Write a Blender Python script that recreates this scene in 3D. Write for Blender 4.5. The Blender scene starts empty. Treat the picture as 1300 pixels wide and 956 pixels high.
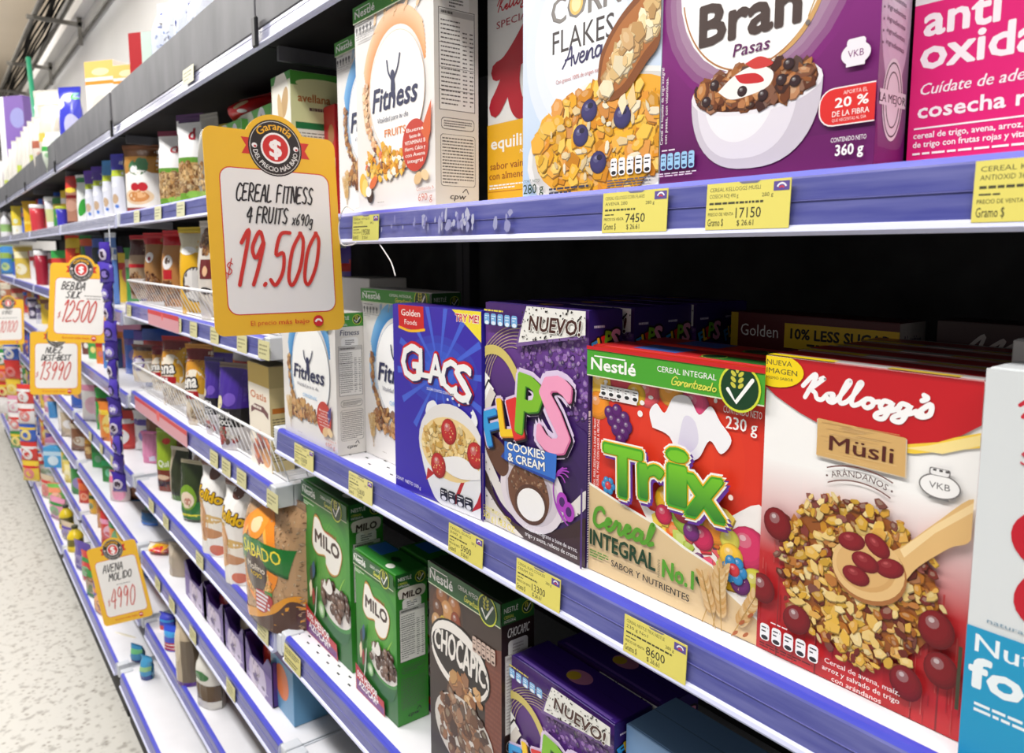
import bpy, bmesh, math, random
from mathutils import Vector, Matrix
from mathutils.geometry import tessellate_polygon

# ------------------------------------------------------------------ scene
sc = bpy.context.scene
COL = sc.collection
sc.view_settings.view_transform = 'Standard'
sc.view_settings.look = 'None'
sc.view_settings.gamma = 1
sc.view_settings.use_curve_mapping = False
sc.view_settings.exposure = 0.0
RND = random.Random(7)
PI = math.pi

# ------------------------------------------------------------------ colour
def lin(c):
    if isinstance(c, str):
        c = c.lstrip('#'); c = [int(c[i:i+2], 16) for i in (0, 2, 4)]
    o = []
    for v in c[:3]:
        v = v/255.0
        o.append(v/12.92 if v <= 0.04045 else ((v+0.055)/1.055)**2.4)
    return (o[0], o[1], o[2], 1.0)

def mixc(a, b, t):
    return tuple(a[i]*(1-t)+b[i]*t for i in range(3)) + (1.0,)

# ------------------------------------------------------------------ materials
def new_mat(name):
    m = bpy.data.materials.new(name); m.use_nodes = True
    nt = m.node_tree; b = nt.nodes['Principled BSDF']
    return m, nt, b

def bump(nt, b, scale, strength, dist=0.001, detail=3):
    n = nt.nodes.new('ShaderNodeTexNoise'); n.inputs['Scale'].default_value = scale
    n.inputs['Detail'].default_value = detail
    tc = nt.nodes.new('ShaderNodeTexCoord')
    nt.links.new(tc.outputs['Object'], n.inputs['Vector'])
    bp = nt.nodes.new('ShaderNodeBump'); bp.inputs['Strength'].default_value = strength
    bp.inputs['Distance'].default_value = dist
    nt.links.new(n.outputs['Fac'], bp.inputs['Height'])
    nt.links.new(bp.outputs['Normal'], b.inputs['Normal'])

def print_mat(name, rough, coat=0.0, bscale=0, bstr=0, spec=0.5):
    m, nt, b = new_mat(name)
    a = nt.nodes.new('ShaderNodeAttribute'); a.attribute_name = 'Col'
    nt.links.new(a.outputs['Color'], b.inputs['Base Color'])
    b.inputs['Roughness'].default_value = rough
    b.inputs['Coat Weight'].default_value = coat
    b.inputs['Coat Roughness'].default_value = 0.15
    b.inputs['Specular IOR Level'].default_value = spec
    if bscale: bump(nt, b, bscale, bstr)
    return m

def plain(name, col, rough=0.5, metal=0.0, nscale=0, namt=0.0, bscale=0, bstr=0.0, coat=0.0, spec=0.5, stretch=None):
    m, nt, b = new_mat(name)
    b.inputs['Roughness'].default_value = rough
    b.inputs['Metallic'].default_value = metal
    b.inputs['Coat Weight'].default_value = coat
    b.inputs['Specular IOR Level'].default_value = spec
    c = lin(col); b.inputs['Base Color'].default_value = c
    if nscale:
        tc = nt.nodes.new('ShaderNodeTexCoord'); n = nt.nodes.new('ShaderNodeTexNoise')
        n.inputs['Scale'].default_value = nscale; n.inputs['Detail'].default_value = 5
        r = nt.nodes.new('ShaderNodeValToRGB')
        r.color_ramp.elements[0].position = 0.3; r.color_ramp.elements[1].position = 0.7
        r.color_ramp.elements[0].color = mixc(c, (0, 0, 0, 1), namt)
        r.color_ramp.elements[1].color = mixc(c, (1, 1, 1, 1), namt*0.6)
        if stretch:
            mp = nt.nodes.new('ShaderNodeMapping'); mp.inputs['Scale'].default_value = stretch
            nt.links.new(tc.outputs['Object'], mp.inputs['Vector']); nt.links.new(mp.outputs['Vector'], n.inputs['Vector'])
        else:
            nt.links.new(tc.outputs['Object'], n.inputs['Vector'])
        nt.links.new(n.outputs['Fac'], r.inputs['Fac']); nt.links.new(r.outputs['Color'], b.inputs['Base Color'])
    if bscale: bump(nt, b, bscale, bstr)
    return m

M_CARD = print_mat('printed_card', 0.42, 0.12, 500, 0.02)
M_FILM = print_mat('printed_film', 0.24, 0.25, 38, 0.35)
M_PAPER = print_mat('printed_paper', 0.6)
M_BOARD = print_mat('printed_sign_board', 0.45, 0.1)
M_PLASTIC = print_mat('coloured_plastic', 0.3, 0.2)
M_DECK = plain('white_enamel_shelf', (232, 232, 238), 0.4, nscale=14, namt=0.04)
M_RAIL = plain('lilac_price_rail', (76, 80, 160), 0.3, nscale=6, namt=0.13, coat=0.3, stretch=(1.5, 18, 18))
M_RAILT = plain('blue_rail_lip', (66, 72, 200), 0.35, nscale=9, namt=0.06, stretch=(1, 12, 12))
M_RAILE = plain('pale_rail_edge', (205, 208, 236), 0.3)
M_LINE = plain('faint_rail_line', (120, 120, 190), 0.3)
M_CLEAR = plain('pale_clear_rail', (176, 178, 206), 0.22, nscale=7, namt=0.2, coat=0.4, stretch=(1.5, 14, 14))
M_BACK = plain('dark_grey_panel', (19, 17, 19), 0.7, nscale=5, namt=0.1, spec=0.25)
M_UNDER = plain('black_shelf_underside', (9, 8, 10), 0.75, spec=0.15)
M_FASCIA = plain('grey_fascia_board', (84, 84, 90), 0.5, nscale=10, namt=0.1, stretch=(1, 1, 0.4))
M_METALW = plain('white_bracket_metal', (214, 218, 226), 0.35, nscale=20, namt=0.05)
M_BLACK = plain('black_clip_plastic', (22, 22, 24), 0.4)
M_WIRE = plain('white_coated_wire', (238, 238, 240), 0.35)
M_TIE = plain('white_nylon_tie', (236, 234, 232), 0.35)
M_TRAY = plain('grey_steel_tray', (128, 124, 116), 0.6, nscale=8, namt=0.15)
M_CABLE = plain('black_cable_sheath', (26, 24, 23), 0.8, spec=0.1)
M_UPR = plain('dark_steel_upright', (52, 50, 53), 0.5)
M_WALL = plain('white_painted_wall', (240, 239, 238), 0.7, nscale=1.3, namt=0.05, bscale=30, bstr=0.15)
M_BEIGE = plain('beige_wall_band', (206, 192, 172), 0.7, nscale=1.2, namt=0.06)
M_CEIL = plain('beige_ceiling', (226, 214, 196), 0.8, nscale=0.7, namt=0.06)
M_GREEN = plain('green_stick_paint', (36, 150, 112), 0.4)

def floor_mat():
    m, nt, b = new_mat('white_speckled_terrazzo')
    tc = nt.nodes.new('ShaderNodeTexCoord')
    n1 = nt.nodes.new('ShaderNodeTexNoise'); n1.inputs['Scale'].default_value = 22; n1.inputs['Detail'].default_value = 4
    n2 = nt.nodes.new('ShaderNodeTexVoronoi'); n2.inputs['Scale'].default_value = 30
    r1 = nt.nodes.new('ShaderNodeValToRGB')
    r1.color_ramp.elements[0].position = 0.33; r1.color_ramp.elements[0].color = lin((140, 134, 126))
    r1.color_ramp.elements[1].position = 0.46; r1.color_ramp.elements[1].color = lin((204, 202, 197))
    r2 = nt.nodes.new('ShaderNodeValToRGB')
    r2.color_ramp.elements[0].position = 0.08; r2.color_ramp.elements[0].color = lin((170, 164, 156))
    r2.color_ramp.elements[1].position = 0.3; r2.color_ramp.elements[1].color = lin((232, 231, 227))
    mx = nt.nodes.new('ShaderNodeMixRGB'); mx.blend_type = 'MULTIPLY'; mx.inputs['Fac'].default_value = 0.75
    for n in (n1, n2): nt.links.new(tc.outputs['Object'], n.inputs['Vector'])
    nt.links.new(n1.outputs['Fac'], r1.inputs['Fac']); nt.links.new(n2.outputs['Distance'], r2.inputs['Fac'])
    nt.links.new(r2.outputs['Color'], mx.inputs['Color1']); nt.links.new(r1.outputs['Color'], mx.inputs['Color2'])
    nt.links.new(mx.outputs['Color'], b.inputs['Base Color'])
    b.inputs['Roughness'].default_value = 0.35
    return m
M_FLOOR = floor_mat()

# ------------------------------------------------------------------ text and art
_TC = {}
def glyphs(s, bold=0.0, res=2):
    k = (s, round(bold, 4), res)
    if k in _TC: return _TC[k]
    c = bpy.data.curves.new('txt', 'FONT'); c.body = s; c.size = 1; c.resolution_u = res; c.offset = bold
    o = bpy.data.objects.new('txt', c)
    me = bpy.data.meshes.new_from_object(o)
    vs = [(v.co.x, v.co.y) for v in me.vertices]
    out = [[vs[i] for i in p.vertices] for p in me.polygons]
    bpy.data.objects.remove(o); bpy.data.curves.remove(c); bpy.data.meshes.remove(me)
    xs = [p[0] for q in out for p in q] or [0, 1]
    _TC[k] = (out, min(xs), max(xs))
    return _TC[k]
CAP = 0.70

def catmull(pts, n=6):
    if len(pts) < 3: return pts
    P = [pts[0]] + list(pts) + [pts[-1]]; o = []
    for i in range(1, len(P)-2):
        p0, p1, p2, p3 = P[i-1], P[i], P[i+1], P[i+2]
        for k in range(n):
            t = k/n
            o.append(tuple(0.5*((2*p1[j]) + (-p0[j]+p2[j])*t + (2*p0[j]-5*p1[j]+4*p2[j]-p3[j])*t*t
                     + (-p0[j]+3*p1[j]-3*p2[j]+p3[j])*t**3) for j in (0, 1)))
    o.append(tuple(pts[-1])); return o

def clip_half(poly, ax, val, keep_less):
    out = []; n = len(poly)
    for i in range(n):
        a = poly[i]; b = poly[(i+1) % n]
        da = (val-a[ax]) if keep_less else (a[ax]-val); db = (val-b[ax]) if keep_less else (b[ax]-val)
        if da >= 0: out.append(a)
        if (da > 0 and db < 0) or (da < 0 and db > 0):
            t = da/(da-db); out.append((a[0]+(b[0]-a[0])*t, a[1]+(b[1]-a[1])*t))
    return out

class Art:
    """Flat printed artwork: layered coloured shapes in fractions of a face w x h."""
    STEP = 1.4e-5; FST = .1
    def __init__(s, w, h, seed=1):
        s.w, s.h = w, h; s.polys = []; s.z = 1; s.r = random.Random(seed)
    def _add(s, pts, c, z=None):
        s.polys.append((pts, c, s.z if z is None else z))
    def up(s): s.z += 1
    def conv(s, pts): return [(p[0]*s.w, p[1]*s.h) for p in pts]
    def raw(s, P, c):
        if isinstance(c, str) or (isinstance(c, tuple) and not callable(c) and len(c) == 3): c = lin(c)
        if len(P) <= 3: s._add(P, c)
        else:
            for t in tessellate_polygon([[Vector((p[0], p[1], 0)) for p in P]]):
                s._add([P[i] for i in t], c)
    def poly(s, pts, c, smooth=False):
        P = s.conv(pts)
        if smooth: P = catmull(P + [P[0]], 5)[:-1]
        s.raw(P, c); s.up()
    def rect(s, x0, y0, x1, y1, c):
        s._add(s.conv([(x0, y0), (x1, y0), (x1, y1), (x0, y1)]), lin(c)); s.up()
    def grad(s, x0, y0, x1, y1, cb, ct, horiz=False, n=8):
        cb, ct = lin(cb), lin(ct)
        for i in range(n):
            a, b = i/n, (i+1)/n
            if horiz:
                xa, xb = x0+(x1-x0)*a, x0+(x1-x0)*b
                q = [(xa, y0), (xb, y0), (xb, y1), (xa, y1)]
                f = lambda p: mixc(cb, ct, (p[0]/s.w-x0)/(x1-x0))
            else:
                ya, yb = y0+(y1-y0)*a, y0+(y1-y0)*b
                q = [(x0, ya), (x1, ya), (x1, yb), (x0, yb)]
                f = lambda p: mixc(cb, ct, (p[1]/s.h-y0)/(y1-y0))
            s._add(s.conv(q), f)
        s.up()
    def rrect(s, x0, y0, x1, y1, r, c, n=5):
        """rounded rectangle, r in metres"""
        X0, Y0, X1, Y1 = x0*s.w, y0*s.h, x1*s.w, y1*s.h; P = []
        for cx, cy, a0 in ((X1-r, Y1-r, 0), (X0+r, Y1-r, 90), (X0+r, Y0+r, 180), (X1-r, Y0+r, 270)):
            for k in range(n+1):
                a = math.radians(a0+90*k/n); P.append((cx+r*math.cos(a), cy+r*math.sin(a)))
        s.raw(P, c); s.up()
    def ell(s, cx, cy, rx, ry, c, rot=0, n=28):
        """centre in fractions, rx/ry as fractions of w"""
        cr, sr = math.cos(rot), math.sin(rot); P = []
        for k in range(n):
            a = 2*PI*k/n; x = rx*s.w*math.cos(a); y = ry*s.w*math.sin(a)
            P.append((cx*s.w+x*cr-y*sr, cy*s.h+x*sr+y*cr))
        if isinstance(c, (str, tuple)) and not (isinstance(c, tuple) and len(c) == 4): c = lin(c)
        s._add(P, c); s.up()
    def glow(s, cx, cy, rx, ry, c_in, c_out, rings=6, rot=0):
        for i in range(rings):
            t = i/(rings-1); k = 1-0.85*t
            s.ell(cx, cy, rx*k, ry*k, mixc(lin(c_out), lin(c_in), t), rot)
    def shaded(s, cx, cy, rx, ry, c, rot=0, hi=(255, 255, 255), a=0.35):
        """printed picture of a round thing: dark rim, body, highlight"""
        c = lin(c); k = s.w/s.h
        s.ell(cx, cy, rx, ry, mixc(c, (0, 0, 0, 1), .42), rot, 18)
        for q, t in ((.93, .26), (.85, .12), (.74, 0)): s.ell(cx-rx*(1-q)*.5, cy+ry*(1-q)*.6*k, rx*q, ry*q, mixc(c, (0, 0, 0, 1), t), rot, 16)
        s.ell(cx-rx*.22, cy+ry*.32*k, rx*.38, ry*.34, mixc(c, lin(hi), a*.35), rot, 12); s.ell(cx-rx*.27, cy+ry*.42*k, rx*.17, ry*.14, mixc(c, lin(hi), a*1.3), rot, 8)
    def stroke(s, pts, wd, c, smooth=True, taper=0, frac=True, cap=True):
        P = s.conv(pts) if frac else list(pts)
        if smooth: P = catmull(P)
        s.ribbon(P, wd, c, taper, cap); s.up()
    def ribbon(s, P, wd, c, taper=0, cap=True):
        if isinstance(c, str) or len(c) == 3: c = lin(c)
        n = len(P)
        if n < 2: return
        L, R = [], []
        for i in range(n):
            a = P[max(i-1, 0)]; b = P[min(i+1, n-1)]
            dx, dy = b[0]-a[0], b[1]-a[1]; d = math.hypot(dx, dy) or 1e-9
            t = i/(n-1); k = wd/2*(1-taper*abs(2*t-1)**2) if taper >= 0 else wd/2*(1+taper*t)
            L.append((P[i][0]-dy/d*k, P[i][1]+dx/d*k)); R.append((P[i][0]+dy/d*k, P[i][1]-dx/d*k))
        for i in range(n-1):
            s._add([L[i], R[i], R[i+1], L[i+1]], c, s.z); s.z += .12
        if cap and not taper:
            for q in (P[0], P[-1]):
                s._add([(q[0]+wd/2*math.cos(k*PI/4), q[1]+wd/2*math.sin(k*PI/4)) for k in range(8)], c, s.z); s.z += .12
    def arc(s, cx, cy, rx, ry, wd, c, a0, a1, n=30, taper=0):
        P = [(cx*s.w+rx*s.w*math.cos(math.radians(a0+(a1-a0)*k/n)), cy*s.h+ry*s.w*math.sin(math.radians(a0+(a1-a0)*k/n))) for k in range(n+1)]
        s.ribbon(P, wd, c, taper, cap=False); s.up()
    def text(s, t, x, y, cap, c, width=None, bold=0.0, shear=0.0, rot=0.0, align='l', res=2, grow=None, gc=None, fn=None, dx=0, dy=0):
        """x,y fractions; cap height as fraction of h; width as fraction of w"""
        layers = ([(g, k) for g, k in grow] if grow else []) + [(0.0, c)]
        G, x0, x1 = glyphs(t, 0.0, res)
        sy = cap*s.h/CAP
        sx = (width*s.w/(x1-x0)) if width else sy
        off = -x0*sx
        if align == 'c': off -= (x1-x0)*sx/2
        if align == 'r': off -= (x1-x0)*sx
        cr, sr = math.cos(rot), math.sin(rot)
        for g, k in layers:
            k = lin(k) if (isinstance(k, str) or (isinstance(k, tuple) and len(k) == 3)) else k
            R = (max(bold, 0)+g)*sy*.8
            if R < .00012: OF = [(0, 0)]
            elif bold+g <= .024: OF = [(-R, 0), (R, 0), (0, 0)]
            else: OF = [(R*math.cos(q*PI/5), R*math.sin(q*PI/5)) for q in range(10)]+[(0, 0)]
            for ox, oy in OF:
                iq = 0
                for q in G:
                    P = []
                    for (px, py) in q:
                        X = px*sx+off+shear*py*sy+ox; Y = py*sy+oy
                        if fn: X, Y = fn(X, Y)
                        P.append((x*s.w+X*cr-Y*sr, y*s.h+X*sr+Y*cr))
                    s._add(P, k, s.z+(iq % 5)*.08); iq += 1
                s.z += .5
            s.up()
    def arctext(s, t, cx, cy, r, mid, cap, c, bold=0.0, inside=False, spread=1.0):
        """text along a circle; r and cap as fractions of w; mid angle in degrees"""
        G, x0, x1 = glyphs(t, 0, 2); k = cap*s.w/CAP; W = (x1-x0)*k*spread; R = r*s.w; c = lin(c)
        for q, ddx in [(q, dd) for dd in ((-bold, 0, bold) if bold > .008 else (0,)) for q in G]:
            P = []
            for (px, py) in q:
                u = (px+ddx*.7-x0)*k*spread-W/2
                if inside: a = math.radians(mid)+u/R; rr = R-py*k
                else: a = math.radians(mid)-u/R; rr = R+py*k
                P.append((cx*s.w+rr*math.cos(a), cy*s.h+rr*math.sin(a)))
            s._add(P, c, s.z+ddx*20)
        s.up()
    def lines(s, x0, y0, x1, y1, rows, c, fill=0.5, wmin=0.012):
        c = lin(c); dy = (y1-y0)/rows
        for i in range(rows):
            y = y1-dy*(i+.75); x = x0
            end = x1 if i < rows-1 else x0+(x1-x0)*s.r.uniform(.4, .9)
            while x < end:
                l = s.r.uniform(.6, 2.2)*wmin*2
                xe = min(x+l, end)
                s._add(s.conv([(x, y), (xe, y), (xe, y+dy*fill), (x, y+dy*fill)]), c)
                x = xe+wmin*.6
        s.up()
    def flakes(s, fn, n, size, cols, aspect=(.5, 1.0), irr=.35):
        """scatter of printed flakes; fn(r)->(x,y) fractions; size in fraction of w"""
        base = s.z
        for i in range(n):
            x, y = fn(s.r); c = lin(s.r.choice(cols)); v = s.r.uniform(-.28, .22)
            c = mixc(c, (0, 0, 0, 1), -v) if v < 0 else mixc(c, (1, 1, .85, 1), v*.4)
            rx = size*s.w*s.r.uniform(.55, 1.2); ry = rx*s.r.uniform(*aspect); a0 = s.r.uniform(0, PI); P = []
            m = s.r.choice((5, 6, 7)); cr, sr = math.cos(a0), math.sin(a0)
            for k in range(m):
                a = 2*PI*k/m; q = 1+s.r.uniform(-irr, irr)*.7
                X = rx*q*math.cos(a); Y = ry*q*math.sin(a)
                P.append((x*s.w+X*cr-Y*sr, y*s.h+X*sr+Y*cr))
            s._add([(p[0]+rx*.1, p[1]-rx*.14) for p in P], mixc(c, lin((60, 25, 8)), .62), s.z); s.z += s.FST
            s._add(P, c, s.z); s.z += s.FST
            if i % 2 == 0:
                q = [(x*s.w+(p[0]-x*s.w)*.5-rx*.12, y*s.h+(p[1]-y*s.h)*.5+rx*.14) for p in P]
                s._add(q, mixc(c, (1, .95, .7, 1), .16), s.z); s.z += s.FST
        s.z += 1
    def dv(s, x, y, w, h, n, c=(250, 250, 250), ink=(40, 40, 44), gap=.2):
        """row of n small nutrition tabs"""
        cw = w/n
        for i in range(n):
            X = x+i*cw
            s.rrect(X, y, X+cw*(1-gap), y+h, min(cw*s.w*.25, h*s.h*.2), c, 3)
            s.lines(X+cw*.12, y+h*.45, X+cw*(.88-gap), y+h*.9, 2, ink, .35, cw*.2)
            s.ell(X+cw*(1-gap)/2, y+h*.18, cw*.3, cw*.18, ink, 0, 10)
    # -------------------------------------------------------------- output
    def emit(s, bm, lay, fmap, cells=None):
        """write to bmesh with clip to the face; cells=(nx,ny) conforms to a curved face"""
        for pts, c, z in s.polys:
            xs = [p[0] for p in pts]; ys = [p[1] for p in pts]
            if max(xs) < 0 or min(xs) > s.w or max(ys) < 0 or min(ys) > s.h: continue
            P = list(pts)
            if min(xs) < 0: P = clip_half(P, 0, 0, False)
            if P and max(xs) > s.w: P = clip_half(P, 0, s.w, True)
            if P and min(ys) < 0: P = clip_half(P, 1, 0, False)
            if P and max(ys) > s.h: P = clip_half(P, 1, s.h, True)
            if len(P) < 3: continue
            pieces = [P]
            if cells:
                pieces = []
                cw, ch = s.w/cells[0], s.h/cells[1]
                i0, i1 = int(min(p[0] for p in P)/cw), int(max(p[0] for p in P)/cw-1e-9)
                for i in range(i0, i1+1):
                    q = P
                    if i > i0: q = clip_half(q, 0, i*cw, False)
                    if i < i1 and len(q) > 2: q = clip_half(q, 0, (i+1)*cw, True)
                    if len(q) < 3: continue
                    j0, j1 = int(min(p[1] for p in q)/ch), int(max(p[1] for p in q)/ch-1e-9)
                    for j in range(j0, j1+1):
                        t = q
                        if j > j0: t = clip_half(t, 1, j*ch, False)
                        if j < j1 and len(t) > 2: t = clip_half(t, 1, (j+1)*ch, True)
                        if len(t) >= 3: pieces.append(t)
            for q in pieces:
                area = 0
                for i in range(len(q)):
                    a = q[i]; b = q[(i+1) % len(q)]; area += a[0]*b[1]-b[0]*a[1]
                if abs(area) < 2e-9: continue
                if area < 0: q = q[::-1]
                try: f = bm.faces.new([bm.verts.new(fmap(p[0], p[1], z*s.STEP)) for p in q])
                except Exception: continue
                for l, p in zip(f.loops, q): l[lay] = c(p) if callable(c) else c

# ------------------------------------------------------------------ objects
def link(o, parent=None):
    COL.objects.link(o)
    if parent is not None: o.parent = parent
    return o

def empty(name, loc=(0, 0, 0), rz=0):
    o = bpy.data.objects.new(name, None); o.empty_display_size = .05
    o.location = loc; o.rotation_euler = (0, 0, rz); return link(o)

def tag(o, label, cat, group=None, kind=None):
    if label: o['label'] = label
    if cat: o['category'] = cat
    if group: o['group'] = group
    if kind: o['kind'] = kind
    return o

class MB:
    """collects shapes (with one colour attribute) into one mesh"""
    def __init__(s):
        s.bm = bmesh.new(); s.lay = s.bm.loops.layers.float_color.new('Col'); s.cur = (0.8, 0.8, 0.8, 1); s.mi = 0
    def col(s, c): s.cur = lin(c); return s
    def face(s, pts, c=None, smooth=False):
        try: f = s.bm.faces.new([s.bm.verts.new(p) for p in pts])
        except Exception: return
        f.material_index = s.mi; f.smooth = smooth
        for l in f.loops: l[s.lay] = c or s.cur
        return f
    def grid(s, rows, c=None, closed=False, smooth=True):
        V = [[s.bm.verts.new(p) for p in r] for r in rows]; m = len(V[0])
        for i in range(len(V)-1):
            for j in range(m if closed else m-1):
                k = (j+1) % m
                try: f = s.bm.faces.new([V[i][j], V[i][k], V[i+1][k], V[i+1][j]])
                except Exception: continue
                f.smooth = smooth; f.material_index = s.mi
                cc = c(i, j) if callable(c) else (c or s.cur)
                for l in f.loops: l[s.lay] = cc
        return V
    def capf(s, vs, c=None, flip=False):
        try: f = s.bm.faces.new(vs[::-1] if flip else vs)
        except Exception: return
        f.material_index = s.mi
        for l in f.loops: l[s.lay] = c or s.cur
    def box(s, x0, y0, z0, x1, y1, z1, cols=None, bev=0.0):
        """cols: dict of face colours by f,b,l,r,t,u"""
        b = bev; cols = cols or {}
        if b <= 0:
            q = {'f': [(x0, y0, z0), (x1, y0, z0), (x1, y0, z1), (x0, y0, z1)], 'b': [(x1, y1, z0), (x0, y1, z0), (x0, y1, z1), (x1, y1, z1)],
                 'l': [(x0, y1, z0), (x0, y0, z0), (x0, y0, z1), (x0, y1, z1)], 'r': [(x1, y0, z0), (x1, y1, z0), (x1, y1, z1), (x1, y0, z1)],
                 't': [(x0, y0, z1), (x1, y0, z1), (x1, y1, z1), (x0, y1, z1)], 'u': [(x0, y1, z0), (x1, y1, z0), (x1, y0, z0), (x0, y0, z0)]}
            for k, p in q.items(): s.face(p, lin(cols[k]) if k in cols else None)
            return
        V = {}
        for ix, X in enumerate((x0, x1)):
            for iy, Y in enumerate((y0, y1)):
                for iz, Z in enumerate((z0, z1)):
                    sx, sy, sz = (1, -1)[ix], (1, -1)[iy], (1, -1)[iz]
                    V[ix, iy, iz, 'x'] = s.bm.verts.new((X, Y+sy*b, Z+sz*b))
                    V[ix, iy, iz, 'y'] = s.bm.verts.new((X+sx*b, Y, Z+sz*b))
                    V[ix, iy, iz, 'z'] = s.bm.verts.new((X+sx*b, Y+sy*b, Z))
        def F(vs, k=None):
            f = s.bm.faces.new(vs); f.material_index = s.mi
            cc = lin(cols[k]) if k in cols else s.cur
            for l in f.loops: l[s.lay] = cc
        F([V[0, 0, 0, 'y'], V[1, 0, 0, 'y'], V[1, 0, 1, 'y'], V[0, 0, 1, 'y']], 'f')
        F([V[1, 1, 0, 'y'], V[0, 1, 0, 'y'], V[0, 1, 1, 'y'], V[1, 1, 1, 'y']], 'b')
        F([V[0, 1, 0, 'x'], V[0, 0, 0, 'x'], V[0, 0, 1, 'x'], V[0, 1, 1, 'x']], 'l')
        F([V[1, 0, 0, 'x'], V[1, 1, 0, 'x'], V[1, 1, 1, 'x'], V[1, 0, 1, 'x']], 'r')
        F([V[0, 0, 1, 'z'], V[1, 0, 1, 'z'], V[1, 1, 1, 'z'], V[0, 1, 1, 'z']], 't')
        F([V[0, 1, 0, 'z'], V[1, 1, 0, 'z'], V[1, 0, 0, 'z'], V[0, 0, 0, 'z']], 'u')
        for iz in (0, 1):
            for iy in (0, 1):
                F([V[0, iy, iz, 'y'], V[1, iy, iz, 'y'], V[1, iy, iz, 'z'], V[0, iy, iz, 'z']], 'f' if iy == 0 else 'b')
            for ix in (0, 1):
                F([V[ix, 0, iz, 'x'], V[ix, 1, iz, 'x'], V[ix, 1, iz, 'z'], V[ix, 0, iz, 'z']], 'r' if ix else 'l')
        for ix in (0, 1):
            for iy in (0, 1):
                F([V[ix, iy, 0, 'x'], V[ix, iy, 1, 'x'], V[ix, iy, 1, 'y'], V[ix, iy, 0, 'y']], 'f' if iy == 0 else 'b')
                for iz in (0, 1): F([V[ix, iy, iz, 'x'], V[ix, iy, iz, 'y'], V[ix, iy, iz, 'z']], 't' if iz else 'u')
        bmesh.ops.recalc_face_normals(s.bm, faces=s.bm.faces[:])
    def tube(s, pts, r, n=6, c=None, smooth=True, closed=False):
        pts = [Vector(p) for p in pts]; rows = []; m = len(pts)
        for i, p in enumerate(pts):
            rr = r(i/(m-1)) if callable(r) else r
            if closed: d = (pts[(i+1) % m]-pts[i-1]).normalized()
            else: d = (pts[min(i+1, m-1)]-pts[max(i-1, 0)]).normalized()
            a = Vector((0, 0, 1)) if abs(d.z) < .9 else Vector((1, 0, 0))
            u = d.cross(a).normalized(); v = d.cross(u)
            rows.append([p+(u*math.cos(2*PI*k/n)+v*math.sin(2*PI*k/n))*rr for k in range(n)])
        if closed: rows.append(rows[0])
        V = s.grid(rows, c, True, smooth)
        if not closed: s.capf(V[0], c, True); s.capf(V[-1], c)
    def lathe(s, prof, n=20, c=None, cx=0, cy=0, cz=0, smooth=True, sy=1.0):
        rows = [[(cx+r*math.cos(2*PI*k/n), cy+sy*r*math.sin(2*PI*k/n), cz+z) for k in range(n)] for r, z in prof]
        V = s.grid(rows, c, True, smooth); s.capf(V[0], None if callable(c) else c, True); s.capf(V[-1], None if callable(c) else c)
    def sphere(s, x, y, z, rx, ry, rz, n=8, c=None):
        rows = [[(x+rx*math.sin(PI*i/n)*math.cos(2*PI*k/(2*n)), y+ry*math.sin(PI*i/n)*math.sin(2*PI*k/(2*n)), z-rz*math.cos(PI*i/n)) for k in range(2*n)] for i in range(1, n)]
        V = s.grid(rows, c, True); s.capf(V[0], c, True); s.capf(V[-1], c)
    def build(s, name, mats, parent=None):
        me = bpy.data.meshes.new(name); s.bm.to_mesh(me); s.bm.free()
        for m in (mats if isinstance(mats, (list, tuple)) else [mats]): me.materials.append(m)
        return link(bpy.data.objects.new(name, me), parent)

def copy_tree(o, parent=None):
    c = o.copy(); COL.objects.link(c)
    if parent is not None: c.parent = parent
    for ch in o.children: copy_tree(ch, c)
    return c

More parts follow.
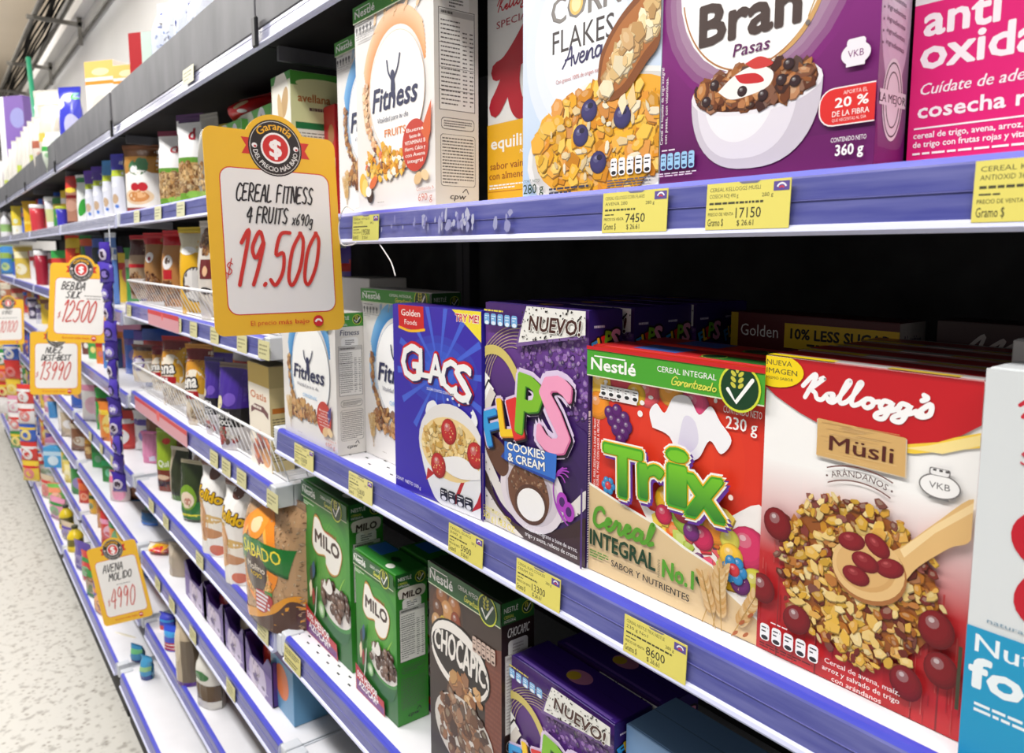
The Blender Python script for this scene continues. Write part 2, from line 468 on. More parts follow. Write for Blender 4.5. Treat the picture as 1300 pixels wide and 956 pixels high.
# ------------------------------------------------------------------ hand lettering (single strokes, unit height)
ST = {
'A': [[(0, 0), (.32, 1), (.55, 0)], [(.1, .38), (.48, .38)]], 'B': [[(.05, 0), (.08, 1), (.42, .85), (.38, .58), (.1, .52), (.48, .38), (.42, .06), (.03, 0)]],
'C': [[(.52, .88), (.3, 1), (.05, .6), (.1, .12), (.36, 0), (.52, .16)]], 'D': [[(.06, 0), (.08, 1), (.46, .78), (.5, .3), (.06, 0)]],
'E': [[(.5, .98), (.08, .95), (.06, .5), (.4, .52), (.06, .5), (.04, .03), (.5, .04)]], 'F': [[(.5, 1), (.1, .96), (.06, 0)], [(.08, .52), (.42, .54)]],
'G': [[(.52, .88), (.28, 1), (.05, .55), (.16, .06), (.5, .1), (.5, .42), (.3, .42)]], 'I': [[(.14, 0), (.18, 1)]],
'L': [[(.1, 1), (.06, .04), (.5, .06)]], 'M': [[(.02, 0), (.1, 1), (.34, .4), (.56, 1), (.66, 0)]], 'N': [[(.04, 0), (.08, 1), (.48, .04), (.54, 1)]],
'O': [[(.3, 1), (.06, .7), (.1, .12), (.36, .02), (.54, .4), (.46, .9), (.26, 1)]], 'P': [[(.04, 0), (.08, 1), (.46, .88), (.42, .52), (.08, .46)]],
'R': [[(.04, 0), (.08, 1), (.46, .85), (.38, .54), (.1, .5), (.52, 0)]], 'S': [[(.5, .9), (.28, 1), (.08, .78), (.24, .54), (.48, .32), (.36, .02), (.03, .1)]],
'T': [[(.02, .96), (.58, 1)], [(.3, .98), (.24, 0)]], 'U': [[(.06, 1), (.06, .2), (.26, .0), (.46, .2), (.52, 1)]], 'V': [[(.04, 1), (.24, 0), (.54, 1)]],
'Z': [[(.04, .96), (.52, 1), (.02, .04), (.54, .06)]], 'X': [[(.04, 1), (.5, 0)], [(.5, 1), (.02, 0)]], 'x': [[(.04, .6), (.4, 0)], [(.42, .6), (.02, 0)]], 'K': [[(.06, 1), (.06, 0)], [(.5, 1), (.08, .48), (.52, 0)]],
'g': [[(.4, .5), (.2, .6), (.06, .36), (.2, .1), (.4, .3), (.44, .58), (.36, -.3), (.06, -.28)]],
'1': [[(.1, .78), (.34, 1), (.26, 0)]], '2': [[(.06, .78), (.26, 1), (.5, .78), (.34, .4), (.02, .02), (.54, .06)]], '3': [[(.08, .9), (.34, 1), (.46, .76), (.2, .55), (.5, .36), (.36, .02), (.04, .1)]],
'4': [[(.36, .98), (.04, .4), (.56, .42)], [(.46, .9), (.38, 0)]], '5': [[(.56, 1), (.18, .96), (.1, .58), (.4, .6), (.48, .26), (.26, 0), (.02, .1)]],
'6': [[(.44, 1), (.12, .6), (.08, .16), (.3, 0), (.46, .24), (.28, .46), (.1, .26)]], '9': [[(.48, .78), (.26, 1), (.06, .7), (.26, .5), (.48, .8), (.4, .3), (.3, 0)]],
'0': [[(.34, 1), (.08, .66), (.08, .14), (.3, 0), (.52, .36), (.5, .84), (.3, 1)]], '$': [[(.42, .72), (.2, .8), (.08, .62), (.4, .4), (.28, .2), (.04, .28)], [(.32, 1), (.14, 0)]],
'.': [[(.06, .0), (.1, .03)]], '-': [[(.04, .42), (.42, .46)]], ' ': [],
}
STW = {'M': .8, 'I': .34, '1': .5, '.': .26, ' ': .4, 'x': .55, '-': .55}
def hand(A, t, x, y, cap, wd, c, width=None, shear=.18, wob=.02):
    """handwritten text: x,y,cap in fractions, stroke width in metres"""
    tot = sum(STW.get(ch, .68) for ch in t); k = cap*A.h; kx = (width*A.w/tot) if width else k
    X = x*A.w
    for ch in t:
        j = A.r.uniform(-wob, wob)
        for s in ST.get(ch, []):
            A.stroke([(X+(p[0]+shear*p[1])*kx, y*A.h+(p[1]+j)*k) for p in s], wd, c, frac=False)
        X += STW.get(ch, .68)*kx
# flowing brand script drawn as one pen line
SCRIPT = {
"kellogg": [[(.0, .55), (.28, 1.12), (.36, 1.0), (.12, .02)], [(.2, .38), (.62, 1.02), (.52, .98)], [(.24, .44), (.42, .3), (.5, .06), (.66, .04), (.8, .3), (.98, .36), (.96, .16), (.84, .26), (.86, .04), (1.02, .0), (1.18, .3),
            (1.42, .98), (1.34, 1.02), (1.2, .3), (1.24, .02), (1.4, .1), (1.56, .42), (1.76, 1.0), (1.68, 1.02), (1.56, .3), (1.6, .02), (1.76, .1), (1.94, .36), (2.02, .4)],
            [(2.1, .4), (1.96, .38), (1.9, .14), (2.02, .0), (2.16, .14), (2.16, .36), (2.06, .42), (2.2, .32), (2.34, .36)], [(2.66, .38), (2.46, .42), (2.38, .16), (2.5, .04), (2.64, .2), (2.7, .42), (2.54, -.32), (2.3, -.34), (2.36, -.14), (2.74, .08), (2.9, .28)],
            [(3.12, .38), (2.94, .42), (2.86, .16), (2.98, .04), (3.12, .2), (3.18, .42), (3.02, -.32), (2.78, -.34), (2.84, -.14), (3.22, .08), (3.34, .2)], [(3.46, .92), (3.56, .82), (3.44, .68)],
            [(3.36, .1), (3.66, .58), (3.7, .18), (3.52, .0), (3.36, .06), (3.5, .14)]],
"cereal": [[(.56, .82), (.4, 1.0), (.14, .8), (.1, .2), (.36, .0), (.64, .24), (.86, .34), (.94, .5), (.78, .54), (.7, .2), (.9, .0), (1.12, .24), (1.22, .56), (1.3, .46), (1.42, .48), (1.38, .1), (1.5, .0), (1.66, .22), (1.86, .36), (1.9, .52), (1.74, .54), (1.68, .18),
            (1.86, .0), (2.06, .2)], [(2.46, .48), (2.24, .54), (2.1, .26), (2.2, .02), (2.4, .14), (2.5, .5), (2.48, .1), (2.6, .0), (2.8, .24), (2.98, .9), (2.88, 1.0), (2.78, .3), (2.84, .02), (3.02, .12)]],
"avena": [[(.0, .02), (.3, .5), (.52, 1.0), (.56, .02)], [(.16, .4), (.62, .44)], [(.66, .5), (.8, .04), (1.0, .52)], [(1.06, .26), (1.3, .32), (1.3, .5), (1.14, .5), (1.06, .2), (1.2, .0), (1.42, .14), (1.5, .5), (1.5, .02), (1.62, .4), (1.8, .5), (1.82, .06), (1.94, .04)],
           [(2.3, .46), (2.1, .52), (1.98, .24), (2.1, .02), (2.26, .14), (2.34, .5), (2.34, .06), (2.46, .04)]],
"garantizado": [[(.5, .82), (.3, 1.0), (.06, .6), (.12, .08), (.42, .1), (.46, .44), (.3, .42)], [(.82, .42), (.64, .5), (.58, .14), (.72, .04), (.86, .46), (.86, .06), (1.0, .5), (1.16, .46)], [(1.46, .42), (1.28, .5), (1.22, .14), (1.36, .04), (1.5, .46), (1.5, .06)],
           [(1.64, .46), (1.64, .04), (1.72, .44), (1.9, .44), (1.9, .04)], [(2.1, .9), (2.06, .1), (2.2, .04)], [(1.98, .56), (2.26, .58)], [(2.34, .46), (2.34, .04)], [(2.46, .48), (2.7, .48), (2.46, .04), (2.74, .06)], [(3.06, .42), (2.88, .5), (2.82, .14), (2.96, .04), (3.1, .46), (3.1, .06)],
           [(3.46, .4), (3.28, .48), (3.22, .12), (3.36, .04), (3.48, .3), (3.54, 1.0), (3.48, .06)], [(3.8, .48), (3.66, .36), (3.7, .08), (3.86, .06), (3.94, .32), (3.8, .48)]],
}
def script(A, key, x, y, width, cap, wd, c, rot=0, shear=0):
    L = SCRIPT[key]; W = max(p[0] for s in L for p in s); kx = width*A.w/W; ky = cap*A.h; cr, sr = math.cos(rot), math.sin(rot)
    for s in L:
        P = []
        for p in s:
            X = p[0]*kx+shear*p[1]*ky; Y = p[1]*ky
            P.append((x*A.w+X*cr-Y*sr, y*A.h+X*sr+Y*cr))
        A.stroke(P, wd, c, frac=False)

W_ = (252, 250, 247); INK = (44, 42, 48); NAVY = (38, 42, 82)
BROWN = [(176, 116, 54), (150, 88, 38), (198, 142, 74), (120, 66, 28), (214, 168, 104)]
GOLD = [(236, 164, 28), (226, 146, 22), (246, 184, 44), (206, 128, 24), (250, 200, 80), (240, 172, 30)]
MUSLI = [(222, 166, 62), (204, 142, 40), (234, 200, 120), (184, 112, 34), (232, 184, 70), (112, 40, 26), (240, 214, 150), (160, 92, 30), (226, 176, 60), (130, 44, 34)]
FRUIT = [(250, 196, 40), (228, 62, 74), (240, 120, 40), (150, 190, 60), (118, 44, 120), (236, 80, 130), (250, 220, 90), (196, 214, 90)]
def in_ell(cx, cy, rx, ry, p=.5):
    def f(r):
        a = r.uniform(0, 2*PI); q = r.random()**p
        return cx+rx*q*math.cos(a), cy+ry*q*math.sin(a)
    return f
def in_ring(cx, cy, rx, ry, a0, a1, t=.12):
    def f(r):
        a = math.radians(r.uniform(a0, a1)); q = 1+r.uniform(-t, t)
        return cx+rx*q*math.cos(a), cy+ry*q*math.sin(a)
    return f
def ear(A, x, y, l, ang, c=(206, 160, 84), n=8, s=.018):
    """printed wheat ear"""
    ca, sa = math.cos(ang), math.sin(ang); k = A.w/A.h
    A.stroke([(x, y), (x+l*ca, y+l*sa*k)], .0012, (190, 150, 80), False)
    for i in range(n):
        t = .35+.65*i/n; px, py = x+l*t*ca, y+l*t*sa*k
        for sg in (-1, 1):
            A.ell(px-sg*sa*s*.7, py+sg*ca*s*.7*k, s, s*.42, mixc(lin(c), (1, .9, .6, 1), A.r.uniform(0, .4)), ang+sg*.5, 8)
def seal(A, cx, cy, r, dark=(16, 62, 30), rim=(214, 222, 60)):
    """whole-grain seal: dark disc, yellow rim, ear and tick"""
    A.ell(cx, cy, r, r, rim); A.ell(cx, cy, r*.9, r*.9, dark)
    k = A.w/A.h
    for i in range(3):
        for sg in (-1, 1): A.ell(cx-r*.12+sg*r*.18, cy+(r*.1+i*r*.24)*k, r*.16, r*.09, (206, 200, 70), sg*.7, 8)
    A.ell(cx-r*.12, cy+r*.82*k*.9, r*.08, r*.14, (206, 200, 70), 0, 8)
    A.stroke([(cx-r*.55, cy-r*.1*k), (cx-r*.15, cy-r*.6*k), (cx+r*.6, cy+r*.4*k)], r*A.w*.17, (250, 250, 246), False)
def brandband(A, y0, c=(70, 160, 44), t2=True, seal_x=.89, nx=.03, dark=False, y1=1.0, sealr=.085, tw=.28):
    A.rect(0, y0, 1, y1, c); A.rect(0, y0-.004, 1, y0+.001, (225, 230, 200))
    hgt = y1-y0
    A.text('Nestlé', nx, y0+hgt*.24, hgt*.46, W_, width=tw, bold=.03)
    A.rect(nx+.02, y0+hgt*.74, nx+tw*.78, y0+hgt*.79, W_)
    if t2:
        A.text('CEREAL INTEGRAL', .45, y0+hgt*.55, hgt*.2, W_, width=.32, bold=.012)
        script(A, 'garantizado', .53, y0+hgt*.16, .24, hgt*.3, .0014, (226, 226, 90), shear=.2)
    if seal_x: seal(A, seal_x, y0+hgt*.42, sealr)

def fitness_front(w, h, blue=True, band=True, seed=3):
    A = Art(w, h, seed); k = w/h
    A.grad(0, 0, 1, 1, (240, 236, 232), (228, 224, 222))
    sw = (62, 138, 204) if blue else (232, 158, 96); sw2 = (120, 180, 228) if blue else (246, 196, 150)
    A.glow(.54, .54, .46, .44, W_, (236, 232, 229))
    for i in range(9):
        A.arc(.55, .55, .37+i*.009, .40+i*.011, .007, mixc(lin(sw), lin(sw2), i/8), 18+i*3, 176-i*2, 26)
        A.arc(.55, .55, .37+i*.009, .40+i*.011, .0055, mixc(lin((250, 226, 200) if not blue else (206, 214, 226)), lin(sw2), A.r.random()), 170, 206, 14)
    for i in range(5): ear(A, .28+i*.13, .855+(.02 if i in (1, 2, 3) else 0), .11, 1.3-i*.12, sw2, 5, .012)
    A.flakes(in_ring(.53, .54, .39, .39*k*1.03, 165, 245, .05), 90, .022, BROWN if blue else [(250, 200, 150), (244, 176, 128), (250, 216, 180), (206, 150, 110)])
    A.ell(.56, .54, .345, .365, (252, 251, 250)); A.arc(.56, .54, .345, .365, .0012, (150, 170, 200) if blue else (236, 196, 170), 0, 360, 50)
    A.flakes(in_ell(.36, .235, .22, .075), 70, .034, BROWN+[(206, 150, 90)] if blue else GOLD+[(240, 236, 220), (120, 50, 40), (226, 90, 40)])
    A.flakes(in_ell(.55, .225, .14, .055), 40, .03, BROWN if blue else GOLD+[(70, 34, 34), (244, 240, 226)])
    if blue:
        for a in (.9, 1.05, 1.25): ear(A, .12+a*.03, .06, .26, a+.6, (206, 160, 90), 9, .016)
    else:
        A.ell(.09, .15, .05, .07, (240, 190, 70)); A.ell(.12, .13, .045, .06, (250, 214, 120)); A.shaded(.19, .09, .045, .05, (70, 44, 34)); A.ell(.17, .11, .04, .035, W_)
        A.ell(.24, .15, .06, .03, (224, 110, 60), .5)
    A.text('Fitness', .25, .476, .104, NAVY, width=.56, bold=.026, shear=.22)
    A.ell(.525, .622, .026, .028, NAVY); A.poly([(.505, .6), (.545, .6), (.555, .55), (.53, .51), (.5, .55)], NAVY, True)
    A.stroke([(.512, .6), (.47, .64), (.455, .69)], .0042, NAVY); A.stroke([(.538, .6), (.59, .645), (.62, .7)], .0042, NAVY)
    A.text('Vitalidad para tu día', .31, .42, .024, (60, 62, 92), width=.4, shear=.25)
    if blue: A.text('ORIGINAL', .42, .345, .026, (110, 170, 220), width=.27)
    else: A.text('FRUITS', .41, .35, .034, (226, 130, 50), width=.27, bold=.015)
    RX, RY, RS = (.8, .235, .125) if blue else (.79, .285, .155); A.ell(RX, RY, RS, RS, (198, 58, 44)); A.poly([(.86, .34), (.98, .46), (.97, .33), (.93, .28)], (214, 96, 52)) if not blue else A.poly([(.86, .29), (.93, .34), (.92, .25), (.88, .2)], (70, 60, 130))
    for i, (t, f) in enumerate((('Buena', .2), ('fuente de', .13), ('VITAMINAS B', .24), ('Hierro, Calcio y', .24), ('con Avena', .23), ('integral', .18))):
        A.text(t, RX, RY+(.06-i*.027)*RS/.155, .017*RS/.155, W_, width=f*RS/.155, bold=.02, align='c')
    A.ell(.82, .14, .05, .035, (226, 190, 140), .4); A.ell(.9, .15, .045, .03, (236, 206, 160), -.4)
    A.text('Contenido Neto', .8, .085, .016, (206, 130, 110), width=.26); A.text('690 g', .82, .04, .032, (206, 120, 100), width=.16)
    A.lines(.3, .05, .42, .056, 1, (170, 160, 150))
    if band: brandband(A, .925, (64, 146, 44))
    for i in range(5):
        X = .06+i*.05; A.ell(X, .885, .015, .015, (70, 66, 70)); A.rect(X-.006, .86, X+.006, .885, (70, 66, 70))
    A.lines(.05, .835, .3, .856, 2, (170, 166, 166)); A.lines(.05, .905, .28, .914, 1, (150, 146, 146))
    return A

def nutrition_side(w, h, title='Fitness', tc=NAVY, base=(226, 222, 214), band=None, seed=5, ink=(92, 88, 84)):
    A = Art(w, h, seed); A.rect(0, 0, 1, 1, base)
    top = .9 if band else .97
    if band:
        A.rect(0, .905, 1, 1, band); A.text('NESTLÉ', .08, .955, .022, W_, width=.42, bold=.01); A.text('CEREAL', .08, .93, .013, (226, 226, 90), width=.3); A.text('INTEGRAL', .08, .912, .013, W_, width=.36)
        seal(A, .78, .952, .16)
    A.text(title, .5, top-.055, .04, tc, width=.66, bold=.012, shear=.15, align='c')
    A.rrect(.2, top-.14, .8, top-.07, .006, (240, 238, 234)); A.lines(.34, top-.125, .66, top-.085, 3, ink)
    y1 = top-.13; y0 = .42
    A.rect(.1, y0, .92, y1, ink); A.rect(.115, y0+.003, .905, y1-.003, (238, 236, 230))
    A.rect(.12, y1-.03, .9, y1-.006, mixc4((238, 236, 230), ink, .3)); A.lines(.16, y1-.027, .8, y1-.009, 1, ink, .6)
    A.lines(.15, y0+.02, .58, y1-.04, 20, ink, .32, .02); A.lines(.64, y0+.02, .74, y1-.08, 18, ink, .32, .02); A.lines(.8, y0+.02, .88, y1-.08, 18, ink, .32, .02)
    for q in (.2, .42, .66): A.rect(.115, y0+(y1-y0)*q, .905, y0+(y1-y0)*q+.002, ink)
    A.rrect(.14, .34, .9, .39, .006, ink); A.rrect(.15, .343, .89, .387, .006, base); A.lines(.2, .35, .84, .38, 3, ink)
    A.rrect(.12, .1, .92, .32, .005, ink); A.rrect(.13, .102, .91, .318, .005, base); A.lines(.16, .11, .88, .31, 15, ink, .4, .02)
    A.text('cpw', .32, .045, .026, INK, width=.36, bold=.02, shear=.2); A.stroke([(.62, .075), (.7, .09), (.75, .07)], .0015, INK)
    return A
def mixc4(a, b, t): return tuple(int(a[i]*(1-t)+b[i]*t) for i in range(3))

def musli_front(w, h):
    A = Art(w, h, 11); k = w/h
    A.rect(0, 0, 1, 1, (250, 248, 246))
    for i in range(9):                                            # pale planks turning red towards the foot of the print
        x0, x1 = i/9, (i+1)/9; v = A.r.uniform(-14, 14)
        A.grad(x0, 0, x1, .34, (188+v, 30+v*.5, 36+v*.5), (196+v, 44+v, 48+v), n=6); A.grad(x0, .34, x1, .66, (196+v, 44+v, 48+v), (250, 247, 245), n=10)
    for x in (.115, .33, .56, .79, .9): A.grad(x, 0, x+.008, .4, (120, 20, 26), (206, 70, 70), n=6)
    for i in range(70):
        x = A.r.random(); y = A.r.uniform(0, .34); A.rect(x, y, x+.004, y+A.r.uniform(.02, .1), mixc4((214, 96, 90), (160, 30, 36), A.r.random()))
    # red head and yellow swoosh
    A.poly([(1, .865), (.84, .825), (.66, .79), (.6, .765), (.75, .775), (1, .825)], (246, 206, 66)); A.poly([(1, .86), (.8, .805), (.7, .785), (.86, .79), (1, .83)], (250, 226, 150))
    P = [(0, 1), (0, .9), (.06, .872), (.13, .85), (.2, .83), (.29, .81), (.41, .797), (.54, .79), (.63, .792), (.71, .797), (.84, .82), (.93, .85), (1, .885), (1, 1)]
    A.poly(P, (196, 24, 34)); A.grad(0, .985, 1, 1, (196, 24, 34), (150, 14, 24))
    script(A, 'kellogg', .20, .882, .60, .066, .0046, (250, 248, 248), rot=-.0, shear=.12)
    A.ell(.05, .955, .16, .085, (246, 214, 20)); A.text('NUEVA', .005, .972, .017, INK, width=.14, bold=.015); A.text('IMAGEN', .005, .945, .017, INK, width=.17, bold=.015); A.text('MISMO SABOR', .005, .926, .009, INK, width=.15)
    # wooden name plate
    A.poly([(.29, .823), (.715, .812), (.722, .7), (.3, .705)], (206, 190, 170)); A.poly([(.295, .826), (.71, .815), (.715, .703), (.295, .71)], (214, 172, 108))
    for i in range(26):
        y = .712+i*.0043; x = .3+A.r.random()*.2; A.rect(x, y, x+A.r.uniform(.1, .2), y+.0016, mixc4((196, 150, 86), (230, 196, 140), A.r.random()))
    A.text('Müsli', .36, .735, .046, (84, 32, 26), width=.3, bold=.02)
    A.arc(.51, .452, .385, .385, .0012, (110, 60, 50), 66, 114); A.arc(.51, .452, .318, .318, .0012, (110, 60, 50), 62, 118)
    A.arctext('• ARÁNDANOS •', .51, .452, .335, 90, .03, (90, 60, 56), spread=1.0)
    # jar stamp
    A.ell(.86, .70, .085, .055, (120, 116, 116)); A.ell(.86, .70, .079, .049, (246, 244, 243)); A.rrect(.815, .728, .9, .75, .002, (120, 116, 116)); A.rrect(.82, .73, .895, .748, .002, (240, 238, 238))
    A.text('VKB', .86, .692, .018, (110, 106, 106), width=.085, bold=.01, align='c'); A.rect(.82, .664, .9, .668, (120, 116, 116))
    for x in (.83, .855, .88): A.rect(x, .741, x+.014, .747, (70, 66, 66))
    # cereal heap
    A.ell(.52, .355, .37, .36, (150, 84, 36)); A.flakes(in_ell(.51, .36, .37, .37*k*1.05, .55), 440, .036, MUSLI, (.4, .8))
    A.flakes(in_ring(.51, .36, .36, .37*k, 0, 360, .12), 110, .026, MUSLI, (.4, .9))
    for x, y, r, a in ((.11, .455, .085, .5), (.04, .22, .08, .3), (.24, .16, .08, -.8), (.89, .30, .085, .1), (.92, .19, .08, 0), (.78, .11, .08, .3)): A.shaded(x, y, r*.9, r, (128, 18, 26), a)
    # spoon
    A.poly([(.62, .46), (.72, .50), (.86, .60), (1, .69), (1, .58), (.92, .54), (.8, .46), (.72, .39)], (226, 184, 122), True); A.poly([(.72, .495), (.86, .595), (1, .68), (1, .655), (.86, .57), (.74, .475)], (244, 214, 160))
    A.ell(.585, .4, .175, .155, (170, 110, 60), .25); A.ell(.58, .408, .17, .148, (230, 190, 130), .25); A.ell(.57, .41, .14, .115, (214, 166, 104), .25); A.ell(.56, .412, .13, .1, (222, 178, 116), .25)
    for x, y, a in ((.5, .475, .2), (.62, .485, -.6), (.68, .43, .3), (.57, .425, -.2), (.53, .375, -.1)): A.shaded(x, y, .066, .045, (136, 26, 36), a, (230, 120, 120))
    A.dv(.04, .045, .34, .058, 5); A.lines(.1, .112, .3, .12, 1, (250, 240, 240)); A.lines(.04, .02, .34, .038, 2, (90, 14, 20))
    A.text('Cereal de avena, maíz,', .4, .065, .016, W_, width=.36, bold=.012); A.text('arroz y salvado de trigo', .39, .04, .016, W_, width=.37, bold=.012); A.text('con arándanos', .44, .015, .016, W_, width=.24, bold=.012)
    A.rect(.985, .1, 1, .28, (70, 70, 50))
    return A

def trix_front(w, h):
    A = Art(w, h, 12); k = w/h
    A.rect(0, 0, 1, 1, (222, 52, 34)); A.glow(.6, .62, .45, .5, (236, 66, 34), (222, 52, 34))
    for x, y, r, c in ((.06, .83, .1, (250, 200, 70)), (.2, .86, .08, (230, 70, 90)), (.36, .83, .075, (232, 90, 100)), (.29, .82, .06, (244, 190, 40)), (.04, .74, .08, (246, 150, 40)), (.63, .82, .08, (232, 80, 130)), (.5, .85, .07, (250, 170, 60))): A.shaded(x, y, r, r*.9, c)
    for i in range(12): A.ell(A.r.uniform(.05, .75), A.r.uniform(.74, .86), A.r.uniform(.008, .02), A.r.uniform(.008, .016), (250, 244, 240), 0, 10)
    for x, y in ((.12, .72), (.17, .735), (.22, .71), (.14, .69), (.19, .685), (.24, .675), (.17, .655), (.22, .645), (.2, .615)): A.shaded(x, y, .034, .034, (92, 28, 110))
    A.poly([(.06, .835), (.3, .835), (.3, .775), (.06, .775)], (240, 236, 236)); A.dv(.06, .79, .26, .045, 5)
    A.lines(.05, .775, .32, .786, 1, (70, 30, 30))
    # milk splash
    A.poly([(.4, .7), (.38, .76), (.42, .8), (.47, .77), (.52, .84), (.6, .85), (.66, .79), (.72, .83), (.77, .78), (.83, .72), (.78, .66), (.72, .7), (.66, .62), (.56, .6), (.5, .68)], (248, 246, 250), True); A.poly([(.55, .66), (.58, .77), (.64, .76), (.66, .68), (.6, .63)], (226, 220, 238), True)
    A.text('CONTENIDO NETO', .785, .818, .026, W_, width=.185, bold=.012); A.text('230 g', .80, .762, .046, W_, width=.15, bold=.02)
    for j, x in enumerate((.035, .058)): A.text('CEREAL PARA DESAYUNO A BASE DE TRIGO' if j == 0 else 'INTEGRAL Y MAÍZ CON SABOR A FRUTAS', x, .36, .016*k, W_, width=.32/k, bold=.01, rot=PI/2)
    # cereal pieces at the right
    A.poly([(.3, .42), (.4, .36), (.5, .38), (.62, .4), (.8, .42), (1, .5), (1, .1), (.7, .1), (.4, .3)], (246, 240, 236), True)
    A.flakes(in_ell(.72, .3, .3, .13), 60, .05, FRUIT, (.7, 1))
    for x, y, r, c in ((.5, .42, .075, (250, 190, 40)), (.62, .385, .1, (160, 196, 60)), (.59, .4, .06, (226, 70, 90)), (.77, .37, .07, (244, 150, 40)), (.93, .34, .1, (214, 50, 100)), (.7, .32, .06, (206, 40, 90)), (.48, .36, .05, (206, 40, 80)),
                        (.84, .35, .05, (230, 220, 90)), (.97, .22, .07, (214, 206, 70)), (.85, .29, .06, (250, 200, 60)), (.9, .2, .05, (110, 40, 110)), (.64, .33, .045, (120, 40, 120))): A.shaded(x, y, r, r*.95, c)
    for cx, cy, r in ((.13, .405, .026), (.87, .245, .036)):
        for i in range(6): A.shaded(cx+r*1.05*math.cos(i*PI/3), cy+r*1.05*k*math.sin(i*PI/3), r*.75, r*.75, (50, 140, 200))
        A.shaded(cx, cy, r*.8, r*.8, (220, 60, 70))
    # torn paper panel
    A.poly([(0, 0), (0, .395), (.1, .375), (.2, .355), (.32, .335), (.42, .32), (.52, .29), (.62, .262), (.76, .235), (.84, .16), (.95, .12), (1, .1), (1, 0)], (248, 244, 234)); A.poly([(0, 0), (0, .383), (.2, .345), (.42, .308), (.6, .255), (.76, .225), (.84, .15), (1, .09), (1, 0)], (226, 198, 152))
    for i in range(120): A.ell(A.r.random(), A.r.uniform(0, .25), .002, .002, mixc4((214, 184, 134), (238, 216, 176), A.r.random()), 0, 5)
    script(A, 'cereal', .03, .212, .40, .085, .0056, (88, 160, 40), rot=.02, shear=.15)
    A.text('INTEGRAL', .02, .122, .068, (18, 62, 34), width=.43, bold=.03, rot=-.005)
    A.text('INGREDIENTE', .478, .1, .013*k, (40, 60, 30), width=.075/k, bold=.01, rot=PI/2)
    A.text('No.1', .495, .112, .07, (88, 164, 44), width=.175, bold=.04, rot=.0)
    A.stroke([(.69, .16), (.73, .115), (.79, .19)], .0052, (18, 72, 34), False)
    A.text('SABOR Y NUTRIENTES', .17, .062, .028, (34, 32, 30), width=.48, bold=.015, rot=-.02); A.lines(.02, .065, .15, .1, 3, (96, 150, 60))
    for x, y, l, a in ((.72, -.01, .3, 1.25), (.78, -.02, .34, 1.42), (.83, -.02, .3, 1.65), (.88, .0, .26, 1.1), (.8, .0, .25, 1.9)): ear(A, x, y, l, a, (206, 156, 86), 14, .024)
    for x, y in ((.95, .03), (.93, .07), (.97, .11), (.9, .02)): A.ell(x, y, .018, .007, (176, 96, 50), .8)
    # name
    rot = .055; base = [(.028, (120, 40, 140)), (.02, (120, 40, 140))]
    for g, c, dx, dy in ((.06, (96, 44, 150), .012, -.01), (.06, (250, 248, 244), 0, 0), (.03, (250, 190, 40), 0, 0), (.008, (70, 168, 40), 0, 0)):
        for ch, x, y, wd, r2, cp in (('T', .13, .385, .24, .03, .21), ('r', .36, .41, .14, .06, .21), ('i', .525, .425, .105, .03, .235), ('x', .63, .405, .20, .08, .235)):
            A.text(ch, x+dx, y+dy, cp, c, width=wd, bold=.04+g, rot=r2)
    for ch, x, y, wd, r2, cp in (('T', .13, .385, .24, .03, .21), ('r', .36, .41, .14, .06, .21), ('i', .525, .425, .105, .03, .235), ('x', .63, .405, .20, .08, .235)):
        f = lambda p: mixc(lin((34, 120, 40)), lin((120, 200, 40)), min(max((p[1]/h-.4)/.18, 0), 1))
        A.text(ch, x+.008, y+.006, cp*.95, f, width=wd*.96, bold=.03, rot=r2)
    A.ell(.86, .52, .012, .012, (248, 220, 210))
    brandband(A, .875, (74, 164, 46), seal_x=.885, y1=.985, sealr=.1, tw=.29); A.rect(0, .985, 1, 1, (204, 30, 34))
    return A

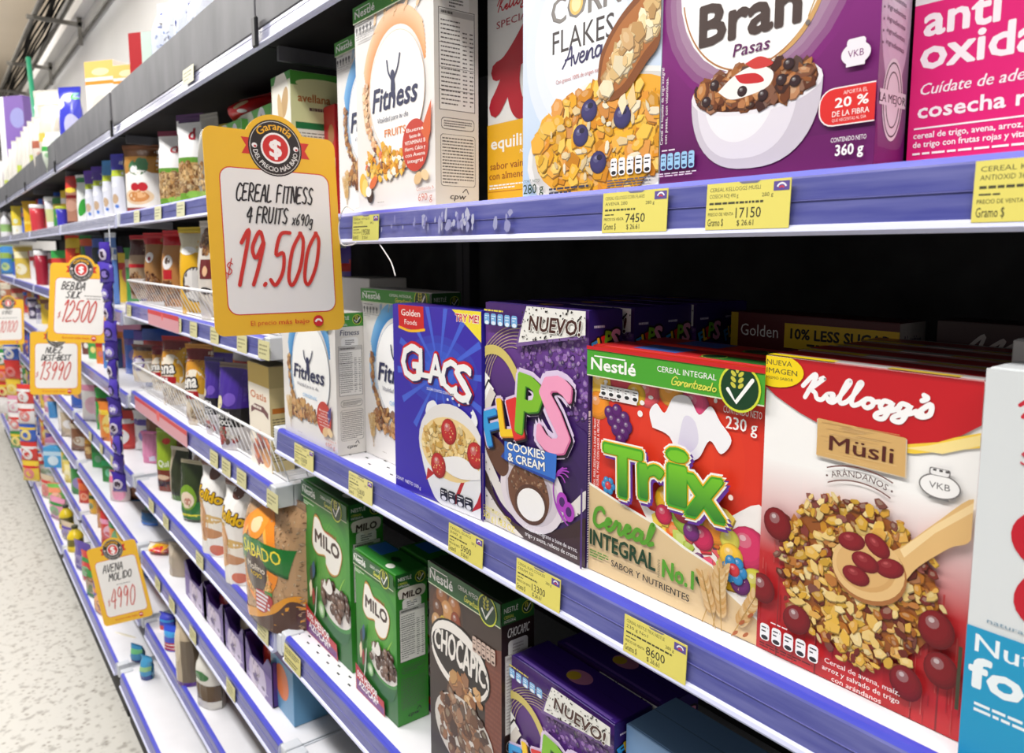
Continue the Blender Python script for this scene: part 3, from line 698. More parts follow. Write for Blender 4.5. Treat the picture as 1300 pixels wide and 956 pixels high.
def flaps_front(w, h):
    A = Art(w, h, 13); k = w/h
    A.rect(0, 0, 1, 1, (70, 34, 110)); A.grad(0, .5, 1, .9, (52, 22, 86), (110, 62, 150))
    A.flakes(lambda r: (r.uniform(.35, 1), r.uniform(.58, .9)), 260, .02, [(130, 84, 170), (88, 48, 130), (150, 104, 184), (60, 28, 100)], (.6, 1))
    A.glow(.8, .3, .4, .4, (44, 16, 70), (60, 28, 100))
    for i in range(7): A.arc(.3+.02*i, .62-.01*i, .26+.05*i, .3+.04*i, .0011, (196, 180, 130), 80, 240-8*i)
    for i in range(5): A.arc(.1, .5, .3+i*.012, .42+i*.012, .003, (214, 196, 110), 30, 150)
    # cream swirl and speckled band
    for i, (c, r) in enumerate(((W_, .5), ((30, 18, 24), .455), (W_, .43), ((226, 218, 210), .36))): A.arc(.5, .36, .62-.03*i, .74-.05*i, .016 if i != 1 else .006, c, 140, 300, 40)
    A.poly([(0, .3), (.05, .2), (.16, .1), (.34, .05), (.56, .06), (.8, .12), (1, .2), (1, .13), (.8, .06), (.6, .02), (.4, 0), (0, 0)], (58, 34, 34), True)
    A.poly([(0, .24), (.1, .17), (.2, .11), (.36, .075), (.6, .09), (.84, .16), (1, .24), (1, .31), (.84, .22), (.6, .15), (.42, .13), (.25, .16), (.1, .26), (0, .34)], (232, 226, 222), True)
    A.poly([(0, .0), (0, .16), (.14, .09), (.3, .035), (.44, 0)], (228, 222, 218)); A.poly([(.4, 0), (.56, .035), (.8, .075), (1, .13), (1, 0)], (66, 44, 46))
    for i in range(120):
        x = A.r.random(); y = A.r.uniform(.03, .3)
        if A.r.random() < .55: A.ell(x, y, A.r.uniform(.003, .009), A.r.uniform(.003, .007), (50, 36, 36), A.r.random(), 6)
    # filled cereal pillows
    A.glow(.5, .22, .32, .26, (60, 28, 92), (230, 220, 226)); A.poly([(.0, .38), (.06, .41), (.16, .4), (.24, .36), (.27, .28), (.2, .24), (.1, .27), (.02, .33)], (96, 58, 38), True)
    A.poly([(.26, .24), (.34, .315), (.46, .34), (.6, .31), (.68, .22), (.64, .13), (.5, .08), (.36, .1), (.28, .16)], (112, 70, 46), True)
    A.flakes(in_ell(.48, .25, .18, .08), 80, .014, [(130, 86, 58), (96, 58, 38), (150, 104, 70)]); A.ell(.5, .165, .165, .13, (88, 54, 38), .2); A.ell(.5, .165, .14, .105, (250, 248, 246), .2)
    for cx, cy in ((.8, .23), (.86, .2)): A.ell(cx, cy, .05, .06, (176, 60, 190)); A.ell(cx, cy, .026, .03, (70, 26, 100))
    for i in range(6): A.arc(.78+.03*i, .27, .06+.03*i, .1+.02*i, .0018, (170, 66, 190), 40+20*i, 250)
    # colourful name, each letter its own colour
    L = (('F', .05, .36, .16, .15, .33, (50, 160, 226), (20, 90, 170)), ('L', .2, .425, .15, .16, .2, (250, 206, 30), (206, 130, 20)), ('I', .345, .43, .1, .165, .36, (226, 46, 44), (150, 20, 30)), ('P', .36, .47, .22, .25, -.1, (128, 190, 40), (60, 130, 30)), ('S', .575, .44, .27, .30, -.1, (244, 160, 196), (206, 100, 150)))
    for ch, x, y, wd, cp, ro, c, c2 in L: A.text(ch, x, y, cp, (226, 206, 236), width=wd*1.02, bold=.1, rot=ro)
    for ch, x, y, wd, cp, ro, c, c2 in L: A.text(ch, x+.022, y-.01, cp, (22, 14, 30), width=wd, bold=.05, rot=ro)
    for ch, x, y, wd, cp, ro, c, c2 in L:
        A.text(ch, x+.01, y-.004, cp, c2, width=wd, bold=.04, rot=ro); A.text(ch, x, y, cp, c, width=wd, bold=.036, rot=ro)
    # ribbon
    A.poly([(.24, .36), (.75, .41), (.74, .30), (.26, .32), (.2, .33)], (30, 66, 160)); A.poly([(.24, .405), (.76, .42), (.75, .315), (.24, .325)], (50, 112, 206))
    A.text('COOKIES', .27, .372, .036, W_, width=.38, bold=.03, rot=.04, grow=[(.05, (20, 40, 90))]); A.text('& CREAM', .28, .325, .036, W_, width=.37, bold=.03, rot=.04, grow=[(.05, (20, 40, 90))])
    # new panel
    A.poly([(.47, 1), (1, 1), (1, .905), (.72, .875), (.37, .835)], (240, 238, 232)); A.poly([(.45, .985), (.36, .825), (.72, .868), (1, .897), (1, .91), (.72, .88), (.39, .845)], (120, 90, 150))
    for i in range(110):
        x, y = A.r.uniform(.42, 1), A.r.uniform(.86, 1)
        if y > .835+(x-.37)*.1: A.ell(x, y, A.r.uniform(.004, .012), A.r.uniform(.003, .008), (40, 34, 30), A.r.random(), 6)
    A.text('NUEVO!', .5, .905, .058, (70, 34, 26), width=.46, bold=.032, shear=.15, grow=[(.05, (240, 238, 232))])
    A.lines(.03, .962, .38, .972, 1, (230, 214, 70), .7); A.dv(.03, .905, .37, .05, 5, (120, 176, 226), (230, 240, 250))
    A.text('CONTENIDO NETO', .01, .066, .018, (236, 220, 60), width=.31, bold=.015, rot=-.06); A.text('520 g | 18.3 OZ', .01, .028, .03, (236, 220, 60), width=.35, bold=.015, rot=-.06)
    for i, t in enumerate(('Cereal multigrano a base de arroz,', 'trigo y avena, relleno de crema')): A.text(t, .47, .058-i*.028, .018, W_, width=.49, bold=.012)
    for q in (0, .985): A.rect(q, 0, q+.015, .32, (80, 50, 120))
    return A

def flaps_side(w, h):
    A = Art(w, h, 14); A.rect(0, 0, 1, 1, (48, 28, 110)); A.lines(.15, .93, .85, .945, 1, (220, 214, 236), .6)
    L = (('F', .16, .83, .2, .05, .3, (50, 160, 226)), ('L', .3, .845, .16, .05, .2, (250, 206, 30)), ('I', .44, .85, .1, .05, .3, (226, 46, 44)), ('P', .46, .86, .2, .06, -.1, (128, 190, 40)), ('S', .64, .85, .24, .075, -.1, (244, 160, 196)))
    for g, n in ((.16, 1), (.05, 0)):
        for ch, x, y, wd, cp, ro, c in L: A.text(ch, x, y, cp, (20, 12, 30) if n else c, width=wd, bold=g, rot=ro)
    A.rrect(.1, .3, .9, .76, .004, (230, 226, 236)); A.lines(.16, .32, .84, .74, 24, (60, 40, 110)); A.lines(.1, .06, .9, .26, 12, (200, 190, 226))
    A.rect(0, 0, .06, .62, (240, 240, 244)); A.lines(.0, .02, .06, .6, 60, (60, 40, 110), .5, .02)
    return A

def glacs_front(w, h):
    A = Art(w, h, 15); k = w/h
    A.rect(0, 0, 1, 1, (58, 42, 172)); A.glow(.55, .68, .5, .3, (60, 110, 226), (58, 42, 172))
    for i in range(14):
        a = i*2*PI/14; A.poly([(.55, .67), (.55+.5*math.cos(a), .67+.5*k*math.sin(a)), (.55+.5*math.cos(a+.1), .67+.5*k*math.sin(a+.1))], (72, 100, 216))
    A.poly([(.07, 1), (.38, 1), (.385, .88), (.25, .875), (.08, .885)], (206, 34, 40)); A.stroke([(.08, .882), (.2, .868), (.3, .872), (.39, .882)], .0045, (250, 190, 40))
    A.text('Golden', .11, .945, .034, W_, width=.23, bold=.014); A.text('Foods', .15, .9, .026, W_, width=.15, bold=.01)
    A.poly([(.7, 1), (1, 1), (1, .855)], (246, 226, 60)); A.text('TRY ME!', .735, .945, .036, (206, 34, 40), width=.24, bold=.03, shear=.1, grow=[(.06, W_)])
    L = (('G', .12, .61, .22, .185, .04), ('L', .335, .64, .12, .145, .0), ('A', .44, .62, .165, .15, -.02), ('C', .59, .592, .16, .16, -.02), ('S', .73, .562, .17, .18, -.05))
    for g, c in ((.07, (200, 30, 40)), (.055, (214, 34, 44))):
        for ch, x, y, wd, cp, ro in L: A.text(ch, x, y, cp, c, width=wd, bold=.03+g, rot=ro)
    for ch, x, y, wd, cp, ro in L: A.text(ch, x+.012, y-.006, cp, (40, 30, 90), width=wd, bold=.042, rot=ro)
    for ch, x, y, wd, cp, ro in L: A.text(ch, x, y, cp, (250, 250, 250), width=wd, bold=.03, rot=ro)
    A.text('SUGAR COATED CORN FLAKES CEREAL', .42, .578, .014, W_, width=.42, bold=.015, rot=-.02)
    # milk splash, bowl, hoops and strawberries
    A.poly([(.4, .42), (.42, .5), (.5, .53), (.56, .5), (.62, .52), (.72, .47), (.8, .5), (.9, .48), (.92, .53), (.97, .47), (.9, .4), (.9, .34), (.45, .34)], (244, 244, 248), True)
    for i in range(14): A.ell(A.r.uniform(.4, .95), A.r.uniform(.45, .57), A.r.uniform(.006, .016), A.r.uniform(.006, .016), (244, 246, 250), 0, 8)
    A.ell(.68, .31, .36, .3, (236, 232, 230)); A.poly([(.34, .3), (.36, .2), (.44, .08), (.58, .0), (1, 0), (1, .3)], (238, 238, 240), True)
    A.poly([(.42, .17), (.5, .15), (.4, .1)], (190, 30, 40)); A.poly([(.8, .16), (.85, .18), (.74, .03), (.7, .03)], (190, 30, 40)); A.poly([(.9, .02), (1, .06), (1, .14), (.96, .08)], (190, 30, 40))
    A.ell(.68, .3, .33, .22, (244, 214, 150)); A.flakes(in_ell(.67, .315, .31, .12), 170, .034, [(240, 206, 130), (226, 180, 90), (250, 226, 170), (214, 160, 70)], (.4, .8))
    A.poly([(.6, .25), (.8, .28), (.98, .24), (1, .2), (.8, .17), (.66, .18), (.58, .21)], (246, 244, 244), True)
    for x, y in ((.67, .39), (.95, .31), (.55, .2)): A.shaded(x, y, .085, .09, (196, 40, 42)); A.flakes(in_ell(x, y, .06, .045), 14, .007, [(240, 190, 120)])
    A.text('CONT. NETO 300 g', .02, .05, .018, W_, width=.32, bold=.01, rot=-.05)
    A.dv(.57, .03, .36, .06, 4, (24, 24, 40), (236, 236, 240), .1)
    return A

def cornflakes_front(w, h):
    A = Art(w, h, 16); k = w/h
    A.rect(0, 0, 1, 1, (226, 232, 244)); A.grad(0, 0, 1, 1, (186, 210, 238), (240, 240, 246)); A.glow(.45, .5, .42, .5, (252, 252, 253), (222, 230, 244))
    A.text('CORN', .24, .585, .085, (120, 114, 112), width=.5, bold=.02); A.text('CORN', .245, .587, .085, (138, 132, 128), width=.5, bold=.005)
    A.ell(.43, .63, .05, .055, (240, 196, 110)); A.ell(.43, .63, .035, .04, (250, 226, 170))
    A.text('FLAKES', .25, .488, .075, (74, 66, 66), width=.45, bold=-.004)
    script(A, 'avena', .33, .432, .30, .062, .0027, (58, 52, 96), rot=.05, shear=.1); A.text('Con granos 100% de origen natural', .28, .386, .014, (190, 110, 110), width=.36, rot=.03)
    # bowl of flakes
    A.ell(.66, .16, .62, .33, (236, 234, 232), .12); A.ell(.66, .165, .58, .3, (214, 210, 206), .12)
    A.ell(.64, .18, .53, .27, (236, 170, 50), .12); A.flakes(in_ell(.62, .18, .5, .17), 330, .05, GOLD, (.5, .95))
    A.flakes(in_ell(.62, .18, .42, .13), 40, .035, [(226, 200, 150), (240, 226, 196)], (.3, .6))
    for x, y in ((.54, .275), (.48, .2), (.77, .235), (.61, .105)): A.shaded(x, y, .058, .055, (62, 56, 110), 0, (190, 190, 226)); A.ell(x+.01, y+.015, .02, .014, (34, 28, 60))
    A.poly([(.74, .28), (.78, .32), (.8, .27), (.77, .24)], (244, 226, 190)); A.poly([(.8, .29), (.84, .33), (.86, .27), (.82, .25)], (236, 206, 150))
    # scoop of oats
    A.poly([(.6, .36), (.62, .44), (.7, .51), (.82, .57), (1, .62), (1, .44), (.92, .38), (.8, .31), (.7, .29), (.63, .31)], (132, 74, 32), True); A.poly([(.62, .37), (.65, .44), (.74, .51), (.86, .56), (1, .6), (1, .47), (.9, .41), (.78, .335), (.69, .315), (.64, .33)], (176, 108, 52), True)
    A.flakes(lambda r: (lambda t, q: (.66+.36*t+.05*q, .36+.19*t+(.075-.02*t)*q))(r.random(), r.uniform(-1, 1)), 90, .05, [(240, 214, 160), (226, 190, 130), (248, 232, 196), (206, 160, 100)], (.5, .8), .15)
    A.text('CONT. NETO', .02, .065, .01, (20, 70, 30), width=.14, bold=.01); A.text('280 g', .02, .025, .034, (20, 60, 30), width=.17, bold=.012)
    A.lines(.24, .012, .56, .04, 2, (60, 60, 80)); A.dv(.7, .055, .27, .055, 5); A.lines(.68, .02, .96, .045, 3, (90, 90, 110))
    return A

def bran_front(w, h):
    A = Art(w, h, 17); k = w/h
    A.rect(0, 0, 1, 1, (104, 14, 96)); A.grad(0, .1, 1, .55, (96, 12, 90), (140, 30, 130))
    A.glow(.46, .52, .48, .47, W_, (124, 24, 116), 14); A.ell(.46, .55, .36, .40, (252, 250, 250)); A.arc(.46, .55, .345, .39, .0018, (176, 120, 70), 190, 350, 40)
    A.arc(.48, .56, .33, .41, .005, (206, 160, 100), 285, 350, 20, 1.0); ear(A, .72, .39, .22, 1.15, (196, 140, 74), 8, .02)
    A.text('All-', .3, .51, .12, (74, 58, 54), width=.4, bold=.03); A.text('Bran', .215, .385, .105, (74, 58, 54), width=.47, bold=.045, rot=.0); A.ell(.72, .375, .01, .01, (120, 110, 106))
    A.text('Pasas', .385, .335, .032, (96, 20, 90), width=.17, bold=.012, shear=.2)
    # bowl
    A.poly([(.485+.308*math.copysign(abs(math.cos(a))**.8, math.cos(a)), .242-.205*abs(math.sin(a))**.9) for a in [PI*q/24 for q in range(25)]], (206, 198, 210)); A.poly([(.45+.24*math.copysign(abs(math.cos(a))**.8, math.cos(a)), .235-.17*abs(math.sin(a))**.9) for a in [PI*q/24 for q in range(25)]], (228, 222, 232)); A.poly([(.42+.17*math.cos(a), .23-.12*abs(math.sin(a))) for a in [PI*q/24 for q in range(25)]], (242, 239, 244))
    A.ell(.485, .242, .308, .1, (236, 232, 238), .0); A.ell(.485, .245, .29, .088, (96, 50, 28), .0)
    A.flakes(in_ell(.48, .25, .275, .05), 240, .034, [(150, 86, 40), (120, 62, 28), (180, 112, 56), (96, 46, 22), (196, 130, 70), (70, 34, 26)], (.4, .9))
    A.poly([(.32, .25), (.4, .285), (.5, .30), (.58, .275), (.56, .24), (.46, .225), (.38, .225)], (246, 242, 238), True); A.poly([(.4, .285), (.44, .26), (.54, .255), (.5, .28)], (200, 40, 44), True); A.poly([(.45, .31), (.5, .29), (.58, .295), (.52, .32)], (206, 60, 56), True)
    for x, y in ((.44, .24), (.26, .23), (.3, .27), (.62, .25), (.68, .24), (.54, .22), (.65, .285)): A.shaded(x, y, .024, .022, (52, 26, 30))
    A.rrect(.785, .115, 1.1, .205, .014, (250, 236, 236)); A.rrect(.79, .118, 1.1, .202, .013, (222, 42, 40))
    A.text('APORTA EL', .88, .186, .009, (250, 220, 216), width=.09); A.text('20 %', .85, .158, .022, W_, width=.125, bold=.03); A.text('DE LA FIBRA', .84, .137, .013, W_, width=.14, bold=.012); A.text('QUE NECESITAS AL DÍA', .84, .125, .007, (250, 220, 216), width=.13)
    A.text('CONTENIDO NETO', .84, .077, .011, W_, width=.135, bold=.015); A.text('360 g', .86, .045, .025, W_, width=.105, bold=.03)
    A.ell(.92, .275, .055, .04, (240, 232, 240)); A.rrect(.885, .287, .955, .31, .003, (240, 232, 240)); A.text('VKB', .92, .268, .016, (120, 30, 110), width=.06, bold=.01, align='c'); A.rect(.885, .247, .955, .256, (240, 232, 240))
    A.lines(.02, .108, .2, .116, 1, (240, 230, 240)); A.dv(.015, .055, .2, .048, 5, (160, 206, 240), (50, 60, 110)); A.lines(.0, .035, .22, .048, 2, (226, 210, 226))
    for j, x in enumerate((.025, .05)): A.text('Cereal de hojuelas de trigo integral' if j == 0 else 'con pasas, con vitaminas.', x, .13, .016*k, W_, width=.22/k if j == 0 else .19/k, bold=.014, rot=PI/2)
    return A

def pink_front(w, h):
    A = Art(w, h, 18); A.rect(0, 0, 1, 1, (236, 232, 234)); A.rect(0, 0, 1, .39, (226, 24, 118)); A.lines(.1, .405, .5, .415, 1, (150, 140, 144))
    wh = (252, 240, 246)
    A.text('anti', .035, .318, .07, wh, width=.225, bold=.035); A.text('oxidante', .03, .243, .07, wh, width=.56, bold=.035)
    A.text('Cuídate de adentro hacia afuera', .03, .183, .026, wh, width=.66, bold=.016, shear=.25); A.text('cosecha roja', .03, .13, .034, wh, width=.42, bold=.03)
    A.rect(.02, .104, .9, .108, wh); A.text('cereal de trigo, avena, arroz, maíz y salvado', .02, .083, .014, wh, width=.5, bold=.025); A.text('de trigo con frutas rojas y vitaminas', .02, .062, .014, wh, width=.4, bold=.025); A.lines(.02, .042, .7, .052, 1, wh)
    return A

def specialk_front(w, h, low=(240, 180, 36), words=True, seed=19):
    A = Art(w, h, seed); k = w/h; R = (176, 26, 44)
    A.grad(0, 0, 1, 1, (238, 236, 232), (226, 224, 222))
    script(A, 'kellogg', .1, .845, .40, .05, .0026, (200, 30, 46), shear=.15); A.text('SPECIAL', .1, .775, .03, (170, 50, 66), width=.36)
    for pts, wd in (([(.1, .598), (.2, .615), (.34, .685), (.5, .79)], .03), ([(.085, .45), (.16, .505), (.3, .63), (.44, .72), (.56, .79)], .034), ([(.29, .625), (.27, .53), (.31, .44), (.38, .418), (.47, .45)], .034), ([(.3, .63), (.46, .66), (.62, .74), (.7, .8)], .03)): A.stroke(pts, wd, R)
    if words:
        A.rect(0, 0, 1, .375, low); A.text('equilibrio', .04, .268, .05, W_, width=.58, bold=.03); A.text('Nuevo', .34, .235, .016, W_, width=.12, shear=.2)
        A.text('sabor vainilla', .03, .178, .032, (150, 66, 30), width=.44, bold=.014); A.text('con almendras', .02, .135, .032, (150, 66, 30), width=.46, bold=.014); A.lines(.02, .09, .5, .115, 2, W_); A.rect(0, .08, .6, .083, (200, 120, 30))
    return A

def white_k_front(w, h):
    A = Art(w, h, 20); A.grad(0, 0, 1, 1, (226, 230, 232), (216, 220, 222)); R = (196, 24, 44)
    script(A, 'kellogg', .1, .895, .5, .05, .003, (196, 30, 50), shear=.15); A.text('SPECIAL', .12, .785, .034, (196, 60, 76), width=.42)
    A.ell(.26, .62, .15, .115, R); A.ell(.3, .5, .18, .12, R, .5); A.poly([(.26, .54), (.5, .74), (.7, .76), (.5, .6), (.36, .44)], R, True)
    A.text('naturally flavored', .06, .385, .012, (120, 150, 170), width=.3); A.rect(0, 0, 1, .365, (30, 154, 200)); A.text('Nutre tu', .03, .305, .045, (240, 248, 252), width=.4, bold=.014); A.text('forma', .02, .215, .075, (240, 248, 252), width=.5, bold=.05); A.lines(.04, .15, .5, .18, 2, (240, 248, 252))
    return A

def milo_front(w, h, seed=21):
    A = Art(w, h, seed); k = w/h
    A.grad(0, 0, 1, 1, (24, 96, 36), (64, 156, 44)); A.glow(.6, .6, .5, .5, (96, 176, 60), (50, 138, 44))
    for i in range(8): A.arc(1.0, .35, .5+i*.03, .6+i*.04, .002, (120, 190, 70), 120, 190, taper=1)
    A.stroke([(.9, .55), (.78, .45), (.7, .3)], .004, (150, 206, 80), taper=1)
    for q, c in ((.02, (110, 60, 24)), (.012, (206, 160, 60)), (0, (246, 242, 234))):
        A.poly([(.22-q, .72), (.2-q, .62), (.3, .58-q*.7), (.48, .6-q*.7), (.5, .55-q), (.6, .515-q), (.72, .53-q*.6), (.78+q, .57), (.84+q, .67), (.78+q, .73), (.62, .745+q*.4), (.46, .75+q*.6), (.36, .8+q), (.26, .8+q)], c, True)
    A.text('MILO', .26, .645, .082, (60, 32, 22), width=.53, bold=.05, rot=-.03); A.text('NESTLÉ', .5, .742, .02, (206, 60, 60), width=.24, bold=.02)
    # bowl of chocolate balls
    A.poly([(.42, .3), (.48, .17), (.62, .13), (.84, .13), (.96, .2), (1, .32)], (36, 104, 48), True); A.ell(.7, .32, .36, .2, (60, 140, 60)); A.ell(.7, .33, .33, .18, (232, 226, 220))
    for i in range(46):
        x, y = in_ell(.7, .36, .31, .095)(A.r); A.shaded(x, y, .052, .048, A.r.choice([(106, 74, 58), (84, 54, 42), (128, 94, 76)]))
    A.poly([(.44, .4), (.5, .46), (.52, .42), (.6, .48), (.66, .42), (.58, .38)], (240, 236, 230), True); A.glow(.4, .24, .07, .08, (236, 240, 226), (120, 180, 100), 4)
    for i, (x, y) in enumerate(((.14, .44), (.2, .48), (.12, .34), (.18, .3))): A.poly([(x, y), (x+.05, y+.04), (x+.07, y-.03), (x+.02, y-.08)], ((40, 50, 40), (30, 80, 120), (240, 220, 190), (150, 40, 40))[i], True)
    A.stroke([(.3, .36), (.26, .22), (.22, .14)], .0035, (226, 230, 220))
    A.poly([(0, .19), (.56, .105), (.72, .1), (.74, 0), (0, 0)], (190, 26, 40)); A.poly([(.02, .085), (.72, .05), (.72, .005), (.02, .005)], (110, 44, 120))
    A.text('50% MENOR', .04, .105, .045, W_, width=.52, bold=.03, rot=-.09); A.text('AZÚCAR*', .08, .045, .045, W_, width=.5, bold=.03, rot=-.07)
    brandband(A, .905, (26, 92, 36), seal_x=.8, sealr=.11, tw=.3)
    A.lines(.06, .86, .3, .885, 2, (220, 230, 210))
    return A

def milo_side(w, h):
    A = nutrition_side(w, h, 'MILO', (240, 236, 226), (52, 138, 42), (26, 92, 36), 22, (80, 80, 78))
    A.poly([(.1, .84), (.12, .9), (.86, .9), (.9, .84), (.6, .82), (.5, .8), (.4, .825)], (230, 224, 212), True); A.text('MILO', .2, .838, .04, (50, 28, 20), width=.6, bold=.05, shear=.1)
    return A

def chocapic_front(w, h):
    A = Art(w, h, 23); k = w/h
    A.grad(0, 0, 1, 1, (34, 22, 20), (64, 46, 40)); A.glow(.25, .8, .3, .3, (120, 70, 40), (56, 40, 36))
    A.poly([(.78, 0), (.8, .76), (1, .8), (1, 0)], (112, 56, 42)); A.lines(.8, .02, 1, .7, 30, (124, 64, 48))
    for x, y, r, c in ((.2, .86, .09, (150, 90, 44)), (.38, .85, .09, (170, 104, 52)), (.28, .8, .1, (196, 140, 84)), (.4, .79, .07, (140, 60, 30)), (.14, .79, .08, (110, 64, 36)), (.22, .74, .06, (206, 170, 40)), (.12, .72, .08, (196, 150, 100))): A.shaded(x, y, r, r*1.1, c)
    for q, c in ((.018, (24, 16, 16)), (.0, (238, 232, 226))): A.ell(.44, .62, .41+q, .27+q, c, -.12)
    A.ell(.44, .61, .395, .2, (30, 20, 20), -.12)
    def bend(X, Y): return X, Y*(1+.5*math.sin(PI*min(max(X/(.72*w), 0), 1)))-.0
    A.text('CHOCAPIC', .08, .60, .085, (24, 16, 14), width=.72, bold=.07, rot=-.06, fn=bend); A.text('CHOCAPIC', .08, .605, .085, (238, 232, 226), width=.72, bold=.032, rot=-.06, fn=bend)
    A.arc(.44, .62, .4, .26, .004, (238, 232, 226), 190, 345); A.text('CHOCOLATE', .3, .512, .022, W_, width=.32, bold=.03, rot=-.03)
    A.flakes(in_ell(.55, .5, .22, .05), 26, .06, [(176, 116, 60), (206, 156, 96), (140, 86, 44)]); A.ell(.5, .28, .42, .3, (210, 204, 198)); A.flakes(in_ell(.5, .3, .36, .16), 110, .06, [(96, 58, 36), (120, 76, 48), (74, 44, 30), (150, 100, 64)])
    A.dv(.64, .715, .3, .07, 5, (206, 180, 166), (70, 40, 36), .1)
    brandband(A, .9, (28, 96, 40), seal_x=.84, sealr=.12, tw=.34)
    return A

def golden_front(w, h):
    A = Art(w, h, 24); A.rect(0, 0, 1, 1, (96, 22, 26)); A.rect(.0, .85, .05, 1, (214, 176, 30)); A.rect(.36, .87, 1, .97, (252, 206, 30))
    A.text('Golden', .07, .905, .05, W_, width=.25, bold=.0); A.text('10% LESS SUGAR', .4, .91, .04, (34, 22, 16), width=.56, bold=.04); A.lines(.5, .88, .86, .895, 1, (60, 44, 20), .6)
    A.glow(.5, .4, .4, .4, (206, 120, 40), (96, 22, 26)); A.flakes(in_ell(.5, .35, .36, .2), 60, .06, GOLD)
    return A

def rays_side(w, h):
    """pale right side of the purple box"""
    A = Art(w, h, 25); A.rect(0, 0, 1, 1, (130, 40, 122)); A.grad(0, 0, 1, 1, (116, 28, 108), (228, 206, 226)); A.glow(.5, .55, .6, 2.6, (236, 222, 234), (214, 186, 212)); A.poly([(.1, .06), (0, .15), (0, 0), (1, 0), (1, .1), (.8, .06)], (116, 24, 108), True)
    for i in range(9): A.text('ingredientes', .18, .5-i*.026, .012, (90, 60, 90), width=.62, rot=-.12); A.ell(.08, .5-i*.026, .02, .02, (90, 60, 90))
    A.ell(.5, .17, .34, .75*.9, (236, 226, 234)); A.arc(.5, .17, .3, .6, .0014, (60, 40, 60), 0, 360); A.arc(.5, .17, .22, .45, .0012, (60, 40, 60), 0, 360)
    A.rect(.06, .155, .94, .19, (236, 226, 234)); A.text('LA MEJOR', .06, .162, .02, (60, 40, 60), width=.88, bold=.02)
    return A

# ------------------------------------------------------------------ carton builder
def carton(w, h, d, loc, rz, base, label, group=None, front=None, side=None, left=None, top=None, cols=None, cat='cereal box', name='cereal_box', flap=None, detail=True):
    """upright card box: Empty at the front-left foot; parts carton, printed panels, top flap"""
    t = empty(name, loc, rz); tag(t, label, cat, group)
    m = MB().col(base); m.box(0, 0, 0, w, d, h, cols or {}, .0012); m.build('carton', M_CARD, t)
    def panel(nm, A, fm):
        if A is None: return
        q = MB(); A.emit(q.bm, q.lay, fm); q.build(nm, M_CARD, t)
    panel('front_panel', front, lambda x, y, o: (x, -o-.00003, y))
    panel('side_panel', side, lambda x, y, o: (w+o+.00003, x, y))
    if left is not None: panel('side_panel', left, lambda x, y, o: (-o-.00003, d-x, y))
    if detail:
        f = MB().col(flap or base); f.box(.002, .003, h-.0002, w-.002, d-.001, h+.0009, None, .0004)
        f.face([(.004, d*.52, h+.00095), (w-.004, d*.52, h+.00095), (w-.004, d*.54, h+.00095), (.004, d*.54, h+.00095)], mixc(f.cur, (0, 0, 0, 1), .35))
        if top is not None: top.emit(f.bm, f.lay, lambda x, y, o: (x, y, h+.00097+o))
        f.build('top_flap', M_CARD, t)
    return t
def top_print(w, d, base, patches, seed=2):
    A = Art(w, d, seed)
    for op in patches: op(A)
    return A

# ------------------------------------------------------------------ room (structure)
def struct(name, mb, mats, parent=None):
    o = mb.build(name, mats, parent)
    if parent is None: o['kind'] = 'structure'
    return o
FLZ = -2.0
m = MB(); m.face([(-32, -2.2, FLZ), (3, -2.2, FLZ), (3, 1.5, FLZ), (-32, 1.5, FLZ)]); struct('floor', m, M_FLOOR)
m = MB(); m.box(-32, 1.5, FLZ, 3, 1.6, 2.66); m.mi = 1; m.box(-32, 1.5, 2.66, 3, 1.6, 3.6); struct('wall_back', m, [M_WALL, M_BEIGE])
m = MB(); m.box(-32.1, -2.2, FLZ, -32, 1.6, 3.6); struct('wall_left', m, M_WALL)
m = MB(); m.box(-32, -2.2, 3.6, 3, 1.6, 3.7); struct('ceiling', m, M_CEIL)
m = MB(); m.box(-32, 1.47, 2.29, 3, 1.5, 2.315); struct('trim_1', m, M_TRAY)
m = MB(); m.box(-32, 1.40, 2.48, 3, 1.5, 2.60); struct('trim_2', m, M_WALL)

# cable tray on wall brackets
tr = empty('cable_tray', (-14, 1.18, 2.45)); tag(tr, 'long grey steel cable tray running high along the white wall', 'cable tray')
for y in (-.12, .10):
    m = MB(); m.box(-17, y-.008, -.02, 8, y+.008, .06); m.box(-17, y-.03 if y < 0 else y, -.02, 8, y if y < 0 else y+.03, -.012); m.build('side_rail', M_TRAY, tr)
m = MB(); m.box(-.02, -.12, -.012, .02, .10, .0); rung = m.build('rung', M_TRAY, tr); rung.location = (-16.5, 0, 0)
for i in range(1, 42):
    c = rung.copy(); COL.objects.link(c); c.parent = tr; c.location = (-16.5+i*.4, 0, 0)
for j in range(6):
    m = MB(); m.tube([(-17+i*.5, -.09+j*.032+.012*math.sin(i*1.3+j), .02+.012*math.sin(i*.9+j*2)) for i in range(50)], .013, 6); m.build('cable', M_CABLE, tr)
for x in (-9.4819, -11.9175, -13.9944, -2.5):
    m = MB(); m.box(x+14-.02, -.2, -.06, x+14+.02, .3, -.02); m.box(x+14-.02, .26, -.25, x+14+.02, .30, .25); m.build('wall_bracket', M_TRAY, tr)

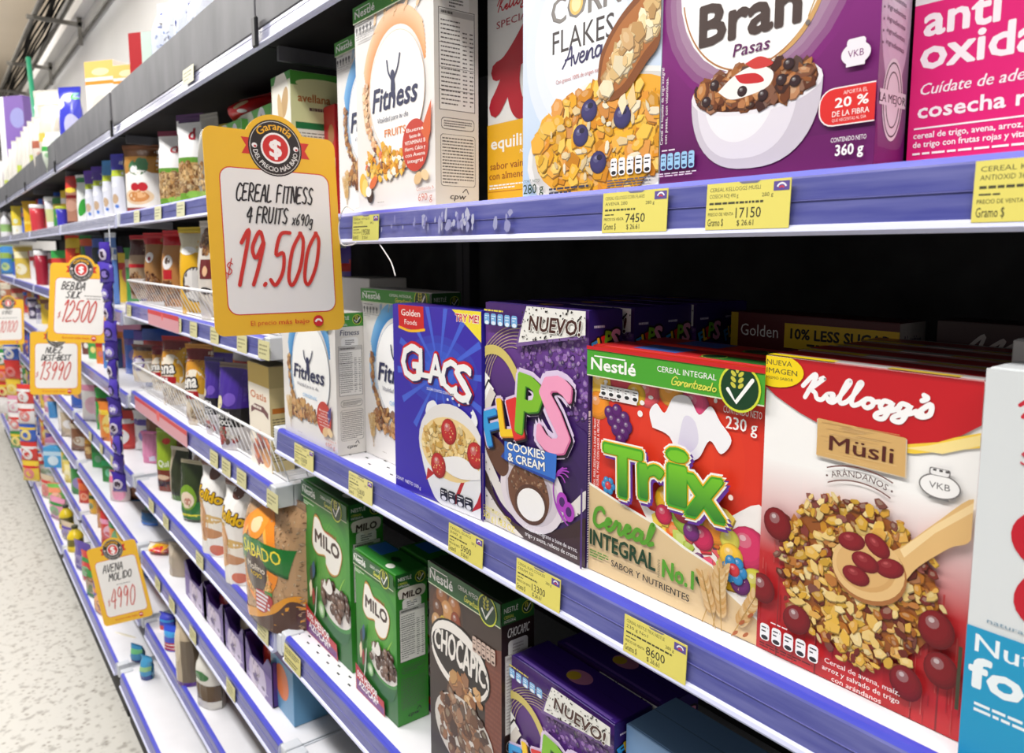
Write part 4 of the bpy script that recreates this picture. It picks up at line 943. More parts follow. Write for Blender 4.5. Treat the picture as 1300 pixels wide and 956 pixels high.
# ------------------------------------------------------------------ shelving bays
YF = .62
def rail_mesh(x0, x1, z, yf, clear=False):
    m = MB(); P = [(yf+.0135, z+.0005, 1), (yf+.0125, z+.0045, 1), (yf+.004, z+.004, 1), (yf+.001, z-.001, 1), (yf-.0005, z-.003, 0), (yf-.004, z-.044, 0), (yf-.0075, z-.046, 2), (yf-.009, z-.050, 2), (yf-.0065, z-.0535, 2), (yf+.004, z-.0535, 2), (yf+.006, z-.05, 2)]
    for i in range(len(P)-1):
        m.mi = P[i+1][2] if i else 1
        a, b = P[i], P[i+1]
        m.face([(x1, a[0], a[1]), (x0, a[0], a[1]), (x0, b[0], b[1]), (x1, b[0], b[1])])
    m.mi = 2
    for x, fl in ((x0, 1), (x1, 0)):
        q = [(x, p[0], p[1]) for p in P]; m.face(q if fl else q[::-1])
    m.mi = 0
    m.face([(x0, yf-.0012, z-.0225), (x1, yf-.0012, z-.0225), (x1, yf-.003, z-.0222), (x0, yf-.003, z-.0222)]) 
    m.mi = 3; m.box(x0, yf-.0034, z-.0232, x1, yf-.001, z-.0225)
    return m
def shelf_part(bay, x0, x1, z, yf, yb, ends=(True, True), clear=False, holes=None):
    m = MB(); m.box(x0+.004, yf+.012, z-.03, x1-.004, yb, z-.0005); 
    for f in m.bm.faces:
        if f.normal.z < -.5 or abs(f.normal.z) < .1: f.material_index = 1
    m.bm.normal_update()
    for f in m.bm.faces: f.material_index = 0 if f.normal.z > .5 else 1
    m.mi = 1
    if holes:
        for (hx0, hx1, hy0, hy1, sx, sy) in holes:
            i = 0; x = hx0
            while x < hx1:
                y = hy0+(sy*.5 if i % 2 else 0)
                while y < hy1: m.face([(x, y, z-.0003), (x+.012, y, z-.0003), (x+.012, y+.0035, z-.0003), (x, y+.0035, z-.0003)]); y += sy
                x += sx; i += 1
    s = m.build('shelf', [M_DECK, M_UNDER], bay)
    e0, e1 = (.035 if ends[0] else 0), (.035 if ends[1] else 0)
    rail_mesh(x0+e0, x1-e1, z, yf).build('price_rail', [M_CLEAR, M_CLEAR, M_RAILE, M_RAILE] if clear else [M_RAIL, M_RAILT, M_RAILE, M_LINE], s)
    for k, on in ((0, ends[0]), (1, ends[1])):
        if not on: continue
        q = MB(); xa, xb = (x0, x0+e0-.002) if k == 0 else (x1-e1+.002, x1)
        q.box(xa, yf+.004, z-.05, xb, yf+.05, z+.004, None, .002)
        xs = x0 if k == 0 else x1-.004
        for xx in (xs, xs+.004): pass
        q.face([(xs, yf+.05, z-.05), (xs, yf+.2, z-.058), (xs, yf+.2, z+.003), (xs, yf+.05, z+.003)][::-1]); q.face([(xs+.004, yf+.05, z-.05), (xs+.004, yf+.2, z-.058), (xs+.004, yf+.2, z+.003), (xs+.004, yf+.05, z+.003)])
        q.face([(xs, yf+.05, z+.003), (xs+.004, yf+.05, z+.003), (xs+.004, yf+.2, z+.003), (xs, yf+.2, z+.003)]); q.face([(xs, yf+.05, z-.05), (xs, yf+.2, z-.058), (xs+.004, yf+.2, z-.058), (xs+.004, yf+.05, z-.05)])
        q.build('end_bracket', M_METALW, s)
    return s
def bay(x0, x1, shelves, label, base=True, ends=(True, True)):
    b = empty('shelf_unit', ((x0+x1)/2, 1.0, FLZ)); tag(b, label, 'shelf unit', 'shelving bays along the aisle')
    ox, oy, oz = (x0+x1)/2, 1.0, FLZ
    made = []
    def part(nm, mb, mat, par=None): o = mb.build(nm, mat, par or b); made.append(o); return o
    m = MB(); m.box(x0, 1.20, FLZ, x1, 1.215, .62); part('back_panel', m, M_BACK)
    for x in (x0, x1-.03):
        m = MB(); m.box(x, 1.17, FLZ, x+.03, 1.202, .64)
        for i in range(40): m.face([(x+.008, 1.1698, -1.9+i*.06), (x+.022, 1.1698, -1.9+i*.06), (x+.022, 1.1698, -1.87+i*.06), (x+.008, 1.1698, -1.87+i*.06)])
        part('upright', m, M_UPR)
    # base deck and kick plate
    s = shelf_part(b, x0, x1, -1.76, .515, 1.20, ends); made.append(s)
    m = MB(); m.box(x0, .545, FLZ, x1, .56, -1.79); part('kick_plate', m, M_BACK)
    for sh in shelves:
        z, yf = sh[0], sh[1]; made.append(shelf_part(b, x0, x1, z, yf, 1.20, ends, len(sh) > 2 and sh[2] == 'clear', sh[3] if len(sh) > 3 else None))
    # top shelf with grey fascia
    m = MB(); m.box(x0, .625, .462, x1, 1.20, .482); m.bm.normal_update()
    for f in m.bm.faces: f.material_index = 0 if f.normal.z > .5 else 1
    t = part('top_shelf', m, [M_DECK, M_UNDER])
    m = MB(); m.box(x0+.002, .618, .492, x1-.002, .632, .632, None, .002); f = part('fascia_board', m, M_FASCIA, t)
    rail_mesh(x0, x1, .506, .622, True).build('price_rail', [M_CLEAR, M_RAILT, M_RAILE, M_RAILE], t)
    for x in (x0+.02,):
        m = MB(); m.box(x-.012, .604, .45, x+.012, .613, .515, None, .003); m.build('rail_clip', M_BLACK, t)
    m = MB(); m.box(x0+.01, .66, .43, x0+.022, 1.19, .462); m.build('shelf_bracket', M_FASCIA, t)
    for o in b.children: o.matrix_parent_inverse = Matrix.Translation((-ox, -oy, -oz))
    return b
LO = [(-.945, YF), (-1.25, YF), (-1.57, YF)]
bay(-1.745, .32, [(.068, YF, '', None), (-.415, YF, '', [(-1.42, -1.12, .66, .86, .045, .035)]), (-.93, YF, '', [(-1.72, -1.40, .655, .72, .028, .03)]), (-1.25, YF), (-1.57, YF)], 'nearest shelf bay full of cereal boxes under the long grey top board')
b1 = [o for o in bpy.data.objects if o.name == 'shelf_unit'][0]
sA = [c for c in b1.children if c.name.startswith('shelf') and not c.name.startswith('shelf_b')][1]
A = Art(.40, .045, 5); A.r = random.Random(4)                          # torn remains of old labels on the upper rail
for i in range(46):
    x = A.r.choice((A.r.uniform(.28, .7), A.r.uniform(.4, .66), A.r.uniform(0, 1))); y = A.r.uniform(.25, .75); n_ = 7; rx, ry = A.r.uniform(.004, .022), A.r.uniform(.08, .3)
    A.poly([(x+rx*A.r.uniform(.5, 1)*math.cos(2*PI*q/n_), y+ry*A.r.uniform(.4, 1)*math.sin(2*PI*q/n_)) for q in range(n_)], mixc4((176, 178, 200), (120, 120, 180), A.r.random()))
m = MB(); A.emit(m.bm, m.lay, lambda x, y, o: (-1.16+x, .6155+(.045-y)*0-.0012-y*-.045*0-.0012*1-(.045-y)*.05-o, .0235+y)); q = m.build('label_residue', M_PAPER, sA); q['kind'] = 'stuff'
bay(-3.40, -1.75, [(.152, YF), (-.205, YF), (-.568, YF)]+LO, 'second shelf bay with wire baskets and bags beside the cereal bay')
bay(-5.08, -3.44, [(.152, YF, 'clear'), (-.25, YF), (-.60, YF)]+LO, 'third shelf bay just past the hanging purple strip')
bay(-6.75, -5.10, [(.152, YF, 'clear'), (-.25, YF), (-.60, YF)]+LO, 'fourth shelf bay with tubs and yellow bags, far down the aisle')
bay(-8.42, -6.77, [(.152, YF, 'clear'), (-.25, YF), (-.60, YF)]+LO, 'fifth shelf bay, blurred near the left edge of the photo')
bay(-10.1, -8.44, [(.152, YF, 'clear'), (-.25, YF), (-.60, YF)]+LO, 'sixth and farthest shelf bay at the end of the aisle')

# ------------------------------------------------------------------ near boxes
ZB, ZA, ZC = -.4145, .0685, -.9295
G_CER = 'cereal boxes on the near bay'
def wipe(*a): return lambda A: A.rect(*a)
# middle shelf
t = carton(.288, .292, .063, (-1.700, .636, ZB), 0, (236, 232, 228), 'white cereal box with blue swoosh, leftmost on the middle shelf', 'white cereal boxes with blue swoosh', fitness_front(.288, .292), nutrition_side(.063, .292, band=(64, 146, 44)))
t = carton(.268, .342, .062, (-1.410, .698, ZB), 0, (236, 232, 228), 'white blue-swoosh cereal box standing half behind the indigo hoop cereal box', 'white cereal boxes with blue swoosh', fitness_front(.268, .342, seed=4), nutrition_side(.062, .342, band=(40, 96, 36), seed=6), top=top_print(.268, .062, None, [wipe(.3, .2, .6, .75, (226, 222, 220))]))
t = carton(.16, .352, .10, (-1.78, .82, ZB), 0, (232, 228, 224), 'plain white carton standing at the back behind the leftmost white cereal boxes')
t = carton(.238, .325, .05, (-1.168, .635, ZB), .089, (54, 40, 160), 'indigo cereal box with red-outlined name and bowl of strawberries', G_CER, glacs_front(.238, .325), None, cols={'r': (60, 46, 176)}, top=top_print(.238, .05, None, [wipe(.1, .2, .4, .8, (80, 40, 150))]))
A = Art(.05, .325); A.rect(0, 0, 1, 1, (62, 48, 180)); A.rect(.3, .28, .9, .62, (236, 236, 240)); A.lines(.32, .29, .88, .61, 40, (60, 60, 80), .5, .05); A.lines(.2, .1, .8, .2, 4, (220, 220, 240))
q = MB(); A.emit(q.bm, q.lay, lambda x, y, o: (.238+o+.00003, x, y)); q.build('side_panel', M_CARD, t)
fl0 = carton(.226, .340, .060, (-.926, .661, ZB), 0, (54, 28, 112), 'purple cookies and cream cereal box, frontmost of its row on the middle shelf', 'purple cereal boxes on the middle shelf', flaps_front(.226, .340), flaps_side(.060, .340), flap=(70, 36, 140), top=top_print(.226, .06, None, [lambda A: A.ell(.5, .55, .1, .06, (220, 140, 180)), lambda A: A.ell(.46, .5, .05, .04, (240, 200, 60)), wipe(.05, .05, .95, .12, (120, 90, 180))]))
for i, (dx, dy, lab) in enumerate(((.004, .078, 'second purple cookies and cream box, right behind the frontmost one'), (.0, .142, 'third purple box in the row, its side peeking past the second'), (.004, .206, 'fourth purple box in the row, in shade near the back'), (.0, .27, 'rearmost purple box of the row, almost lost in the dark'))):
    c = copy_tree(fl0); c.location = (-.926+dx, .661+dy, ZB); c['label'] = lab
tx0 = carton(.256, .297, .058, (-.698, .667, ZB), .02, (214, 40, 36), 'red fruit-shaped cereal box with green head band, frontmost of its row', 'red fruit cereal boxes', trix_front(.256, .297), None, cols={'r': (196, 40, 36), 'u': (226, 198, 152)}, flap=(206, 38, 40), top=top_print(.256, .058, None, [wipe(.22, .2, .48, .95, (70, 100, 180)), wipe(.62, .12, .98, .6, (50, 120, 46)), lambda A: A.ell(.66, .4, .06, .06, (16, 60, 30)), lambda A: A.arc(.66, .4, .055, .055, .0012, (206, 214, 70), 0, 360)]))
c = copy_tree(tx0); c.location = (-.694, .742, ZB); c.rotation_euler = (0, 0, 0); c['label'] = 'second red fruit cereal box standing directly behind the frontmost one'
A = Art(.058, .297); A.rect(0, .875, 1, .985, (74, 164, 46)); A.text('NESTLÉ', .1, .945, .022, W_, width=.8); A.text('CEREAL', .1, .9, .02, (240, 240, 200), width=.8); A.rect(.2, .1, .9, .6, (236, 232, 226)); A.lines(.25, .12, .85, .58, 26, (80, 60, 60), .4, .05)
q = MB(); A.emit(q.bm, q.lay, lambda x, y, o: (.256+o+.00003, x, y)); q.build('side_panel', M_CARD, tx0)
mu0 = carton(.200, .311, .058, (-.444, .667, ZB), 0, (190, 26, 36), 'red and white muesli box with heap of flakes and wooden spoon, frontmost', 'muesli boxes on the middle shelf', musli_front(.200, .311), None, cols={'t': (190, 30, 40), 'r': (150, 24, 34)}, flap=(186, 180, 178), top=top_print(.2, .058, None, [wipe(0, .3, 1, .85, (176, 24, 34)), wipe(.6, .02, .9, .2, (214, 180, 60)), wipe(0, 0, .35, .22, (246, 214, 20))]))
for i, (dx, lab) in enumerate(((-.004, 'second muesli box, its red top edge just behind the frontmost one'), (.0, 'third muesli box in the row behind the spoon print'), (-.006, 'rearmost muesli box of the row in front of the dark red box'))):
    c = copy_tree(mu0); c.location = (-.444+dx, .667+.0635*(i+1), ZB+(.0 if i != 1 else .0)); c['label'] = lab
carton(.23, .326, .056, (-.234, .640, ZB), 0, (224, 228, 230), 'white box with red letter shape and turquoise foot at right edge', G_CER, white_k_front(.23, .326), cols={'l': (214, 218, 220)})
carton(.23, .338, .056, (-.256, .752, ZB), 0, (216, 214, 212), 'white box top peeking out behind the turquoise-footed box', None)
carton(.238, .330, .065, (-.664, .905, ZB), 0, (84, 20, 24), 'dark red box with yellow less-sugar band standing deep in the shelf', None, golden_front(.238, .330), nutrition_side(.065, .330, 'Nutrition', base=(206, 196, 190), seed=8), flap=(96, 26, 30))
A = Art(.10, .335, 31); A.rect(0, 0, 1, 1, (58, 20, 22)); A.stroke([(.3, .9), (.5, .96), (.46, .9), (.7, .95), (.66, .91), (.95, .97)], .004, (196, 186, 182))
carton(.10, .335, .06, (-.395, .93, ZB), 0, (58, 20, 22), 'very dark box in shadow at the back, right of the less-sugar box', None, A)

# upper shelf
carton(.26, .352, .08, (-1.487, .69, ZA), 0, (224, 220, 216), 'white cereal box with blue swoosh on upper shelf, partly behind the orange-swoosh box', None, fitness_front(.26, .352, seed=9))
carton(.273, .372, .084, (-1.320, .650, ZA), 0, (238, 234, 230), 'tall white cereal box with orange swoosh beside the big price sign', G_CER, fitness_front(.273, .372, False, seed=10), nutrition_side(.084, .372, seed=12))
carton(.255, .370, .06, (-1.045, .752, ZA), 0, (232, 230, 226), 'white and yellow vanilla cereal box with big red letter, set back', G_CER, specialk_front(.255, .370))
carton(.2435, .370, .055, (-.8225, .650, ZA), 0, (216, 224, 236), 'pale blue corn flakes box with oat scoop and blueberries', G_CER, cornflakes_front(.2435, .370), cols={'r': (226, 214, 120)})
carton(.241, .370, .052, (-.578, .650, ZA), 0, (110, 20, 102), 'purple bran flakes box with white bowl picture', G_CER, bran_front(.241, .370), rays_side(.052, .370), cols={'r': (180, 120, 176)})
carton(.26, .370, .055, (-.333, .700, ZA), 0, (222, 26, 116), 'bright pink box with white lettering at upper right', G_CER, pink_front(.26, .370))

# lower shelf
carton(.250, .384, .082, (-1.720, .682, ZC), 0, (46, 130, 42), 'larger green chocolate cereal box beside the brown rice bag', 'green chocolate cereal boxes', milo_front(.25, .384), milo_side(.082, .384), flap=(30, 96, 36), top=top_print(.25, .082, None, [wipe(.1, .2, .9, .8, (26, 84, 34)), lambda A: A.ell(.75, .4, .08, .06, (230, 230, 220))]))
ml = carton(.175, .312, .070, (-1.413, .668, ZC), 0, (50, 140, 44), 'smaller green chocolate cereal box in front, beside the dark brown box', 'green chocolate cereal boxes', milo_front(.175, .312, 27), milo_side(.07, .312), flap=(40, 120, 42), top=top_print(.175, .07, None, [wipe(.06, .35, .4, .95, (40, 110, 190)), lambda A: A.ell(.62, .55, .09, .05, (16, 56, 26)), lambda A: A.ell(.74, .2, .07, .05, (230, 230, 220))]))
c = copy_tree(ml); c.location = (-1.36, .75, ZC); c['label'] = 'third green box with blue top patch, behind the smaller front one'
carton(.217, .384, .066, (-1.117, .670, ZC), 0, (50, 34, 30), 'dark brown chocolate cereal box with green head band', G_CER, chocapic_front(.217, .384), nutrition_side(.066, .384, 'CHOCAPIC', W_, (44, 28, 24), (34, 96, 40), 9, (190, 180, 176)), flap=(36, 60, 34))
for i, lab in enumerate(('purple cereal box on lower shelf, seen from above in shade', 'second purple cereal box behind the shaded one on the lower shelf')):
    c = copy_tree(fl0); c.location = (-.893+.012*i, .685+.085*i, ZC-.04); c['label'] = lab; c['group'] = 'purple cereal boxes on the lower shelf'; c.scale = (1, 1.25, .88)
for o in bpy.data.objects:
    if o.get('group') == 'purple cereal boxes on the lower shelf': o.location.z = ZC
A = Art(.16, .30, 33); A.rect(0, 0, 1, 1, (110, 150, 200)); A.rect(0, .6, 1, .9, (60, 90, 160)); A.text('NUEVO', .1, .7, .08, W_, width=.7, bold=.03)
carton(.16, .30, .10, (-.66, .70, ZC), 0, (120, 160, 206), 'light blue box on the lower shelf below the yellow price labels', None, None, None, flap=(126, 166, 212))

# ------------------------------------------------------------------ bags, tubs, bottles
def pouch_surface(w, h, d, kind, ph):
    def S(x, y):
        u = 2*x/w-1; v = min(max(y/h, 0), 1)
        if kind == 'stand': f = (.78+.22*min(v/.2, 1))*(1 if v < .45 else max(0, 1-((v-.45)/.5)**1.7) if v < .95 else 0)
        elif kind == 'pillow': f = max(0, math.sin(PI*min(max((v-.04)/.9, 0), 1)))**.6
        else: f = (.92+.08*v)*(1 if v < .62 else max(0, 1-((v-.62)/.33)**2) if v < .95 else 0)
        th = d/2*f*max(0, 1-abs(u)**2.8)**.7+.0012
        wr = .0016*math.sin(9*u+11*v+ph)*math.sin(7*v-5*u+ph*2)*min(1, f*2)
        X = (x-w/2)*(1-.10*f*(d/w)*1.2) + (.006*math.sin(8*v+ph) if v > .8 else 0)
        return X, th+wr
    return S
def pouch(w, h, d, loc, rz, base, label, cat='bag', group=None, art=None, kind='stand', name='pouch', seal=None, nx=12, nz=16, lean=0.0, parts=True, mat=None):
    ph = RND.uniform(0, 6); S = pouch_surface(w, h, d, kind, ph); mat = mat or M_FILM
    m = MB().col(base)
    fr = lambda x, y, o: (lambda q: (q[0], -(q[1]+o)+lean*y, y))(S(x, y))
    bk = lambda x, y, o: (lambda q: (q[0], (q[1]+o)+lean*y, y))(S(x, y))
    m.grid([[fr(w*i/nx, h*j/nz, 0) for i in range(nx+1)] for j in range(nz+1)])
    m.grid([[bk(w*i/nx, h*j/nz, 0) for i in range(nx, -1, -1)] for j in range(nz+1)])
    for i in range(nx): m.face([fr(w*i/nx, 0, 0), bk(w*i/nx, 0, 0), bk(w*(i+1)/nx, 0, 0), fr(w*(i+1)/nx, 0, 0)])
    bmesh.ops.remove_doubles(m.bm, verts=m.bm.verts, dist=.0002)
    if art is not None:
        art.emit(m.bm, m.lay, lambda x, y, o: fr(x, y, o*3+.0005), (nx, nz))
    if parts:
        t = empty(name, loc, rz); m.build('bag', mat, t)
        q = MB().col(seal or base)
        R = []
        for j in range(4):
            y = h*.95+j*h*.022; R.append([(fr(w*i/nx, min(y, h), .001)[0], fr(w*i/nx, min(y, h), 0)[1]-.0012-.0012*(j % 2), y) for i in range(nx+1)])
        q.grid(R, smooth=False); q.grid([[(p[0], p[1]+.003, p[2]) for p in r][::-1] for r in R], smooth=False); q.build('top_seal', mat, t)
    else:
        t = m.build(name, mat); t.location = loc; t.rotation_euler = (0, 0, rz)
    return tag(t, label, cat, group)
def bands(w, h, bs=(), es=(), fl=(), seed=1, tx=()):
    A = Art(w, h, seed); A.FST = .03
    for b in bs:
        if len(b) == 3: A.rect(0, b[0], 1, b[1], b[2])
        else: A.rect(b[0], b[1], b[2], b[3], b[4])
    for f in fl: A.flakes(in_ell(f[0], f[1], f[2], f[3]), f[4], f[5], f[6])
    for e in es: A.ell(e[0], e[1], e[2], e[3], e[4], e[5] if len(e) > 5 else 0)
    for t in tx: A.text(t[0], t[1], t[2], t[3], t[4], width=t[5], bold=.03, rot=t[6] if len(t) > 6 else 0)
    return A
def tub(w, h, loc, body, lid, label, cat='tub', group=None, name='plastic_tub', band=None, taper=.88):
    t = empty(name, loc); r = w/2
    m = MB(); cb, cc = lin(body), lin(band or body)
    m.lathe([(r*taper, 0), (r*taper, h*.02), (r*(taper+.03), h*.25), (r*(taper+.08), h*.62), (r*.985, h*.86)], 18, lambda i, j: cc if i in (2,) else cb); m.build('tub_body', M_PLASTIC, t)
    m = MB().col(lid); m.lathe([(r, h*.86), (r*1.03, h*.88), (r*1.03, h*.98), (r*.96, h)], 18); m.build('lid', M_PLASTIC, t)
    return tag(t, label, cat, group)
def bottle(w, h, loc, body, cap, label, cat='bottle', group=None, name='bottle', band=None):
    t = empty(name, loc); r = w/2; cb, cc = lin(body), lin(band or body); m = MB()
    m.lathe([(r*.92, 0), (r, h*.04), (r, h*.2), (r*.97, h*.22), (r*.97, h*.5), (r, h*.52), (r*.96, h*.6), (r*.7, h*.74), (r*.36, h*.84), (r*.34, h*.9)], 16, lambda i, j: cc if i == 3 else cb); m.build('bottle_body', M_PLASTIC, t)
    m = MB().col(cap); m.lathe([(r*.4, h*.89), (r*.42, h*.9), (r*.42, h*.99), (r*.36, h)], 12); m.build('cap', M_PLASTIC, t)
    return tag(t, label, cat, group)
def smallbox(w, h, d, loc, rz, base, label, cat='carton', group=None, art=None, side=None, cols=None, name='carton'):
    t = empty(name, loc, rz); tag(t, label, cat, group)
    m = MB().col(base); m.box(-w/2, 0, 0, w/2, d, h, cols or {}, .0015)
    if art is not None: art.emit(m.bm, m.lay, lambda x, y, o: (x-w/2, -o-.0002, y))
    if side is not None: side.emit(m.bm, m.lay, lambda x, y, o: (w/2+o+.0002, x, y))
    m.build('card_body', M_CARD, t)
    f = MB().col(base); f.box(-w/2+.002, .002, h-.0002, w/2-.002, d-.002, h+.0012, cols and {'t': cols.get('t', base)}, .0004); f.build('top_flap', M_CARD, t)
    return t

# ---- second bay, top row of pouches (big price sign hides part of it)
def PI_(x, y, w, h, rz, z): return (x, y, z), w, h, rz
def put(fn, spec, *a, **k): pass
NUT = [(196, 150, 90), (170, 122, 70), (216, 178, 120), (140, 96, 56), (230, 200, 150)]
L, w, h, rz = ((-3.4168, 0.7200, 0.1525), 0.1632, 0.2750, 0.750)
pouch(w, h, .07, L, rz, (244, 240, 236), 'brown-topped dessert mix pouch with strawberries and a peach half', 'bag', None, bands(w, h, [(0, .1, (150, 60, 56)), (.84, 1, (104, 66, 34)), (.6, .85, (176, 124, 52))], [(.5, .7, .28, .22, (70, 120, 80)), (.38, .66, .1, .1, (240, 240, 240)), (.52, .55, .4, .16, (246, 244, 240)), (.5, .26, .4, .2, (236, 206, 170)), (.5, .26, .3, .14, (206, 140, 84)), (.56, .28, .16, .07, (230, 180, 130)), (.42, .4, .12, .1, (190, 40, 50)), (.64, .4, .14, .11, (196, 44, 54))]), seal=(110, 66, 36))
GRA = lambda w, h, s: bands(w, h, [(.1, .46, (190, 150, 96)), (0, .1, (120, 170, 60)), (.46, .52, (96, 150, 50))], [(.3, .08, .3, .1, (110, 160, 50)), (.75, .1, .3, .1, (140, 190, 80))], [(.5, .3, .46, .16, 90, .1, NUT)], s, [('d', .55, .72, .13, (176, 30, 48), .24)])
L, w, h, rz = ((-2.8416, 0.7000, 0.1525), 0.1179, 0.2584, 0.700)
pouch(w, h, .07, L, rz, (244, 242, 242), 'white granola pouch with clear window and red letter, left of the tall one', 'bag', None, GRA(w, h, 3), seal=(120, 30, 60))
L, w, h, rz = ((-2.5628, 0.6900, 0.1525), 0.1137, 0.2750, 0.500)
A = GRA(w, h, 4); A.rect(.1, .92, .9, 1, (74, 36, 90))
pouch(w, h, .06, L, rz, (244, 243, 243), 'tall white granola pouch with purple fold at its top', 'bag', None, A, seal=(84, 40, 96))
L, w, h, rz = ((-2.4143, 0.7000, 0.1525), 0.0890, 0.2573, 0.300)
pouch(w, h, .06, L, rz, (150, 146, 136), 'grey-green seed pouch just left of the big price sign', 'bag', None, bands(w, h, [(0, .12, (150, 180, 90))], [], [(.5, .3, .4, .15, 50, .1, NUT)]))
L, w, h, rz = ((-2.6687, 0.8400, 0.1525), 0.2253, 0.2750, 0.400)
pouch(w, h, .07, L, rz, (214, 186, 30), 'yellow snack bag at the back above the big price sign', 'bag', None, bands(w, h, [(.86, 1, (90, 60, 20))], [(.6, .9, .2, .08, (170, 60, 120))]), seal=(206, 180, 30))
for sx, (l_, lab) in enumerate((((276, 308, 157), 'pale green carton peeking over the big sign, left one'), ((299, 346, 141), 'pale green carton peeking over the big sign, beside the hazelnut drink'))):
    if sx == 0: L, w, h, rz = ((-2.2961, 0.7200, 0.1525), 0.2312, 0.2185, 0.000)
    else: L, w, h, rz = ((-2.1475, 0.7400, 0.1525), 0.2931, 0.2351, 0.000)
    smallbox(w, h, .075, L, rz, (214, 236, 214), lab, 'carton', 'pale green cartons', bands(w, h, [(.88, 1, (110, 190, 90))], [(.75, .8, .12, .16, (244, 246, 250)), (.75, .8, .03, .1, (50, 60, 90)), (.3, .7, .3, .3, (244, 246, 226))]), None, {'r': (104, 190, 80), 't': (120, 200, 100)})
L, w, h, rz = ((-2.2727, 0.8000, 0.3600), 0.1630, 0.1373, 0.200)
pouch(w*1.1, .09, .16, (L[0], L[1], .3625), rz, (206, 36, 38), 'red snack bag lying on the green cartons beside the hazelnut drink', 'bag', None, bands(w, .09, [], [(.75, .6, .14, .05, (220, 190, 150), .4), (.8, .4, .1, .03, (240, 240, 240))]), kind='pillow', seal=(180, 30, 34))
L, w, h, rz = ((-1.7956, 0.6720, 0.1525), 0.1168, 0.2529, 0.000)
A = bands(.118, h, [(.93, 1, (60, 150, 50))], [(.5, .62, .5, .9, (240, 234, 222)), (.7, .74, .16, .3, (190, 150, 90), -.4), (.45, .68, .12, .34, (206, 170, 110), .2), (.6, .45, .5, .2, (120, 60, 60)), (.6, .43, .46, .17, (240, 234, 228))])
S = bands(.125, h, [(.88, 1, (74, 150, 56)), (0, .88, (214, 214, 160)), (.08, .5, .88, .56, (30, 110, 60))], [(.6, .9, .5, .1, (214, 214, 160))], [], 2, [('avellana', .14, .74, .07, (176, 100, 40), .62)]); S.lines(.35, .655, .82, .69, 1, (90, 60, 60), .8); S.rect(.1, .1, .88, .5, (230, 228, 214)); S.lines(.12, .1, .86, .48, 14, (120, 116, 100), .35, .03)
smallbox(.118, h, .125, (-1.752, .672, .1525), 0, (226, 224, 200), 'tall hazelnut drink carton above the big price sign', 'carton', None, A, S, {'r': (214, 214, 160), 't': (80, 160, 60)})
L, w, h, rz = ((-1.6749, 0.7500, 0.0685), 0.0781, 0.2633, 0.000)
smallbox(w, h, .05, L, rz, (196, 34, 38), 'small red packet in the gap left of the white swoosh boxes', 'carton', None, bands(w, h, [(.2, .55, (226, 220, 210))], [(.75, .75, .2, .3, (190, 130, 80))]))

# ---- second bay, upper basket row
ZS = -.2045
BRC = [(120, 70, 34), (150, 96, 50), (180, 130, 76), (96, 52, 26)]
G = 'bags in the upper wire basket'
L, w, h, rz = ((-3.6612, 0.7400, -0.2045), 0.1046, 0.2733, 0.600)
pouch(w, h, .08, L, rz, (176, 150, 120), 'brown cereal bag with red label, leftmost in the upper wire basket', 'bag', G, bands(w, h, [(.7, .95, (96, 60, 56)), (.5, .56, (190, 30, 40))], [], [(.5, .25, .4, .2, 70, .1, BRC)], 5), seal=(196, 30, 40))
L, w, h, rz = ((-3.3230, 0.7300, -0.2045), 0.0953, 0.2771, 0.600)
pouch(w, h, .08, L, rz, (166, 120, 70), 'brown cereal bag with white emblem, second in the upper wire basket', 'bag', G, bands(w, h, [(.85, 1, (200, 40, 46))], [(.5, .66, .22, .22, (240, 236, 236)), (.5, .64, .1, .1, (150, 30, 40))], [(.5, .25, .4, .2, 80, .1, BRC)], 6), seal=(200, 40, 46))
L, w, h, rz = ((-2.9788, 0.7200, -0.2045), 0.1087, 0.2791, 0.550)
pouch(w, h, .08, L, rz, (190, 130, 70), 'orange-brown cereal bag with red square label, third in the upper basket', 'bag', G, bands(w, h, [(.82, 1, (206, 36, 44)), (.3, .38, .72, .5, (190, 30, 40))], [(.5, .6, .22, .24, (230, 226, 226)), (.5, .62, .12, .12, (90, 70, 60))], [(.5, .2, .4, .16, 60, .1, BRC)], 7), seal=(206, 36, 44))
L, w, h, rz = ((-2.6430, 0.7000, -0.2045), 0.1158, 0.2820, 0.500)
pouch(w, h, .08, L, rz, (226, 174, 30), 'yellow bag with white arch in the upper wire basket', 'bag', G, bands(w, h, [(.72, .95, (230, 220, 190))], [(.8, .35, .42, .5, (60, 50, 46)), (.83, .35, .40, .47, (226, 222, 218)), (.5, .74, .3, .12, (244, 244, 244)), (.55, .3, .14, .1, (120, 80, 50))]), seal=(216, 186, 40))
L, w, h, rz = ((-2.3919, 0.6850, -0.2045), 0.1143, 0.2944, 0.300)
pouch(w, h, .07, L, rz, (214, 206, 196), 'clear pouch of brown flakes, rightmost in the upper basket by the big sign', 'bag', G, bands(w, h, [(.4, .42, .9, .62, (110, 40, 40))], [(.62, .5, .1, .14, (226, 180, 140)), (.6, .3, .24, .1, (40, 36, 36))], [(.55, .82, .4, .14, 70, .09, BRC)], 8))
L, w, h, rz = ((-2.1774, 0.7000, -0.2045), 0.3156, 0.2486, 0.000)
pouch(w, h, .07, L, rz, (170, 120, 60), 'brown bag in the upper wire basket hidden behind the big price sign', 'bag', G)
